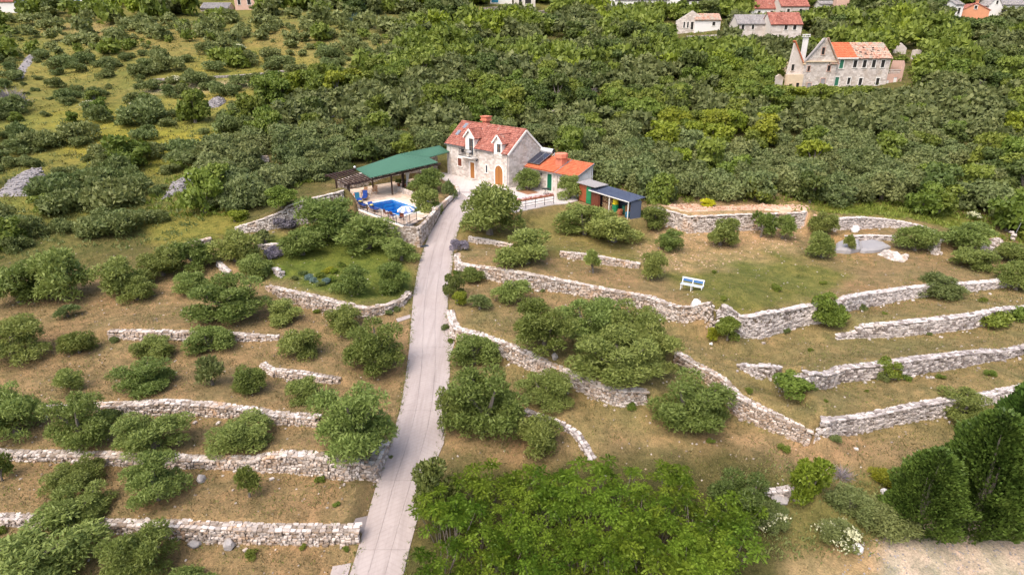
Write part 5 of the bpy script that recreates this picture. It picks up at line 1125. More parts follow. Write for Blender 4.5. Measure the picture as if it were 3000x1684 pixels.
# ------------------------------------------------------------------ other houses of the village
def village_house(lab, u0, u1, vb, ve, vrdg, wins, wall='plaster_white', rf='tile_red', depth=7.0, rot=0.0, gable=False, name='village_house', chim=True, win_pane='void', base=None, stone=False, roofless=False, drop=2.0):
    p = hit((u0+u1)/2, base or vb); D = p[1]*CP-(p[2]-CAMH)*SP; k = D/FPX*1.0
    w = (u1-u0)*k; eh = (vb-ve)*k; rz = (vb-vrdg)*k
    o = thing(name, lab, 'house', (p[0], p[1], p[2]+((base or vb)-vb)*k), rot)
    m = MB()
    if gable: m.extr([(-w/2, 0, -drop), (w/2, 0, -drop), (w/2, 0, eh), (0, 0, rz), (-w/2, 0, eh)], (0, depth, 0))
    else: m.extr([(-w/2, 0, -drop), (-w/2, depth, -drop), (-w/2, depth, eh), (-w/2, depth/2, rz), (-w/2, 0, eh)], (w, 0, 0))
    m.build('wall', MAT[wall], o)
    if stone: facing(o, (-w/2, 0, 0), (1, 0, 0), (0, -1, 0), 0, w, (lambda u: eh+(rz-eh)*(1-abs(u-w/2)/(w/2))-.1) if gable else (lambda u: eh-.1), [((a-u0)*k-.1, (b-u0)*k+.1, (vb-d)*k-.1, (vb-c)*k+.1) for a, b, c, d in wins], stone, bh=(.35, .5), bl=(.5, 1.0), z0=-1.5, seed=int(u0))
    if not roofless:
        if gable: sides = [((-w/2, 0, eh), (0, 0, rz), (0, 1, 0), depth), ((w/2, 0, eh), (0, 0, rz), (0, 1, 0), depth)]
        else: sides = [((-w/2, 0, eh), (-w/2, depth/2, rz), (1, 0, 0), w), ((-w/2, depth, eh), (-w/2, depth/2, rz), (1, 0, 0), w)]
        for e, t, ax, ln in sides:
            e = Vector(e); t = Vector(t); ax = Vector(ax); s = (t-e); e = e-s.normalized()*.35-ax*.15+Vector((0, 0, .04)); t = t-ax*.15+Vector((0, 0, .04)); L = ln+.3
            q = [e, e+ax*L, t+ax*L, t]
            if (q[1]-q[0]).cross(q[3]-q[0]).z < 0: q = q[::-1]
            m = MB(); m.slab(q, 0.14); r_ = m.build('roof', MAT[rf], o)
            tiles(r_, e, ax, t-e, L, (t-e).length, rf, pitch=0.34, row=0.55, seed=int(u0))
        if chim: m = MB(); m.box(w*.18, w*.18+.7, depth*.45, depth*.45+.6, rz-.9, rz+.9); c_ = m.build('chimney', MAT[wall], o); m = MB(); m.box(w*.18-.12, w*.18+.82, depth*.45-.12, depth*.45+.72, rz+.9, rz+1.05); m.build('chimney_cap', MAT[wall], c_)
    for a, b, c, d in wins: opening(o, (-w/2, 0, 0), (1, 0, 0), (0, -1, 0), (a-u0)*k, (b-u0)*k, (vb-d)*k, (vb-c)*k, win_pane, 'trim_white', 'window', fw=.12, bars=False)
    return o
Bz = lambda x, y: (1950+x/2.4533, y/2.4533)
def bw(L): return [(1950+a/2.4533, 1950+b/2.4533, c/2.4533, d/2.4533) for a, b, c, d in L]
village_house('upper village house with long red roof and pale front', *[1950+x/2.4533 for x in (610, 815)], 150/2.4533, 68/2.4533, -2, bw([(655, 675, 85, 115), (745, 765, 85, 105)]), 'plaster_white', 'tile_red', base=58)
village_house('tall stone village house with red roof beside the pale one', *[1950+x/2.4533 for x in (815, 1015)], 168/2.4533, 55/2.4533, -6, bw([(860, 880, 75, 105), (948, 970, 75, 108)]), 'mortar', 'tile_red', stone='ashlar_grey', base=64, depth=8)
village_house('stone village house with dark grey roof next to an ivy clump', *[1950+x/2.4533 for x in (508, 738)], 285/2.4533, 180/2.4533, 120/2.4533, bw([(535, 555, 190, 220), (608, 625, 190, 218)]), 'mortar', 'tile_grey', stone='ashlar', base=112, chim=False)
village_house('stone village house with red roof and dark archway below', *[1950+x/2.4533 for x in (742, 966)], 320/2.4533, 183/2.4533, 106/2.4533, bw([(840, 862, 190, 222), (902, 925, 190, 222), (800, 845, 282, 320)]), 'mortar', 'tile_red', stone='ashlar', base=118, chim=False)
village_house('roofless stone ruin with a broken gable beside a garden wall', *[1950+x/2.4533 for x in (70, 290)], 235/2.4533, 160/2.4533, 92/2.4533, bw([(122, 134, 165, 205), (148, 160, 165, 205), (175, 195, 165, 215)]), 'mortar', 'tile_old', stone='ashlar_grey', gable=True, roofless=True, depth=.6, base=96)
village_house('low white cottage with a faded red roof beside the stone ruin', *[1950+x/2.4533 for x in (205, 388)], 222/2.4533, 150/2.4533, 110/2.4533, bw([(330, 350, 165, 190)]), 'plaster_white', 'tile_old', base=93, chim=False, depth=5)
village_house('orange plastered house with its gable end towards the valley', *[1950+x/2.4533 for x in (2105, 2290)], 190/2.4533, 85/2.4533, 40/2.4533, bw([(2188, 2205, 55, 78)]), 'plaster_orange', 'tile_red', gable=True, depth=9, base=75, rot=math.radians(-12))
village_house('narrow white house with dark windows against the orange one', *[1950+x/2.4533 for x in (2050, 2108)], 180/2.4533, 48/2.4533, 20/2.4533, bw([(2072, 2090, 70, 110)]), 'plaster_white', 'tile_grey', base=76, depth=6, chim=False)
village_house('big white house with grey gables at the edge of the village', *[1950+x/2.4533 for x in (2375, 2640)], 100/2.4533, 42/2.4533, 0, bw([(2405, 2440, 68, 95), (2555, 2575, 68, 95)]), 'plaster_white', 'tile_grey', base=42, depth=8)
village_house('white gabled house behind the orange house', *[1950+x/2.4533 for x in (2308, 2400)], 100/2.4533, 45/2.4533, -4, bw([(2350, 2366, 15, 40)]), 'plaster_white', 'tile_grey', gable=True, base=46, depth=8)
village_house('ruined pinkish wall end among bushes above the big ruin', *[1950+x/2.4533 for x in (1215, 1305)], 105/2.4533, 10/2.4533, -10, [], 'plaster_pink', 'tile_old', roofless=True, depth=2.5, base=42, chim=False)
village_house('little white outbuilding with pergola posts near the pinkish ruin', *[1950+x/2.4533 for x in (1100, 1205)], 80/2.4533, 35/2.4533, 14/2.4533, bw([(1120, 1140, 45, 75)]), 'plaster_white', 'tile_grey', base=34, depth=4, chim=False)
village_house('low grey stone ruin with a pointed stub, right of the big ruin', *[1950+x/2.4533 for x in (1635, 1725)], 385/2.4533, 350/2.4533, 316/2.4533, [], 'ashlar_grey', 'tile_old', gable=True, roofless=True, depth=.7, base=158)
village_house('small broken white stone wall in the scrub', *[1950+x/2.4533 for x in (1768, 1825)], 425/2.4533, 368/2.4533, 362/2.4533, [], 'ashlar_grey', 'tile_old', gable=True, roofless=True, depth=.6, base=175)
for lab, u0, u1, vb, ve, vr, wall, rf, wn_ in [
    ('pale house with white garden wall at the far left hilltop', -60, 48, 36, 8, -14, 'plaster_white', 'tile_red', []),
    ('little house with turquoise shutters among the far trees', 206, 244, 20, -12, -24, 'plaster_white', 'tile_red', [(212, 222, -4, 12), (228, 238, -4, 12)]),
    ('small cream house next to the turquoise one', 258, 300, 12, -14, -28, 'plaster_cream', 'tile_red', []),
    ('stone hut with a slumped grey roof on the meadow rim', 588, 668, 36, 26, 10, 'ashlar_grey', 'tile_grey', []),
    ('pink and white house at the top of the meadow', 690, 752, 30, -6, -24, 'plaster_pink', 'tile_red', [(700, 708, 2, 16), (728, 738, 2, 16)]),
    ('white house with a blue window on the village lane', 1436, 1500, 13, -18, -34, 'plaster_white', 'tile_red', [(1440, 1460, -4, 9)]),
    ('stone village house with dark doorways behind a garden wall', 1505, 1568, 34, -14, -30, 'mortar', 'tile_red', [(1520, 1528, 0, 14), (1538, 1556, 0, 14)]),
    ('long white house with a dark upper floor behind the green arbour', 1790, 2080, 30, -12, -34, 'plaster_white', 'tile_grey', [(1800, 1960, -8, 6), (1990, 2070, -8, 8)])]:
    village_house(lab, u0, u1, vb, ve, vr, wn_, wall, rf, base=vb, chim=False, win_pane='fabric_teal' if 'turq' in lab or 'blue w' in lab else 'void')
# far garden walls and lanes
def far_wall(lab, pts, mt, h, seed):
    pw = [Vector(hit(u, v)) for u, v in pts]; rubble_wall('stone_wall', lab, pw, h, 0.5, mt, seed)
far_wall('grey garden wall beside the green path in the woods', [(1690, 332), (1672, 336), (1640, 340), (1612, 348)], 'grey_stone', 1.2, 81)
far_wall('thin wall along the clearing in the woods', [(1665, 285), (1720, 276), (1775, 264), (1802, 250)], 'grey_stone', 0.8, 82)
far_wall('pale terrace wall below the village lane', [(1408, 40), (1440, 37), (1465, 36)], 'dry_stone', 1.6, 83)
far_wall('broken pale wall beside the stone village house', [(1575, 50), (1590, 47), (1606, 44)], 'dry_stone', 1.6, 84)
far_wall('short white wall with pillars in the clearing', [(1592, 148), (1625, 148), (1660, 147)], 'dry_stone', 0.7, 85)
far_wall('retaining wall under the roofless ruin', [(2010, 122), (2050, 122), (2100, 118)], 'grey_stone', 1.4, 86)
far_wall('path edge wall across the meadow', [(450, 238), (560, 234), (700, 226), (800, 218), (880, 205)], 'grey_stone', 0.45, 87)
far_wall('pale block wall in the olive wood', [(702, 476), (740, 478), (786, 474)], 'dry_stone', 0.9, 89)
# ------------------------------------------------------------------ vegetation kit
def leaves(cen, dr, ln, wd, rng, roll=None):
    """diamond leaf faces: base cen, direction dr, length, width -> (V, F)"""
    n = len(cen); dr = dr/(np.linalg.norm(dr, axis=1, keepdims=True)+1e-9)
    r = rng.normal(size=(n, 3)) if roll is None else roll; sd = np.cross(dr, r); sd /= (np.linalg.norm(sd, axis=1, keepdims=True)+1e-9)
    ln = np.asarray(ln).reshape(-1, 1)*np.ones((n, 1)); wd = np.asarray(wd).reshape(-1, 1)*np.ones((n, 1))
    V = np.stack([cen, cen+dr*ln*0.45+sd*wd*0.5, cen+dr*ln, cen+dr*ln*0.45-sd*wd*0.5], 1).reshape(-1, 3)
    return V, np.arange(n*4).reshape(n, 4)
def unit(rng, n):
    d = rng.normal(size=(n, 3)); return d/np.linalg.norm(d, axis=1, keepdims=True)
def crown(seed, nl, n, ln, wd, hz=1.55, z0=0.22, lob=(0.26, 0.46), up=0.25, spread=0.8, openness=1.0, core=0.12, facing=0.0, out=0.9):
    """leafy crown of unit radius made of lobes; returns V, F, tint"""
    rng = np.random.default_rng(seed); C = []; R = []
    for i in range(nl):
        a = rng.uniform(0, 2*math.pi); rr = math.sqrt(rng.uniform(0, 1))*0.74; t = rng.uniform(0, 1)
        zc = z0+0.20+(hz-z0-0.45)*t; lim = math.sqrt(max(0.08, 1-((zc-0.42*hz)/(0.66*hz))**2)); rr *= lim
        C.append((rr*math.cos(a), rr*math.sin(a), zc)); R.append(rng.uniform(*lob)*(0.75+0.35*lim))
    C = np.array(C); R = np.array(R); w = R**2; k = rng.choice(nl, n, p=w/w.sum()); d = unit(rng, n)
    d[:, 2] = np.where(d[:, 2] < -0.45, -d[:, 2]*0.6, d[:, 2]); d /= np.linalg.norm(d, axis=1, keepdims=True)
    rad = R[k]*np.where(rng.random(n) < core, rng.uniform(0.2, 0.8, n), rng.uniform(0.82, 1.08, n)**openness)
    p = C[k]+d*rad[:, None]*np.array([1, 1, 0.85]); keep = p[:, 2] > 0.06; p, d, k = p[keep], d[keep], k[keep]
    dirn = d*out+unit(rng, len(p))*spread+np.array([0, 0, up]); s = rng.uniform(0.7, 1.35, len(p))
    V, Fc = leaves(p-0.4*ln*dirn/np.linalg.norm(dirn, axis=1, keepdims=True), dirn, ln*s, wd*s*rng.uniform(0.8, 1.2, len(p)), rng, (d+np.array([0, 0, .25]))*facing+unit(rng, len(p))*(1-facing))
    lt = rng.uniform(-0.16, 0.16, nl); t = np.clip(0.5+lt[k]+rng.normal(0, 0.16, len(p)), 0, 1)
    return V, Fc, t, C, R
def trunk_mb(seed, C, hz, r0=0.10, fork=0.35, n=5):
    r = random.Random(seed); m = MB(); top = Vector((r.uniform(-.08, .08), r.uniform(-.08, .08), fork)); m.tube([(0, 0, -0.12), (top.x*.5, top.y*.5, fork*.5), top], [r0*1.25, r0, r0*.85], n)
    for c in sorted([tuple(q) for q in C], key=lambda q: -q[2])[:4]:
        e = Vector(c); mid = top.lerp(e, 0.5)+Vector((r.uniform(-.06, .06), r.uniform(-.06, .06), 0.06)); m.tube([top, mid, e], [r0*.6, r0*.4, r0*.12], n, caps=False)
    return m
PROTO = {}
def proto(kind, cnt, fn):
    PROTO[kind] = []
    for i in range(cnt):
        V, Fc, t, C, R = fn(i)
        PROTO[kind].append((np_mesh('crown', V, Fc, MAT['leaf_olive'], t), trunk_mb(i+50, C, 1.5).mesh('trunk', MAT['bark']), (V, Fc, t)))
proto('olive', 6, lambda i: crown(100+i, 20+3*(i % 3), 7000, 0.135, 0.044, z0=0.02, lob=(0.22, 0.38), spread=0.9, openness=1.5, core=0.2, facing=.4, out=.65))
proto('olive_big', 4, lambda i: crown(115+i, 32+4*(i % 3), 13000, 0.095, 0.030, z0=0.02, lob=(0.17, 0.30), spread=0.9, openness=1.5, core=0.2, facing=.4, out=.65))
proto('small', 3, lambda i: crown(130+i, 9, 1500, 0.26, 0.085, lob=(0.26, 0.42), spread=0.8, openness=1.6))
proto('far', 6, lambda i: crown(150+i, 13+2*(i % 3), 2400, 0.18, 0.10, hz=1.35, z0=0.02, lob=(0.28, 0.46), facing=.72, out=.35))
proto('broad', 5, lambda i: crown(170+i, 13+2*(i % 3), 2000, 0.20, 0.13, hz=1.6, z0=0.05, lob=(0.26, 0.44), spread=1.0, up=0.1, facing=.7, out=.3))
proto('shrub', 5, lambda i: crown(190+i, 10, 1500, 0.22, 0.10, hz=1.15, z0=-0.05, lob=(0.30, 0.48), up=0.4, facing=.55, out=.5))
proto('dense', 4, lambda i: crown(210+i, 15, 4600, 0.15, 0.075, hz=1.7, z0=0.0, lob=(0.28, 0.42), spread=0.6, core=0.05, facing=.6, out=.4))
proto('mass', 6, lambda i: crown(230+i, 11, 330, 0.40, 0.24, hz=1.4, z0=0.0, lob=(0.32, 0.5), facing=.75, out=.3))
def conifer(seed):
    rng = np.random.default_rng(seed); n = 20000; z = rng.beta(1.15, 1.5, n)*2.55; prof = np.clip(1.0-(z/2.62)**2.6, 0.02, 1)**.72*np.clip(0.66+z*0.8, 0, 1)
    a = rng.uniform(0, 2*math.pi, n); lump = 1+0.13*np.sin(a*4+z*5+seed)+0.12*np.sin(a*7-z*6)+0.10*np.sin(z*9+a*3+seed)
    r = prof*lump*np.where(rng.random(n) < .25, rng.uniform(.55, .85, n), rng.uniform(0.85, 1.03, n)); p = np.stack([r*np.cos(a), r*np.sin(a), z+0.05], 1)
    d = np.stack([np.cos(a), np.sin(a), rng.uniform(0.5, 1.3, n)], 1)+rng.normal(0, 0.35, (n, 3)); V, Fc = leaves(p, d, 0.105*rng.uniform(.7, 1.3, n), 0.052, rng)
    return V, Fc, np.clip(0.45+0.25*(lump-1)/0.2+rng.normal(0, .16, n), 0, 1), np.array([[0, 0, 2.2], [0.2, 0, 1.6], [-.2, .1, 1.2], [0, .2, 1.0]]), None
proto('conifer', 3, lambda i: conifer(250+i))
def ailanthus(seed):
    """slender stems carrying rosettes of long feathered leaves"""
    rng = np.random.default_rng(seed); P = []; Dd = []; W = []; Ln = []; Tt = []; roll = []; tips = []
    nr = 18
    for i in range(nr):
        a = rng.uniform(0, 6.283); rr = math.sqrt(rng.uniform(0, 1))*0.95; z = 1.35+0.75*rng.random()-0.40*rr**2
        if i > 15: z = rng.uniform(0.5, 1.25); rr = rng.uniform(.5, .95)
        c = np.array([rr*math.cos(a), rr*math.sin(a), z]); tips.append(c); tb = rng.uniform(-.38, .34)
        for f in range(8):
            fa = 6.283*f/8+rng.uniform(-.25, .25); el = rng.uniform(0.05, 0.60); L = rng.uniform(0.26, 0.40); hd = np.array([math.cos(fa), math.sin(fa), 0]); sd = np.array([-math.sin(fa), math.cos(fa), 0]); tf = rng.normal(0, .10)
            for s in np.linspace(0.18, 1.0, 7):
                p = c+hd*L*s*math.cos(el*(1-s*.3))+np.array([0, 0, 1])*(L*s*math.sin(el)-0.36*L*s*s)
                for sg in (-1, 1):
                    P.append(p); Dd.append(sd*sg+hd*0.45+np.array([0, 0, -0.25])); Ln.append(0.125*(1-0.35*abs(s-.45))); W.append(0.056); Tt.append(0.5+tb+tf+rng.normal(0, .10)); roll.append(np.cross(sd*sg+hd*.45, [0, 0, 1.0])+rng.normal(0, .35, 3))
    rl = np.array(roll); V, Fc = leaves(np.array(P), np.array(Dd), np.array(Ln), np.array(W), rng, rl)
    return V, Fc, np.clip(Tt, 0, 1), np.array(tips), None
PROTO['ailanthus'] = []
for i in range(5):
    V, Fc, t, tips, _ = ailanthus(270+i); m = MB()
    for q in tips[:8]: q = Vector(q); b = Vector((q.x*.25, q.y*.25, 0)); m.tube([b-Vector((0, 0, .2)), b.lerp(q, .5)+Vector((0, 0, .1)), q], [.03, .022, .008], 5, caps=False)
    PROTO['ailanthus'].append((np_mesh('crown', V, Fc, MAT['leaf_ailanthus'], t), m.mesh('trunk', MAT['bark']), (V, Fc, t)))
def plant(name, label, cat, kind, mt, x, y, z, rx, rz, group=None, i=None, rot=None, trunk=True):
    pr = PROTO[kind]; i = random.randrange(len(pr)) if i is None else i % len(pr)
    t = thing(name, label, cat, (x, y, z), random.uniform(0, 6.28) if rot is None else rot, group)
    me = pr[i][0]; o = link('crown', me, t, None, None, (rx, rx*random.uniform(.92, 1.08), rz)); o.material_slots[0].link = 'OBJECT'; o.material_slots[0].material = MAT[mt]
    if trunk: link('trunk', pr[i][1], t, None, None, (rx, rx, rz))
    return t
K = 3000/2576.0
def at_px(name, label, cat, kind, mt, cx, top, bot, w, group=None, disp=True, fz=None, i=None):
    """a plant whose crown spans w px, its top and bottom rows read off the photograph; it stands where that line of sight meets the ground"""
    if disp: cx, top, bot, w = cx*K, top*K, bot*K, w*K
    p = hit(cx, bot-0.10*w); D = p[1]*CP-(p[2]-CAMH)*SP; k = D/FPX; dep = PITCH+math.atan((bot-842)/FPX)
    R = 0.5*w*k; H = ((bot-top)*k-0.9*R*math.sin(dep))/math.cos(dep); H = min(max(H, 0.85*R), (4.4 if kind == 'conifer' else 2.6)*R)
    hz = {'olive': 1.55, 'olive_big': 1.55, 'small': 1.5, 'far': 1.45, 'broad': 1.7, 'shrub': 1.2, 'dense': 1.7, 'conifer': 2.55, 'ailanthus': 2.3}[kind]
    return plant(name, label, cat, kind, mt, p[0], p[1], p[2]-0.03, R*1.0, H/hz*1.02, group, i)
OL = [
 (40, 788, 918, 175, 'broad olive tree at the left end of the dry brown terrace'),
 (200, 825, 895, 85, 'small round olive below the straight low wall, standing alone on brown grass'),
 (388, 840, 905, 105, 'olive with pale top right behind the big olive below the straight low wall'),
 (360, 890, 996, 165, 'big dense olive in the middle of the brown terrace below the straight low wall'),
 (530, 812, 892, 118, 'olive growing through the middle of the straight low wall'),
 (582, 688, 822, 215, 'largest olive of the upper left terrace, just above the straight low wall'),
 (722, 748, 816, 98, 'round olive between the largest upper olive and the curved garden wall'),
 (755, 820, 906, 112, 'olive at the right end of the straight low wall'),
 (865, 764, 842, 100, 'olive in front of the curved garden wall, beside a bigger roadside olive'),
 (946, 792, 938, 188, 'big olive beside the road below the curved garden wall'),
 (635, 915, 992, 92, 'light green young olive by the stepped end of the short low wall'),
 (770, 940, 1016, 98, 'loose grey green olive in front of the short low wall'),
 (885, 940, 1156, 240, 'very large spreading olive at the roadside above the long white wall'),
 (180, 918, 985, 72, 'small olive behind a larger one at the left end of the arched wall'),
 (215, 978, 1132, 185, 'tall dense olive covering the left end of the arched wall'),
 (45, 948, 1112, 175, 'wide olive at the left edge above the long white wall'),
 (390, 1012, 1146, 205, 'spreading olive before the middle of the arched wall'),
 (612, 1028, 1136, 182, 'olive with open crown before the right half of the arched wall'),
 (190, 1150, 1238, 155, 'olive on the strip below the left half of the long white wall'),
 (400, 1132, 1272, 178, 'dense dark olive overlapping the middle of the long white wall'),
 (205, 1238, 1318, 175, 'olive leaning over the lowest wall behind the big corner olive'),
 (110, 1285, 1470, 335, 'biggest olive in the lower left corner, straddling the lowest wall'),
 (362, 1300, 1462, 195, 'olive in front of the lowest wall beside the two dark boulders'),
 (490, 1410, 1500, 140, 'olive at the lower edge below the lowest wall'),
 (6, 1128, 1215, 56, 'small olive at the left end of the long white wall'),
 (50, 655, 775, 150, 'olive at the left rim of the upper dry terrace, next to the scrub'),
 (165, 625, 768, 160, 'tall olive in the row above the upper dry terrace'),
 (310, 635, 745, 140, 'olive with a white stake beside it, above the upper dry terrace'),
 (345, 690, 762, 92, 'small olive in front of its row, on the upper dry terrace'),
 (410, 620, 705, 120, 'olive below the lower stretch of the boundary wall'),
 (492, 680, 746, 98, 'olive just left of the largest upper olive'),
 (592, 572, 672, 140, 'olive below the end of the stepped boundary wall'),
 (492, 600, 690, 120, 'olive between the lower boundary wall and the largest upper olive'),
 (640, 632, 705, 104, 'olive beside the short stone spur of the garden'),
 (762, 572, 652, 118, 'olive in the garden beside the stone platform'),
 (832, 492, 612, 172, 'big olive in the garden in front of the stepped boundary wall'),
 (925, 545, 642, 178, 'wide olive below the railed front of the pool terrace'),
 (1012, 598, 664, 98, 'olive at the road edge under the pool terrace corner'),
 (995, 655, 738, 108, 'olive at the road edge above the curved garden wall'),
 (882, 665, 746, 102, 'olive beside the yellow green vegetable patch'),
 (1070, 424, 492, 98, 'round bushy tree in the garden bed between pool and house'),
 (1327, 428, 486, 76, 'small round tree in the square soil pit of the yard'),
 (1432, 442, 508, 80, 'loose pale olive between annex and shed'),
 (1232, 468, 606, 168, 'tall dense olive at the top of the road in front of the yard'),
 (1326, 572, 678, 162, 'broad olive on the lawn beside the tall roadside olive'),
 (1470, 512, 604, 150, 'olive on the lawn below the yard fence'),
 (1545, 528, 624, 160, 'wide olive on the lawn below the shed'),
 (1638, 516, 582, 88, 'olive at the end of the shed'),
 (1682, 578, 638, 74, 'thin pale olive on the bare patch below the shed'),
 (1640, 628, 706, 78, 'young olive at the right end of the stone step wall'),
 (1492, 634, 692, 52, 'small upright olive growing through the stone step wall'),
 (1812, 550, 626, 92, 'olive before the smooth topped wall, nearest the shed'),
 (1914, 538, 602, 58, 'thin young olive with visible stem before the smooth topped wall'),
 (1966, 548, 606, 62, 'olive at the right end of the smooth topped wall'),
 (2068, 530, 598, 74, 'pale olive standing before the curved grey wall'),
 (2066, 582, 656, 86, 'olive beside the flat grey slab'),
 (2134, 596, 640, 32, 'sapling leaning against the flat grey slab'),
 (2300, 562, 640, 96, 'pale loose olive inside the curved grey wall'),
 (2416, 552, 632, 132, 'dense round olive at the outer end of the curved grey wall'),
 (2442, 620, 682, 104, 'olive below the dense round one at the end of the curved wall'),
 (2545, 606, 668, 92, 'olive beside the stone pillar with the pole'),
 (2556, 660, 740, 104, 'olive at the far end of the rough grey wall'),
 (1192, 668, 712, 76, 'pale low olive at the road end of the long warm wall'),
 (1286, 694, 766, 102, 'olive in front of the long warm wall near the road'),
 (1368, 742, 900, 180, 'multi stemmed olive at the road side of the wide grove'),
 (1480, 736, 880, 190, 'tall olive in the back row of the wide grove'),
 (1600, 752, 900, 190, 'olive with grey bare limbs at the back of the wide grove'),
 (1640, 800, 945, 160, 'olive at the right rim of the wide grove near the boulder'),
 (1545, 850, 972, 250, 'lowest and broadest olive of the wide grove'),
 (1195, 836, 925, 122, 'olive hanging over the S shaped wall at its road end'),
 (1222, 912, 1102, 225, 'large loose olive below the S shaped wall beside the road'),
 (1372, 922, 1022, 165, 'dark olive pressed against the middle of the S shaped wall'),
 (1142, 950, 1085, 92, 'olive branches reaching over the road edge'),
 (1357, 1034, 1138, 128, 'round olive at the head of the low grey kerb'),
 (1735, 932, 1082, 224, 'leaning olive with a bare grey stem before the tall squared wall'),
 (2420, 985, 1066, 160, 'grey green olive at the foot of the tall conifers'),
]
for cx, top, bot, w, lab in OL:
    at_px('olive_tree', lab, 'olive tree', 'olive_big' if w > 145 and bot > 800 else 'olive' if w > 70 else 'small', 'leaf_olive', cx, top, bot, w, 'olive trees on the terraces')
OT = [
 ('young_tree', 'wispy pale young olive on the brown terrace below the straight wall', 'tree', 'small', 'leaf_shrub', 535, 895, 976, 82),
 ('young_tree', 'slim young olive standing alone between long white wall and lowest wall', 'tree', 'small', 'leaf_olive', 627, 1180, 1256, 62),
 ('shrub', 'pale thin shrub on the upper dry terrace', 'shrub', 'small', 'leaf_shrub', 172, 765, 802, 60),
 ('shrub', 'small pale shrub on the bare ground beside the road bend', 'shrub', 'small', 'leaf_shrub', 1206, 744, 784, 58),
 ('oleander', 'oleander bush with pale blossoms at the pool corner', 'shrub', 'dense', 'leaf_olive', 1077, 478, 568, 74),
 ('shrub', 'small light shrub at the edge of the garden bed by the yard', 'shrub', 'shrub', 'leaf_shrub', 1132, 458, 502, 42),
 ('shrub', 'dark green laurel bush beside the road', 'shrub', 'dense', 'leaf_dark', 1142, 690, 756, 52),
 ('shrub', 'bright green low bush at the foot of the laurel by the road', 'shrub', 'dense', 'leaf_bright', 1152, 730, 772, 48),
 ('shrub', 'round evergreen shrub at the corner of the rough grey wall', 'shrub', 'dense', 'leaf_broad', 1830, 796, 858, 66),
 ('shrub', 'pale yellowish shrub at the foot of the rough grey wall corner', 'shrub', 'small', 'leaf_yellow', 1795, 822, 862, 40),
 ('shrub', 'tall pointed evergreen shrub against the rough grey wall', 'shrub', 'dense', 'leaf_broad', 2082, 738, 826, 84),
 ('shrub', 'round lime green shrub by the broken wall stub', 'shrub', 'dense', 'leaf_bright', 2032, 1148, 1268, 106),
 ('creeper', 'bright green creeper spilling over the long grey wall', 'creeper', 'dense', 'leaf_broad', 1990, 936, 992, 104),
 ('shrub', 'round shrub with yellow top on the long grey wall', 'shrub', 'dense', 'leaf_broad', 2232, 902, 958, 54),
 ('shrub', 'low green bush on the grey wall with the stepped end', 'shrub', 'shrub', 'leaf_broad', 2490, 778, 826, 84),
 ('shrub', 'low green bush at the far end of the wall with the stepped end', 'shrub', 'shrub', 'leaf_broad', 2555, 770, 808, 64),
 ('shrub', 'grassy green bush on top of the rough grey wall', 'shrub', 'olive', 'leaf_shrub', 2352, 708, 758, 130),
 ('shrub', 'yellow flowering broom on the rubble bank', 'shrub', 'dense', 'petal_yellow', 1778, 500, 524, 44),
 ('lavender_bush', 'purple grey lavender bush at the road edge', 'lavender', 'shrub', 'leaf_lavender', 1158, 602, 634, 46),
 ('lavender_bush', 'large lavender clump below the stepped boundary wall', 'lavender', 'shrub', 'leaf_lavender', 716, 548, 580, 66),
 ('lavender_bush', 'lavender clump below the little stone platform', 'lavender', 'shrub', 'leaf_lavender', 690, 618, 650, 44),
 ('shrub', 'grey green bush by the oleander at the terrace steps', 'shrub', 'shrub', 'leaf_shrub', 668, 580, 616, 56),
 ('evergreen_tree', 'dark evergreen tree where the thicket meets the road', 'tree', 'dense', 'leaf_dark', 1110, 1152, 1296, 142),
 ('evergreen_tree', 'dark shrubby tree at the right end of the thicket', 'tree', 'olive_big', 'leaf_dark', 1860, 1172, 1330, 190),
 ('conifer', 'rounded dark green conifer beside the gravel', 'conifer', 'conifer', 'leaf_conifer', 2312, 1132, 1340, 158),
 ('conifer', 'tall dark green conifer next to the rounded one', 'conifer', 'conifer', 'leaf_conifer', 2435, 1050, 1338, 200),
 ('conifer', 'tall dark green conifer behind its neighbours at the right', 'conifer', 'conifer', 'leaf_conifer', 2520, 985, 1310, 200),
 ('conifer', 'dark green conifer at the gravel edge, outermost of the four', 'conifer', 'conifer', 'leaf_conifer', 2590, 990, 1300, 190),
 ('shrub', 'grey green low bush on the weedy slope beside the conifers', 'shrub', 'olive', 'leaf_shrub', 2140, 1225, 1300, 130),
 ('shrub', 'spreading low bush on the weedy slope above the gravel', 'shrub', 'olive', 'leaf_shrub', 2235, 1265, 1340, 150),
 ('shrub', 'yellowish bush at the top of the weedy slope', 'shrub', 'olive', 'leaf_yellow', 2215, 1165, 1215, 80),
 ('shrub', 'white flowering bush on the weedy slope', 'shrub', 'olive', 'leaf_shrub', 2110, 1300, 1372, 110),
 ('shrub', 'white flowering bush at the thicket end', 'shrub', 'olive', 'leaf_shrub', 1945, 1262, 1345, 80),
 ('shrub', 'low evergreen bush beneath the stepped boundary wall, scrub side', 'shrub', 'dense', 'leaf_broad', 712, 470, 530, 84),
 ('shrub', 'yellow green bush beside the low evergreen at the boundary wall', 'shrub', 'dense', 'leaf_bright', 592, 528, 564, 66),
]
FLOWER = {}
for nm, lab, cat, kind, mt, cx, top, bot, w in OT:
    FLOWER[lab] = at_px(nm, lab, cat, kind, mt, cx, top, bot, w)
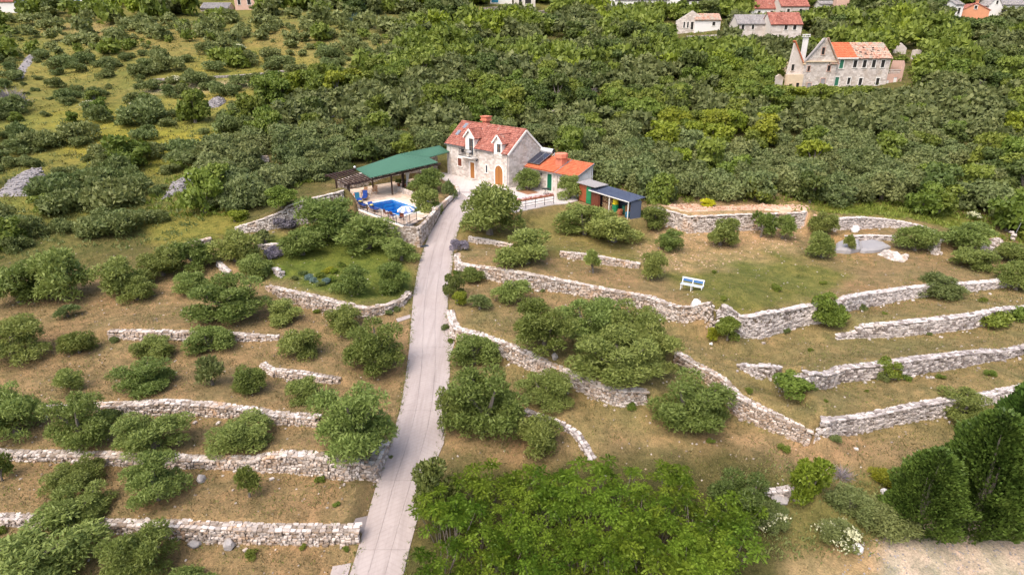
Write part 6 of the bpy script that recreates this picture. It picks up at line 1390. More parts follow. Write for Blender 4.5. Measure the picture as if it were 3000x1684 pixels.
def blossoms(lab, mt, n, seed, sz=0.10, kind_r=None):
    t = FLOWER[lab]; cr = [c for c in t.children if c.name.startswith('crown')][0]; rng = np.random.default_rng(seed); s = np.array(cr.scale)
    a = rng.uniform(0, 6.28, n); e = rng.uniform(0.1, 1.0, n); nb = 7; cc = rng.uniform(-.8, .8, (nb, 2)); j = rng.integers(0, nb, n)
    xy = cc[j]+rng.normal(0, .16, (n, 2)); r = np.clip(np.hypot(xy[:, 0], xy[:, 1]), 0, 1); z = (0.62+0.6*np.sqrt(np.clip(1-r*r, 0, 1)))*rng.uniform(.9, 1.06, n)
    V, Fc = leaves(np.stack([xy[:, 0]*s[0], xy[:, 1]*s[1], z*s[2]*0.92], 1), unit(rng, n)+np.array([0, 0, .8]), sz*rng.uniform(.7, 1.4, n), sz*.7, rng)
    o = link('blossom', np_mesh('blossom', V, Fc, MAT[mt], rng.random(n)), t); o['kind'] = 'stuff'
blossoms('white flowering bush on the weedy slope', 'petal_white', 420, 1, .12); blossoms('white flowering bush at the thicket end', 'petal_white', 420, 2, .12); blossoms('oleander bush with pale blossoms at the pool corner', 'petal_white', 130, 3, .12)
blossoms('round shrub with yellow top on the long grey wall', 'petal_yellow', 120, 4, .08)
# ------------------------------------------------------------------ thicket of tree of heaven in the foreground
TH = [(1290, 1500), (1420, 1470), (1700, 1478), (1960, 1485), (2130, 1500), (2200, 1570), (2190, 1700), (2150, 2000), (1140, 2050), (1248, 1690)]
tw = [hit(u, v)[:2] for u, v in TH]; xs = [p[0] for p in tw]; ys = [p[1] for p in tw]; rt = random.Random(12); nth = 0
y = min(ys)
while y < max(ys):
    x = min(xs)
    while x < max(xs):
        px, py = x+rt.uniform(-.55, .55), y+rt.uniform(-.55, .55)
        if inpoly(px, py, tw):
            z = float(terrain(np.array([px]), np.array([py]))[0]); R = rt.uniform(1.15, 1.5)
            hh_ = R*rt.uniform(.80, 1.12); edge = px-np.interp(py, [p[1] for p in sorted(RRW.tolist(), key=lambda q: q[1])], [p[0] for p in sorted(RRW.tolist(), key=lambda q: q[1])]); uu, vv_, _ = proj(px, py, z)
            where = 'at the road side of the thicket' if edge < 2.6 else 'at the rim of the thicket under the slope' if vv_ < 1530 else 'at the blossom bush end of the thicket' if uu > 2030 else 'in the middle of the thicket'
            plant('tree_of_heaven', ('tall' if hh_ > 1.36 else 'low' if hh_ < 1.16 else 'middling')+' tree with feathered leaves '+where, 'tree', 'ailanthus', 'leaf_ailanthus', px, py, z, R, hh_, 'feather leaved trees of the thicket'); nth += 1
        x += 1.6
    y += 1.5
# ------------------------------------------------------------------ woods and scrub up the hill
WOOD = [(520, 510), (600, 440), (640, 350), (800, 280), (960, 240), (1100, 130), (1200, 50), (1200, -700), (4200, -700), (4200, 740), (2960, 720), (2880, 665), (2700, 628), (2500, 604), (2300, 590), (2100, 592), (1990, 600), (1930, 604), (1885, 600), (1800, 560), (1700, 520), (1560, 440), (1290, 440), (1100, 470), (1000, 505), (900, 545), (760, 610), (640, 640), (470, 640), (400, 610)]
LEFTW = [(-1200, 540), (0, 590), (120, 590), (200, 560), (330, 545), (440, 590), (480, 640), (400, 690), (300, 720), (140, 740), (0, 760), (-1200, 900)]
MEAD = [(-1500, 60), (700, 50), (1290, 50), (1180, 130), (1030, 260), (850, 290), (700, 420), (560, 500), (470, 600), (330, 620), (150, 640), (0, 600), (-1500, 560)]
TOP = [(-1500, -700), (1290, -700), (1290, 50), (700, 50), (-1500, 60)]
HEAPS = [[(-60, 640), (110, 630), (150, 560), (135, 488), (60, 490), (-60, 530)], [(440, 640), (560, 620), (630, 560), (618, 480), (555, 490), (470, 560)], [(580, 350), (660, 345), (675, 300), (655, 284), (600, 290)], [(950, 372), (1015, 368), (1030, 335), (1010, 316), (965, 324)]]
CLEAR = HEAPS+[[(1590, 350), (1680, 300), (1810, 245), (1815, 270), (1700, 320), (1690, 335), (1620, 345)], [(1230, 30), (1280, 12), (1260, 40), (1200, 60)], [(2760, 500), (2840, 490), (2850, 530), (2770, 545)], [(700, 455), (800, 450), (800, 485), (700, 480)], [(1400, 128), (1510, 128), (1510, 165), (1400, 165)], [(1590, 118), (1670, 118), (1670, 152), (1590, 152)]]
HR = [(2278, 105, 2675, 292), (2195, -30, 2375, 60), (2150, 40, 2350, 125), (1972, 32, 2115, 100), (2780, 10, 2915, 72), (2890, -30, 3100, 36), (2440, -20, 2490, 36), (2395, 0, 2445, 30), (-80, -30, 52, 34), (200, -40, 305, 18), (585, 6, 672, 34), (686, -40, 755, 28), (1430, -40, 1572, 30), (1785, -40, 2085, 26), (2612, 128, 2700, 172), (1405, 26, 1468, 40), (1570, 30, 1610, 50), (2005, 100, 2105, 122)]
HRD = []
for a_, b_, c_, d_ in HR:
    p_ = hit((a_+c_)/2, min(d_, 262)); HRD.append(p_[1]*CP-(p_[2]-CAMH)*SP)
rw = random.Random(33); cand = []
y = 50.0
while y < 330:
    st = 3.0 if y < 120 else 3.0+(y-120)*0.020
    xm = 0.98*y+45; x = -xm
    while x < xm: cand.append((x+rw.uniform(-.45, .45)*st, y+rw.uniform(-.45, .45)*st, st)); x += st
    y += st*0.9
CA = np.array(cand); CZ = terrain(CA[:, 0], CA[:, 1]); CU, CV, CD = proj(CA[:, 0], CA[:, 1], CZ)
dy_, iy_ = pdist(CA[:, 0], CA[:, 1], YARD_PAD); dd_, id_ = pdist(CA[:, 0], CA[:, 1], [hf(*q)[:2] for q in DECK]); dr2, ir2 = pdist(CA[:, 0], CA[:, 1], ROADPOLY)
free = ~(iy_ | id_ | ir2) & (dy_ > 1.3) & (dd_ > 1.2) & (dr2 > 2.5)
def inside(poly): return pdist(CU, CV, poly)[1]
zw = inside(WOOD); zl = inside(LEFTW); zm = inside(MEAD); zt = inside(TOP); zc = np.zeros(len(CA), bool)
for c in CLEAR: zc |= inside(c)
nA = vnoise(CA[:, 0], CA[:, 1], 0.10, 5); nB = vnoise(CA[:, 0], CA[:, 1], 0.20, 6); nC = vnoise(CA[:, 0], CA[:, 1], 0.13, 8)
rp2 = random.Random(77); picks = []
for i in range(len(CA)):
    if not free[i] or zc[i]: continue
    u, v, D = CU[i], CV[i], CD[i]; r = rp2.random()
    if zw[i]: dens = (0.86 if nB[i] > -.42 else 0.45) if v > 180 else 0.70+0.28*nA[i]
    elif zl[i]: dens = 0.80
    elif zm[i]: dens = min(.9, (0.30+1.0*max(0, nB[i]*1.5))*(1.0 if v > 130 else 1.6))
    elif zt[i]: dens = 0.5+0.3*nA[i]
    elif v < 700 and (u < -50 or u > 3050): dens = 0.6
    else: continue
    if r > dens: continue
    st = CA[i, 2]; q = nA[i]+0.5*rp2.gauss(0, 0.5)
    if zm[i] or zl[i]:
        kind, mt, nm = ('shrub', 'leaf_shrub', 'scrub_bush') if q < 0.35 else ('broad', 'leaf_broad', 'broadleaf_tree')
        R = rp2.choice((rp2.uniform(0.6, 1.3), rp2.uniform(1.3, 2.9))) if zm[i] else rp2.uniform(1.3, 2.4)
        if q > 0.1 and rp2.random() < .3: R *= 1.35
    else:
        ol = nC[i] > -0.28 if v > 330 else nC[i] > 0.05
        if ol and rp2.random() < .85: kind, mt, nm = 'far', 'leaf_olive_far', 'olive_tree'
        elif q > 0.52: kind, mt, nm = 'broad', 'leaf_bright', 'broadleaf_tree'
        elif q < -0.30: kind, mt, nm = 'broad', 'leaf_dark', 'evergreen_tree'
        else: kind, mt, nm = 'broad', 'leaf_broad', 'broadleaf_tree'
        R = st*rp2.uniform(0.60, 0.92)
    hz = R*(rp2.uniform(0.80, 1.10) if kind == 'far' else rp2.uniform(0.85, 1.30) if kind != 'shrub' else rp2.uniform(.75, 1.1))
    tu, tv, _ = proj(CA[i, 0], CA[i, 1], CZ[i]+hz*1.4); bad = False; rpx = R*FPX/D*0.7
    for (a, b, c, d), hd in zip(HR, HRD):
        if u+rpx > a and u-rpx < c and D < hd+11:
            if D > hd-1.8: bad = bad or (u+rpx*.6 > a and u-rpx*.6 < c)
            else:
                lim = d-0.16*(d-b); ph = (v-lim)/FPX*D/1.35
                if tv < lim: hz = min(hz, ph); R = min(R, hz*1.5)
                if hz < 0.35: bad = True
    if bad:
        continue
    picks.append((D, i, kind, mt, nm, R, hz))
picks.sort(); cnt = {}; rest = []
LMK = [(hf(13, -10), 'behind the green pergola roof'), (hf(7, 9), 'behind the red roofed house'), (hf(-8, 8), 'behind the orange roofed annex'), (shed_pt(5, 5), 'behind the shed'), (hit(2150, 585), 'above the reddish rubble bank'), (hit(2550, 590), 'above the curved grey wall'), (hit(2900, 640), 'above the stone pillar'),
       (hit(2470, 300), 'below the ruined house'), (hit(2250, 180), 'below the red roofed village houses'), (hit(2050, 150), 'below the white cottage'), (hit(2850, 150), 'below the orange plastered house'), (hit(2800, 350), 'on the slope right of the ruined house'), (hit(1720, 290), 'near the clearing with the thin wall'), (hit(1500, 110), 'below the village lane'), (hit(1820, 120), 'below the green arbour'), (hit(1040, 110), 'near the agave'), (hit(1000, 330), 'near the small heap of stones in the wood'),
       (hit(1850, 430), 'in the middle of the wood beyond the shed'), (hit(2350, 450), 'in the middle of the olive wood'), (hit(1350, 240), 'in the middle of the wood beyond the house'), (hit(780, 400), 'left of the pergola at the meadow rim'), (hit(650, 560), 'above the stepped boundary wall'), (hit(550, 540), 'beside the grey stone heap'), (hit(70, 540), 'near the stone heap at the meadow rim'), (hit(250, 660), 'above the row of terrace olives'), (hit(630, 300), 'near the high stone heap of the meadow'), (hit(650, 235), 'along the meadow path'), (hit(60, 300), 'near the dead grey shrub'), (hit(300, 420), 'in the middle of the meadow'), (hit(400, 120), 'on the upper meadow'), (hit(750, 120), 'on the upper meadow rim by the wood'), (hit(80, 120), 'near the tumbled stones of the meadow')]
LMX = np.array([[p[0], p[1]] for p, _ in LMK])
HUE = {'leaf_olive_far': 'grey green olive tree', 'leaf_bright': 'yellow green leafy tree', 'leaf_broad': 'mid green leafy tree', 'leaf_dark': 'dark green evergreen tree', 'leaf_shrub': 'grey green bush'}
def wood_label(mt, x, y, R, hz):
    j = int(np.argmin(np.hypot(LMX[:, 0]-x, LMX[:, 1]-y))); sz = ('small' if R < 1.0 else 'wide' if R > 1.7 else 'rounded') if mt == 'leaf_shrub' else ('small' if R < 1.75 else 'tall' if hz/R > 1.28 else 'broad' if hz/R < 1.08 else 'round')
    return sz+' '+HUE[mt]+' '+LMK[j][1], HUE[mt].replace('bush', 'bushe')+'s '+LMK[j][1]
LIM = {'olive_tree': 215, 'broadleaf_tree': 290, 'evergreen_tree': 200, 'scrub_bush': 270}
for D, i, kind, mt, nm, R, hz in picks:
    inview = -150 < CU[i] < 3150
    if inview and cnt.get(nm, 0) < LIM[nm] and CV[i] > 40:
        cnt[nm] = cnt.get(nm, 0)+1; lab, grp = wood_label(mt, CA[i, 0], CA[i, 1], R, hz)
        plant(nm, lab, 'bush' if nm == 'scrub_bush' else 'tree', kind, mt, CA[i, 0], CA[i, 1], CZ[i]-0.1, R, hz, grp, trunk=(D < 130 and kind != 'shrub'))
    else: rest.append((i, mt, R, hz))
for mt in sorted(set(r[1] for r in rest)):
    VV = []; FF = []; TT = []; o = 0; rg = np.random.default_rng(9)
    for i, m_, R, hz in rest:
        if m_ != mt: continue
        V, Fc, t = PROTO['mass'][rg.integers(0, 6)][2]; a = rg.uniform(0, 6.28); c, s = math.cos(a), math.sin(a)
        W_v = np.stack([(V[:, 0]*c-V[:, 1]*s)*R+CA[i, 0], (V[:, 0]*s+V[:, 1]*c)*R+CA[i, 1], V[:, 2]*hz+CZ[i]-.1], 1)
        VV.append(W_v); FF.append(Fc+o); TT.append(np.clip(t+rg.uniform(-.22, .22), 0, 1)); o += len(V)
    ob = link('far_woodland', np_mesh('far_woodland', np.concatenate(VV), np.concatenate(FF), MAT[mt], np.concatenate(TT)))
    tag(ob, {'leaf_olive_far': 'far olive woods under and around the village', 'leaf_bright': 'far light green woods around the village', 'leaf_dark': 'far dark evergreen woods around the village', 'leaf_broad': 'far mid green woods around the village', 'leaf_shrub': 'far grey green scrub on the hillside'}[mt], 'woodland', None, 'stuff')
print('COUNTS', cnt, len(rest), nth)
# ------------------------------------------------------------------ bench, rocks and small things
c = hit(2027, 851); b0 = np.array(onz(1995, 845, c[2])); b1 = np.array(onz(2056, 857, c[2])); byaw = math.atan2(b1[1]-b0[1], b1[0]-b0[0]); c = (b0+b1)/2
bench = thing('garden_bench', 'white and blue slatted garden bench on the lawn', 'bench', tuple(c+np.array([0, 0, 0.02])), byaw)
BL = float(np.linalg.norm(b1-b0))/2*1.06
for x in (-BL*.93, 0, BL*.93):
    m = MB(); m.bar((x, -0.20, -0.05), (x, -0.20, 0.46), 0.06, 0.06); m.build('leg', MAT['bench_white'], bench)
    m = MB(); m.bar((x, 0.24, -0.05), (x, 0.20, 0.46), 0.06, 0.06); m.bar((x, 0.20, 0.46), (x, 0.36, 0.98), 0.06, 0.06); m.build('back_leg', MAT['bench_white'], bench)
    m = MB(); m.bar((x, -0.22, 0.44), (x, 0.24, 0.44), 0.06, 0.05); m.build('seat_support', MAT['bench_white'], bench)
for k, mt in enumerate(('bench_white', 'bench_blue', 'bench_white', 'bench_blue', 'bench_white')):
    m = MB(); y = -0.22+k*0.105; m.bar((-BL, y, 0.485), (BL, y, 0.485), 0.09, 0.03); m.build('seat_slat', MAT[mt], bench)
for y, z, mt in ((0.275, 0.70, 'bench_blue'), (0.305, 0.80, 'bench_blue'), (0.335, 0.92, 'bench_white')):
    m = MB(); m.bar((-BL, y, z), (BL, y, z), 0.03, 0.085 if mt != 'bench_white' else 0.13); m.build('back_slat', MAT[mt], bench)
def rock(name, lab, u, v, w, h, mt, seed, flat=0.75, depth=0.8, cat='rock'):
    p = hit(u, v); D = p[1]*CP-(p[2]-CAMH)*SP; k = D/FPX; rg = np.random.default_rng(seed); R = w*k/2
    n = 160; d = unit(rg, n); 
    import bmesh
    bm = bmesh.new(); bmesh.ops.create_icosphere(bm, subdivisions=3, radius=1.0); pl = unit(rg, 14); off = rg.uniform(.62, .95, 14)
    for vtx in bm.verts:
        q = np.array(vtx.co); s = 1.0
        for nn, of in zip(pl, off):
            dd = q@nn
            if dd > of: q = q-nn*(dd-of)*0.92
        q = q*(1+0.05*math.sin(q[0]*7+seed)*math.cos(q[1]*6)+0.03*math.sin(q[2]*13+q[0]*9)); vtx.co = (q[0]*R, q[1]*R*depth, q[2]*h*k*0.52)
    me = bpy.data.meshes.new(name); bm.to_mesh(me); bm.free(); me.materials.append(MAT[mt])
    at = me.attributes.new('tint', 'FLOAT', 'FACE'); at.data.foreach_set('value', np.full(len(me.polygons), .5, np.float32))
    o = link(name, me, None, (p[0], p[1]+R*depth*.4, p[2]+h*k*0.22), (0, 0, seed*1.7)); return tag(o, lab, cat)
rock('rock', 'big white boulder near the bench', 2040, 900, 44, 30, 'white_rock', 1)
rock('rock', 'white rounded boulder inside the curved grey wall', 2507, 680, 26, 26, 'white_rock', 2)
rock('rock', 'dark grey boulder at the foot of the lowest wall, the rounder one', 672, 1606, 48, 36, 'boulder', 3)
rock('rock', 'flat dark boulder at the foot of the lowest wall, beside the olive', 568, 1602, 40, 26, 'boulder', 4)
rock('rock', 'grey boulder below the dense dark olive of the long white wall', 588, 1410, 36, 26, 'boulder', 5)
rock('rock', 'pinkish white boulder on the weedy slope', 2515, 1616, 40, 36, 'white_rock', 6)
rock('rock', 'grey rock in the middle of the wide grove', 1908, 998, 50, 24, 'boulder', 7)
rock('rock', 'grey rock at the lower edge of the wide grove', 1626, 1052, 28, 24, 'boulder', 8)
rock('rock', 'small grey rock beside the rounded conifer', 2592, 1448, 26, 26, 'white_rock', 9)
rock('rock', 'white stone at the foot of the rough grey wall corner', 2084, 1010, 14, 10, 'white_rock', 10)
rock('rock', 'pale outcrop between the thicket and the lime green shrub', 2290, 1470, 60, 26, 'boulder', 11)
rock('rock', 'pale stone showing at the rim of the thicket', 1665, 1405, 24, 20, 'white_rock', 12)
rock('rock', 'small white rock by the wall stub between two olives', 665, 798, 14, 14, 'white_rock', 13)
# heaps of stones in the scrub
def heap(lab, poly, h, mt, seed, name='stone_heap', n=260, ss=(.10, .32)):
    pw = [hit(u, v) for u, v in poly]; P2 = [tuple(p[:2]) for p in pw]; xs = [p[0] for p in P2]; ys = [p[1] for p in P2]; g = 26; rg = random.Random(seed)
    X, Y = np.meshgrid(np.linspace(min(xs)-.5, max(xs)+.5, g), np.linspace(min(ys)-.5, max(ys)+.5, g)); d, ins = pdist(X.ravel(), Y.ravel(), P2); md = max(d[ins].max() if ins.any() else .5, .5)
    hh = np.where(ins, h*np.clip(d/md, 0, 1)**.6, -0.35)+0.10*vnoise(X.ravel(), Y.ravel(), 2.2, seed); Z = terrain(X.ravel(), Y.ravel())+hh; idx = np.arange(g*g).reshape(g, g)
    c = np.array([np.mean(xs), np.mean(ys), 0]); c[2] = float(terrain(c[:1], c[1:2])[0]); root = thing(name, lab, 'stone heap', tuple(c))
    link('mound', np_mesh('mound', np.stack([X.ravel(), Y.ravel(), Z], 1)-c, np.stack([idx[:-1, :-1], idx[:-1, 1:], idx[1:, 1:], idx[1:, :-1]], -1).reshape(-1, 4), MAT[mt], np.random.default_rng(seed).uniform(.2, .8, (g-1)*(g-1)), smooth=True), root)
    it = []
    for _ in range(n*3):
        x, y = rg.uniform(min(xs), max(xs)), rg.uniform(min(ys), max(ys)); a, b = pdist(np.array([x]), np.array([y]), P2)
        if not b[0] or len(it) >= n: continue
        j = int((x-X[0, 0])/(X[0, -1]-X[0, 0])*(g-1)); i = int((y-Y[0, 0])/(Y[-1, 0]-Y[0, 0])*(g-1)); s = rg.uniform(*ss)
        it.append((x-c[0], y-c[1], Z.reshape(g, g)[i, j]-c[2]+s*.2, rg.uniform(0, 6), rg.uniform(-.3, .3), s*1.3, s, s*.8, rg.randrange(12)))
    joined_stones('stones', it, mt, root)
# flat grey slab (cistern roof) and the pale ledge beside it
def slab_thing(name, lab, pts, h, mt, cat, sink=0.1):
    rj = random.Random(len(lab)); p2_ = []
    for i in range(len(pts)):
        (ua, va), (ub, vb_) = pts[i], pts[(i+1) % len(pts)]
        for t in (0, .33, .67): p2_.append((ua+(ub-ua)*t+rj.uniform(-2.5, 2.5), va+(vb_-va)*t+rj.uniform(-1.2, 1.2)))
    pw = [Vector(hit(u, v)) for u, v in p2_]; c = sum(pw, Vector())/len(pw); zb = max(p.z for p in pw); m = MB(); n = len(pw); v = []
    for ring, sc_, z in ((0, 1.0, None), (1, 0.97, h*.6), (2, 0.80, h), (3, 0.4, h*1.15)):
        for p in pw: q = c+(p-c)*sc_; v.append((q.x-c.x, q.y-c.y, (p.z-sink-c.z) if z is None else (p.z*.5+c.z*.5+z-c.z)))
    f = [(r*n+i, r*n+(i+1) % n, (r+1)*n+(i+1) % n, (r+1)*n+i) for r in range(3) for i in range(n)]+[tuple(3*n+i for i in range(n))]
    if sum((pw[i].x*pw[(i+1) % n].y-pw[(i+1) % n].x*pw[i].y) for i in range(n)) < 0: f = [tuple(reversed(q)) for q in f]
    m.add(v, f); o = m.build(name, MAT[mt], None, smooth=False, loc=c); return tag(o, lab, cat)
slab_thing('rock_slab', 'smooth grey rock slab bulging from the ground, the larger one', [(2446, 742), (2490, 745), (2518, 738), (2516, 712), (2470, 712), (2448, 722)], 0.55, 'tarp_grey', 'rock')
slab_thing('rock_slab', 'smooth grey rock slab beside the pale ledge, lying flatter', [(2518, 742), (2560, 742), (2608, 730), (2590, 716), (2550, 708), (2516, 712)], 0.40, 'tarp_grey', 'rock')
heap('pale bare rock ledge in the grass below the grey slabs', [(2572, 746), (2610, 764), (2650, 770), (2660, 758), (2630, 744), (2595, 740)], 0.16, 'dry_stone', 9, 'rock_ledge', 60, (.15, .5))
heap('grey heap of small stones at the left rim of the meadow', [(-20, 580), (90, 575), (138, 530), (120, 492), (70, 498), (20, 530)], 0.45, 'scree', 1)
heap('grey heap of small stones beside the olive wood left of the pool', [(470, 590), (540, 560), (612, 510), (606, 484), (560, 496), (500, 540)], 0.45, 'scree', 2)
heap('grey heap of stones high on the meadow slope', [(590, 322), (640, 315), (664, 300), (655, 288), (620, 290)], 0.5, 'scree', 3)
heap('small grey heap of stones in the olive wood behind the pool', [(960, 345), (1000, 342), (1022, 332), (1010, 320), (980, 324)], 0.6, 'scree', 4)
heap('tumbled grey stones along the left rim of the meadow', [(38, 236), (66, 232), (90, 190), (110, 165), (84, 160), (60, 190)], 0.5, 'scree', 8, 'stone_heap', 90)
heap('bank of reddish rubble along the smooth topped wall', [(1935, 606), (2010, 622), (2110, 618), (2200, 616), (2370, 622), (2360, 606), (2240, 600), (2100, 604), (1990, 594)], 0.32, 'rubble_red', 5, 'rubble_bank', 520, (.08, .22))
heap('loose heap of pale rubble beside the stone pillar', [(2868, 738), (2930, 742), (2945, 712), (2900, 706), (2872, 716)], 0.5, 'dry_stone', 6, 'rubble_bank', 160)
heap('tumbled pale stones at the end of the curved grey wall', [(2725, 745), (2760, 748), (2745, 715), (2718, 690), (2712, 700)], 0.35, 'dry_stone', 7, 'rubble_bank', 110)
p = hit(2965, 705); pl = thing('stone_pillar', 'short stone pillar with a thin metal pole on the scrub edge', 'pillar', tuple(p)); its = [(random.uniform(-.2, .2), random.uniform(-.2, .2), .12+.2*k, random.uniform(0, 6), 0, .45, .4, .22, k) for k in range(5)]
joined_stones('stones', its, 'dry_stone', pl); m = MB(); m.tube([(0.2, 0.1, 0.6), (0.45, 0.1, 2.0)], 0.03, 6); m.build('pole', MAT['metal_grey'], pl)
p = hit(1733, 640); po = thing('garden_post', 'green garden post with white cap in front of the shed', 'post', tuple(p)); m = MB(); m.tube([(0, 0, -.1), (0, 0, 1.05)], 0.10, 10); m.build('pole', MAT['shutter_green'], po); m = MB(); m.lathe([(.11, 1.05), (.19, 1.10), (.19, 1.22), (.05, 1.30)], 12); m.build('cap', MAT['bench_white'], po)
p = hit(1243, 722); dg = thing('drain_grate', 'dark blue drain grate at the road edge below the pool corner', 'grate', (p[0], p[1], p[2]+.04), 0.3); m = MB(); m.box(-.45, .45, -.22, .22, 0, .05); m.build('frame', MAT['roof_blue'], dg)
for k in range(6): m = MB(); m.box(-.38+k*.13, -.30+k*.13, -.18, .18, .05, .07); m.build('grate_bar', MAT['iron'], dg)
p = hit(285, 860); 
# potted plants under the pergola
for a, b, lab in ((11.6, -8.6, 'leafy potted plant beside the curtain under the pergola'), (12.4, -9.2, 'second potted plant deeper under the pergola beside the stone wall')):
    q = hf(a, b, DZ+.01); t = thing('potted_plant', lab, 'plant', q); m = MB(); m.lathe([(.16, 0), (.24, .34), (.26, .36)], 12); m.build('pot', MAT['terracotta'], t); o = link('foliage', PROTO['shrub'][1][0], t, (0, 0, .32), None, (.42, .42, .6)); o.material_slots[0].link = 'OBJECT'; o.material_slots[0].material = MAT['leaf_broad']
# agave, dead shrub, bare branches
def spiky(lab, u, v, w, mt, n, name, cat, up=1.0, wd=.10, seed=1, twigs=False):
    p = hit(u, v); D = p[1]*CP-(p[2]-CAMH)*SP; R = w*D/FPX/2; rg = np.random.default_rng(seed); a = rg.uniform(0, 6.28, n); el = rg.uniform(.25, 1.3, n); d = np.stack([np.cos(a)*np.cos(el), np.sin(a)*np.cos(el), np.sin(el)*up], 1)
    if twigs: s = rg.uniform(0, .55, n)[:, None]*R; V, Fc = leaves(d*s, d+rg.normal(0, .35, (n, 3)), R*rg.uniform(.3, .8, n), R*wd*.25, rg)
    else: V, Fc = leaves(d*.02, d, R*rg.uniform(.8, 1.2, n), R*wd, rg)
    t = thing(name, lab, cat, tuple(p)); o = link('leaves' if not twigs else 'branches', np_mesh('leaves', V, Fc, MAT[mt], rg.random(n)), t); o['kind'] = 'stuff'; return t
spiky('blue grey agave clump on the upper slope', 1036, 66, 56, 'leaf_greyblue', 60, 'agave', 'agave', 1.0, .16, 1)
spiky('bare grey dead shrub at the left rim of the meadow', 45, 315, 100, 'twig_grey', 900, 'dead_shrub', 'dead shrub', 1.1, .10, 2, True)
spiky('bare grey branches in the wood behind the shed', 2100, 395, 70, 'twig_grey', 500, 'dead_shrub', 'dead shrub', 1.2, .10, 3, True)
spiky('grey brushwood between the weedy slope and the rounded conifer', 2465, 1400, 90, 'twig_grey', 350, 'dead_shrub', 'dead shrub', .8, .06, 4, True)
spiky('small dry twig on the upper dry terrace', 457, 938, 24, 'twig_grey', 40, 'dead_shrub', 'dead shrub', .8, .2, 5, True)
for i, (u, v, w, n) in enumerate([(272, 325, 60, 260), (440, 338, 45, 160), (510, 245, 45, 150), (545, 240, 30, 90), (2848, 640, 36, 160), (390, 312, 20, 60), (860, 235, 40, 90), (700, 150, 40, 80)]):
    p = hit(u, v); D = p[1]*CP-(p[2]-CAMH)*SP; R = w*D/FPX/2; t = plant('flowering_bush', 'low bush covered in cream white blossom on the meadow slope' if u < 1000 else 'bush with white blossom above the curved grey wall', 'bush', 'shrub', 'leaf_shrub', p[0], p[1], p[2]-.05, R, R*.8, 'white blossom bushes of the meadow' if u < 1000 else None, trunk=False)
    FLOWER['x%d' % i] = t; blossoms('x%d' % i, 'petal_white', n, 20+i, .26)
# weeds on the terraces, each a small plant
for i, (u, v, w) in enumerate([(2275, 850, 34), (2093, 800, 18), (2410, 832, 20), (2590, 920, 16), (2375, 1028, 18), (2880, 886, 26), (2755, 1108, 26), (2420, 1176, 14), (2195, 1150, 26), (1995, 1252, 30), (2045, 1262, 20), (2082, 1296, 26), (742, 1626, 40), (2568, 956, 18), (2295, 1320, 34), (985, 1480, 22), (1015, 1610, 20), (2120, 880, 24), (2540, 1148, 14), (2900, 1100, 30)]):
    p = hit(u, v); D = p[1]*CP-(p[2]-CAMH)*SP; R = max(.14, w*D/FPX/2); plant('weed_tuft', 'small green weed tuft on a terrace', 'weed', 'shrub', 'leaf_broad', p[0], p[1], p[2]-.02, R, R*.9, 'weed tufts on the terraces', trunk=False)
rwd = random.Random(5)
for w in WALLS:
    if w['key'] in ('w1', 'w2', 'w3', 'r3', 'r3b', 'r4', 'r5', 'r1', 'r1b', 'r2', 'w6', 'w5'):
        for _ in range(3):
            i = rwd.randrange(len(w['p'])-1); t = rwd.random(); q = w['p'][i]*(1-t)+w['p'][i+1]*t; d = w['p'][i+1]-w['p'][i]; n_ = np.array([-d[1], d[0]])/np.linalg.norm(d); q = q-n_*rwd.uniform(.1, .35); z = float(terrain(q[:1], q[1:2])[0]); R = rwd.uniform(.18, .42)
            plant('weed_tuft', 'small green weed tuft at the foot of a stone wall', 'weed', 'shrub', rwd.choice(('leaf_broad', 'leaf_shrub')), q[0], q[1], z-.02, R, R*1.1, 'weed tufts at the foot of the walls', trunk=False)
# vegetable patch
vegb = [(935, 800), (975, 770), (1000, 790), (985, 815), (960, 835)]
for i, (u, v, mt) in enumerate([(905, 818, 'leaf_greyblue'), (922, 826, 'leaf_greyblue'), (938, 812, 'leaf_broad'), (952, 802, 'leaf_yellow'), (966, 796, 'leaf_yellow'), (980, 800, 'leaf_bright'), (958, 830, 'leaf_greyblue'), (975, 824, 'leaf_broad'), (940, 838, 'leaf_shrub'), (890, 806, 'leaf_shrub'), (860, 822, 'leaf_shrub'), (1000, 780, 'leaf_broad')]):
    p = hit(u, v); plant('vegetable_plant', {'leaf_greyblue': 'blue green cabbage like plant in the vegetable patch', 'leaf_yellow': 'yellow green leafy plant in the vegetable patch', 'leaf_broad': 'mid green leafy plant in the vegetable patch', 'leaf_bright': 'bright green leafy plant in the vegetable patch', 'leaf_shrub': 'grey green herb in the vegetable patch'}[mt], 'vegetable', 'shrub', mt, p[0], p[1], p[2]-.02, .42, .38, 'vegetable patch plants', trunk=False)
# loose stones on the bare ground
def loose(lab, poly, n, mt, seed, ss=(.04, .12), ylo=18, yhi=75):
    rg = np.random.default_rng(seed); y = rg.uniform(ylo, yhi, n*6); x = rg.uniform(-1, 1, n*6)*(0.95*y+5); z = terrain(x, y); u, v, D = proj(x, y, z); ok = pdist(u, v, poly)[1]; d, i = pdist(x, y, ROADPOLY); ok &= ~i; k = np.nonzero(ok)[0][:n]
    it = [(x[j], y[j], z[j]+.01, rg.uniform(0, 6), 0.0, s_*1.3, s_, s_*.7, int(rg.integers(0, 12))) for j in k for s_ in (rg.uniform(*ss),)]
    ob = joined_stones('loose_stones', it, mt, None); tag(ob, lab, 'stones', None, 'stuff')
loose('pale pebbles scattered over the terraces', [(-200, 700), (1200, 700), (3200, 700), (3200, 1500), (2200, 1420), (1200, 1400), (900, 1800), (-200, 1800)], 1500, 'dry_stone', 1)
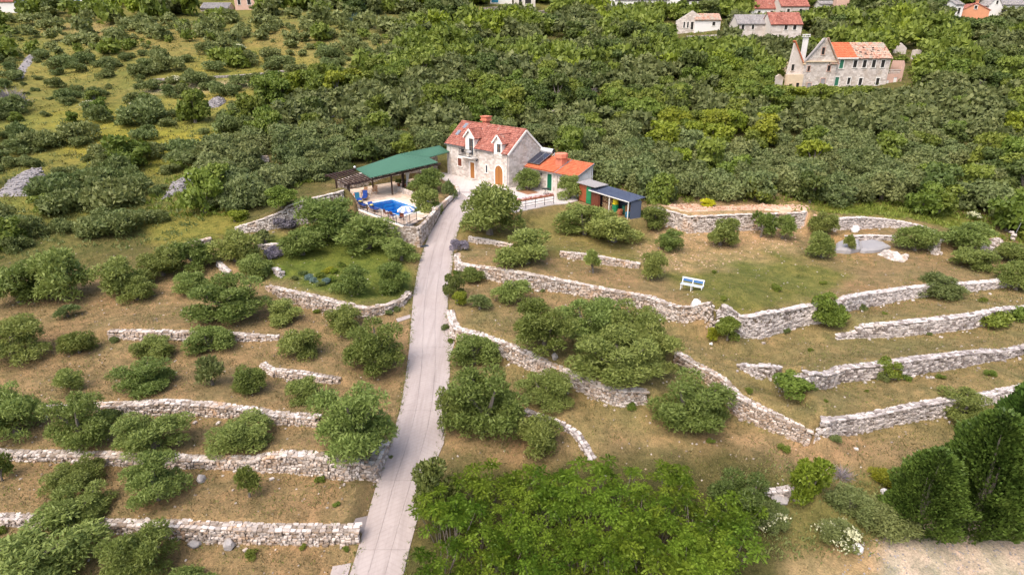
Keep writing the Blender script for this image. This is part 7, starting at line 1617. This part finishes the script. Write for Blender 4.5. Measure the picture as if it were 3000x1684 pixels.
loose('pale stones on the bare soil above the lawn', [(1850, 720), (2020, 640), (2380, 650), (2330, 740), (2150, 770), (1990, 800), (1880, 790)], 900, 'rubble_red', 2, (.06, .16), 45, 70)
loose('stones and gravel on the open ground by the conifers', [(2560, 1560), (2720, 1460), (3200, 1380), (3200, 1800), (2300, 1800)], 1500, 'scree', 3, (.03, .09), 15, 32)
# ------------------------------------------------------------------ low herbs of the meadow and undergrowth of the woods
def herbs(name, lab, poly, n, mt, ln, seed, ylo=60, yhi=230, nz=None, kb=7):
    rg = np.random.default_rng(seed); y = rg.uniform(0, 1, n)**1.1*(yhi-ylo)+ylo; x = rg.uniform(-1, 1, n)*(0.95*y+15); z = terrain(x, y); u, v, D = proj(x, y, z); ok = pdist(u, v, poly)[1]
    for P_ in (YARD_PAD, [hf(*q)[:2] for q in DECK], ROADPOLY): d, i = pdist(x, y, P_); ok &= ~i & (d > .8)
    if nz: ok &= vnoise(x, y, nz, seed) > rg.uniform(-.7, .5, n)
    P = np.repeat(np.stack([x, y, z], 1)[ok], kb, 0); m_ = len(P); P = P+np.stack([rg.normal(0, .28, m_), rg.normal(0, .28, m_), np.zeros(m_)], 1)
    V, Fc = leaves(P, np.stack([rg.normal(0, .6, m_), rg.normal(0, .6, m_), np.ones(m_)], 1), ln*rg.uniform(.5, 1.4, m_), ln*.35, rg); t = np.repeat(rg.normal(.5, .2, len(P)//kb), kb)+rg.normal(0, .12, m_)
    ob = link(name, np_mesh(name, V, Fc, MAT[mt], np.clip(t, 0, 1))); tag(ob, lab, 'undergrowth', None, 'stuff')
herbs('meadow_herbs', 'tall yellowish grass and herbs of the meadow slope', MEAD, 15000, 'herb_yellow', .42, 1, 70, 240, .35)
herbs('meadow_herbs', 'green herbs in patches on the meadow slope', MEAD, 9000, 'leaf_shrub', .45, 2, 70, 240, .3)
herbs('undergrowth', 'green undergrowth between the trees of the wood', WOOD+[], 14000, 'leaf_broad', .6, 3, 66, 200, None)
herbs('undergrowth', 'weeds on the bank above the curved grey wall', [(2200, 585), (2560, 585), (2800, 612), (3100, 690), (3100, 740), (2850, 690), (2700, 650), (2480, 630), (2330, 618)], 9000, 'leaf_broad', .4, 4, 55, 85, None)
herbs('undergrowth', 'scrubby weeds left of the boundary wall', [(-300, 560), (150, 620), (460, 590), (620, 640), (480, 740), (300, 720), (-300, 800)], 12000, 'leaf_shrub', .4, 5, 55, 100, .4)
herbs('dry_tufts', 'straw coloured tufts on the near terraces', [(-300, 760), (1190, 900), (1190, 1200), (950, 1800), (-300, 1800)], 14000, 'grass_blade', .17, 7, 18, 60, .9, 6)
herbs('dry_tufts', 'straw coloured tufts on the terraces right of the road', [(1330, 760), (2000, 960), (3200, 800), (3200, 1330), (2300, 1400), (1330, 1400)], 16000, 'grass_blade', .17, 8, 20, 62, .9, 6)
herbs('green_tufts', 'green tufts in the dry terraces', [(-300, 700), (3200, 700), (3200, 1400), (2300, 1420), (1250, 1400), (950, 1800), (-300, 1800)], 9000, 'grass_green', .15, 9, 18, 64, .5, 6)
herbs('undergrowth', 'weeds on the slope above the gravel', [(2140, 1400), (2300, 1370), (2640, 1370), (2720, 1500), (2560, 1620), (2150, 1660)], 14000, 'leaf_shrub', .22, 6, 18, 34, .6)
# ------------------------------------------------------------------ grass on the near terraces
rg = np.random.default_rng(4); N = 100000
t_ = rg.uniform(0, 1, N); gyy = 19+(t_**0.8)*66; gxx = rg.uniform(-1, 1, N)*(0.92*gyy+8); gzz = terrain(gxx, gyy)
ii = np.clip(np.searchsorted(gx, gxx), 0, nx_-1); jj = np.clip(np.searchsorted(gy, gyy), 0, ny_-1); cc = C.reshape(ny_, nx_, 3)[jj, ii]
nn = vnoise(gxx, gyy, 0.8, 41)+0.6*vnoise(gxx, gyy, 2.4, 42); d1, i1 = pdist(gxx, gyy, ROADPOLY); d2, i2 = pdist(gxx, gyy, YARD_PAD); d3, i3 = pdist(gxx, gyy, [hf(*q)[:2] for q in DECK])
ok = ~(i1 | i2 | i3) & (nn > rg.uniform(-1.0, .8, N)) & (d1 > .15) & (cc[:, 0] < 0.33)
gxx, gyy, gzz, cc = gxx[ok], gyy[ok], gzz[ok], cc[ok]; n = len(gxx); green = cc[:, 1]/(cc[:, 0]+1e-6)
for nm, sel, mt, lab in (('dry_grass', green < 0.95, 'grass_blade', 'dry straw coloured grass on the terraces'), ('green_grass', green >= 0.95, 'grass_green', 'short green grass on the lawns')):
    P = np.stack([gxx[sel], gyy[sel], gzz[sel]-.01], 1); kb = 4; P = np.repeat(P, kb, 0); m_ = len(P); d = np.stack([rg.normal(0, .55, m_), rg.normal(0, .55, m_), np.ones(m_)], 1)
    V, Fc = leaves(P+np.stack([rg.normal(0, .07, m_), rg.normal(0, .07, m_), np.zeros(m_)], 1), d, rg.uniform(.06, .17, m_), .03, rg)
    ob = link(nm, np_mesh(nm, V, Fc, MAT[mt], np.clip(rg.normal(.5, .22, m_), 0, 1))); tag(ob, lab, 'grass', None, 'stuff')

# grass and soil creeping over the road edges
ed = np.concatenate([RLW, RRW]); rg = np.random.default_rng(15); P = []
for E_ in (RLW, RRW):
    for k in range(len(E_)-1):
        L = np.linalg.norm(E_[k+1]-E_[k]); n = int(L*16); t = rg.random(n)[:, None]; q = E_[k]*(1-t)+E_[k+1]*t; q[:, :2] += rg.normal(0, .13, (n, 2)); P.append(q)
P = np.concatenate(P); P = P[vnoise(P[:, 0], P[:, 1], 1.1, 3) > rg.uniform(-.6, .6, len(P))]; P[:, 2] = np.maximum(terrain(P[:, 0], P[:, 1]), S0(P[:, 0], P[:, 1])-.02); P = np.repeat(P, 6, 0); m_ = len(P)
V, Fc = leaves(P+np.stack([rg.normal(0, .06, m_), rg.normal(0, .06, m_), np.zeros(m_)], 1), np.stack([rg.normal(0, .6, m_), rg.normal(0, .6, m_), np.ones(m_)], 1), rg.uniform(.07, .20, m_), .035, rg)
tag(link('verge_grass', np_mesh('verge_grass', V, Fc, MAT['grass_green'], np.clip(rg.normal(.6, .25, m_), 0, 1))), 'grass growing over both edges of the driveway', 'grass', None, 'stuff')
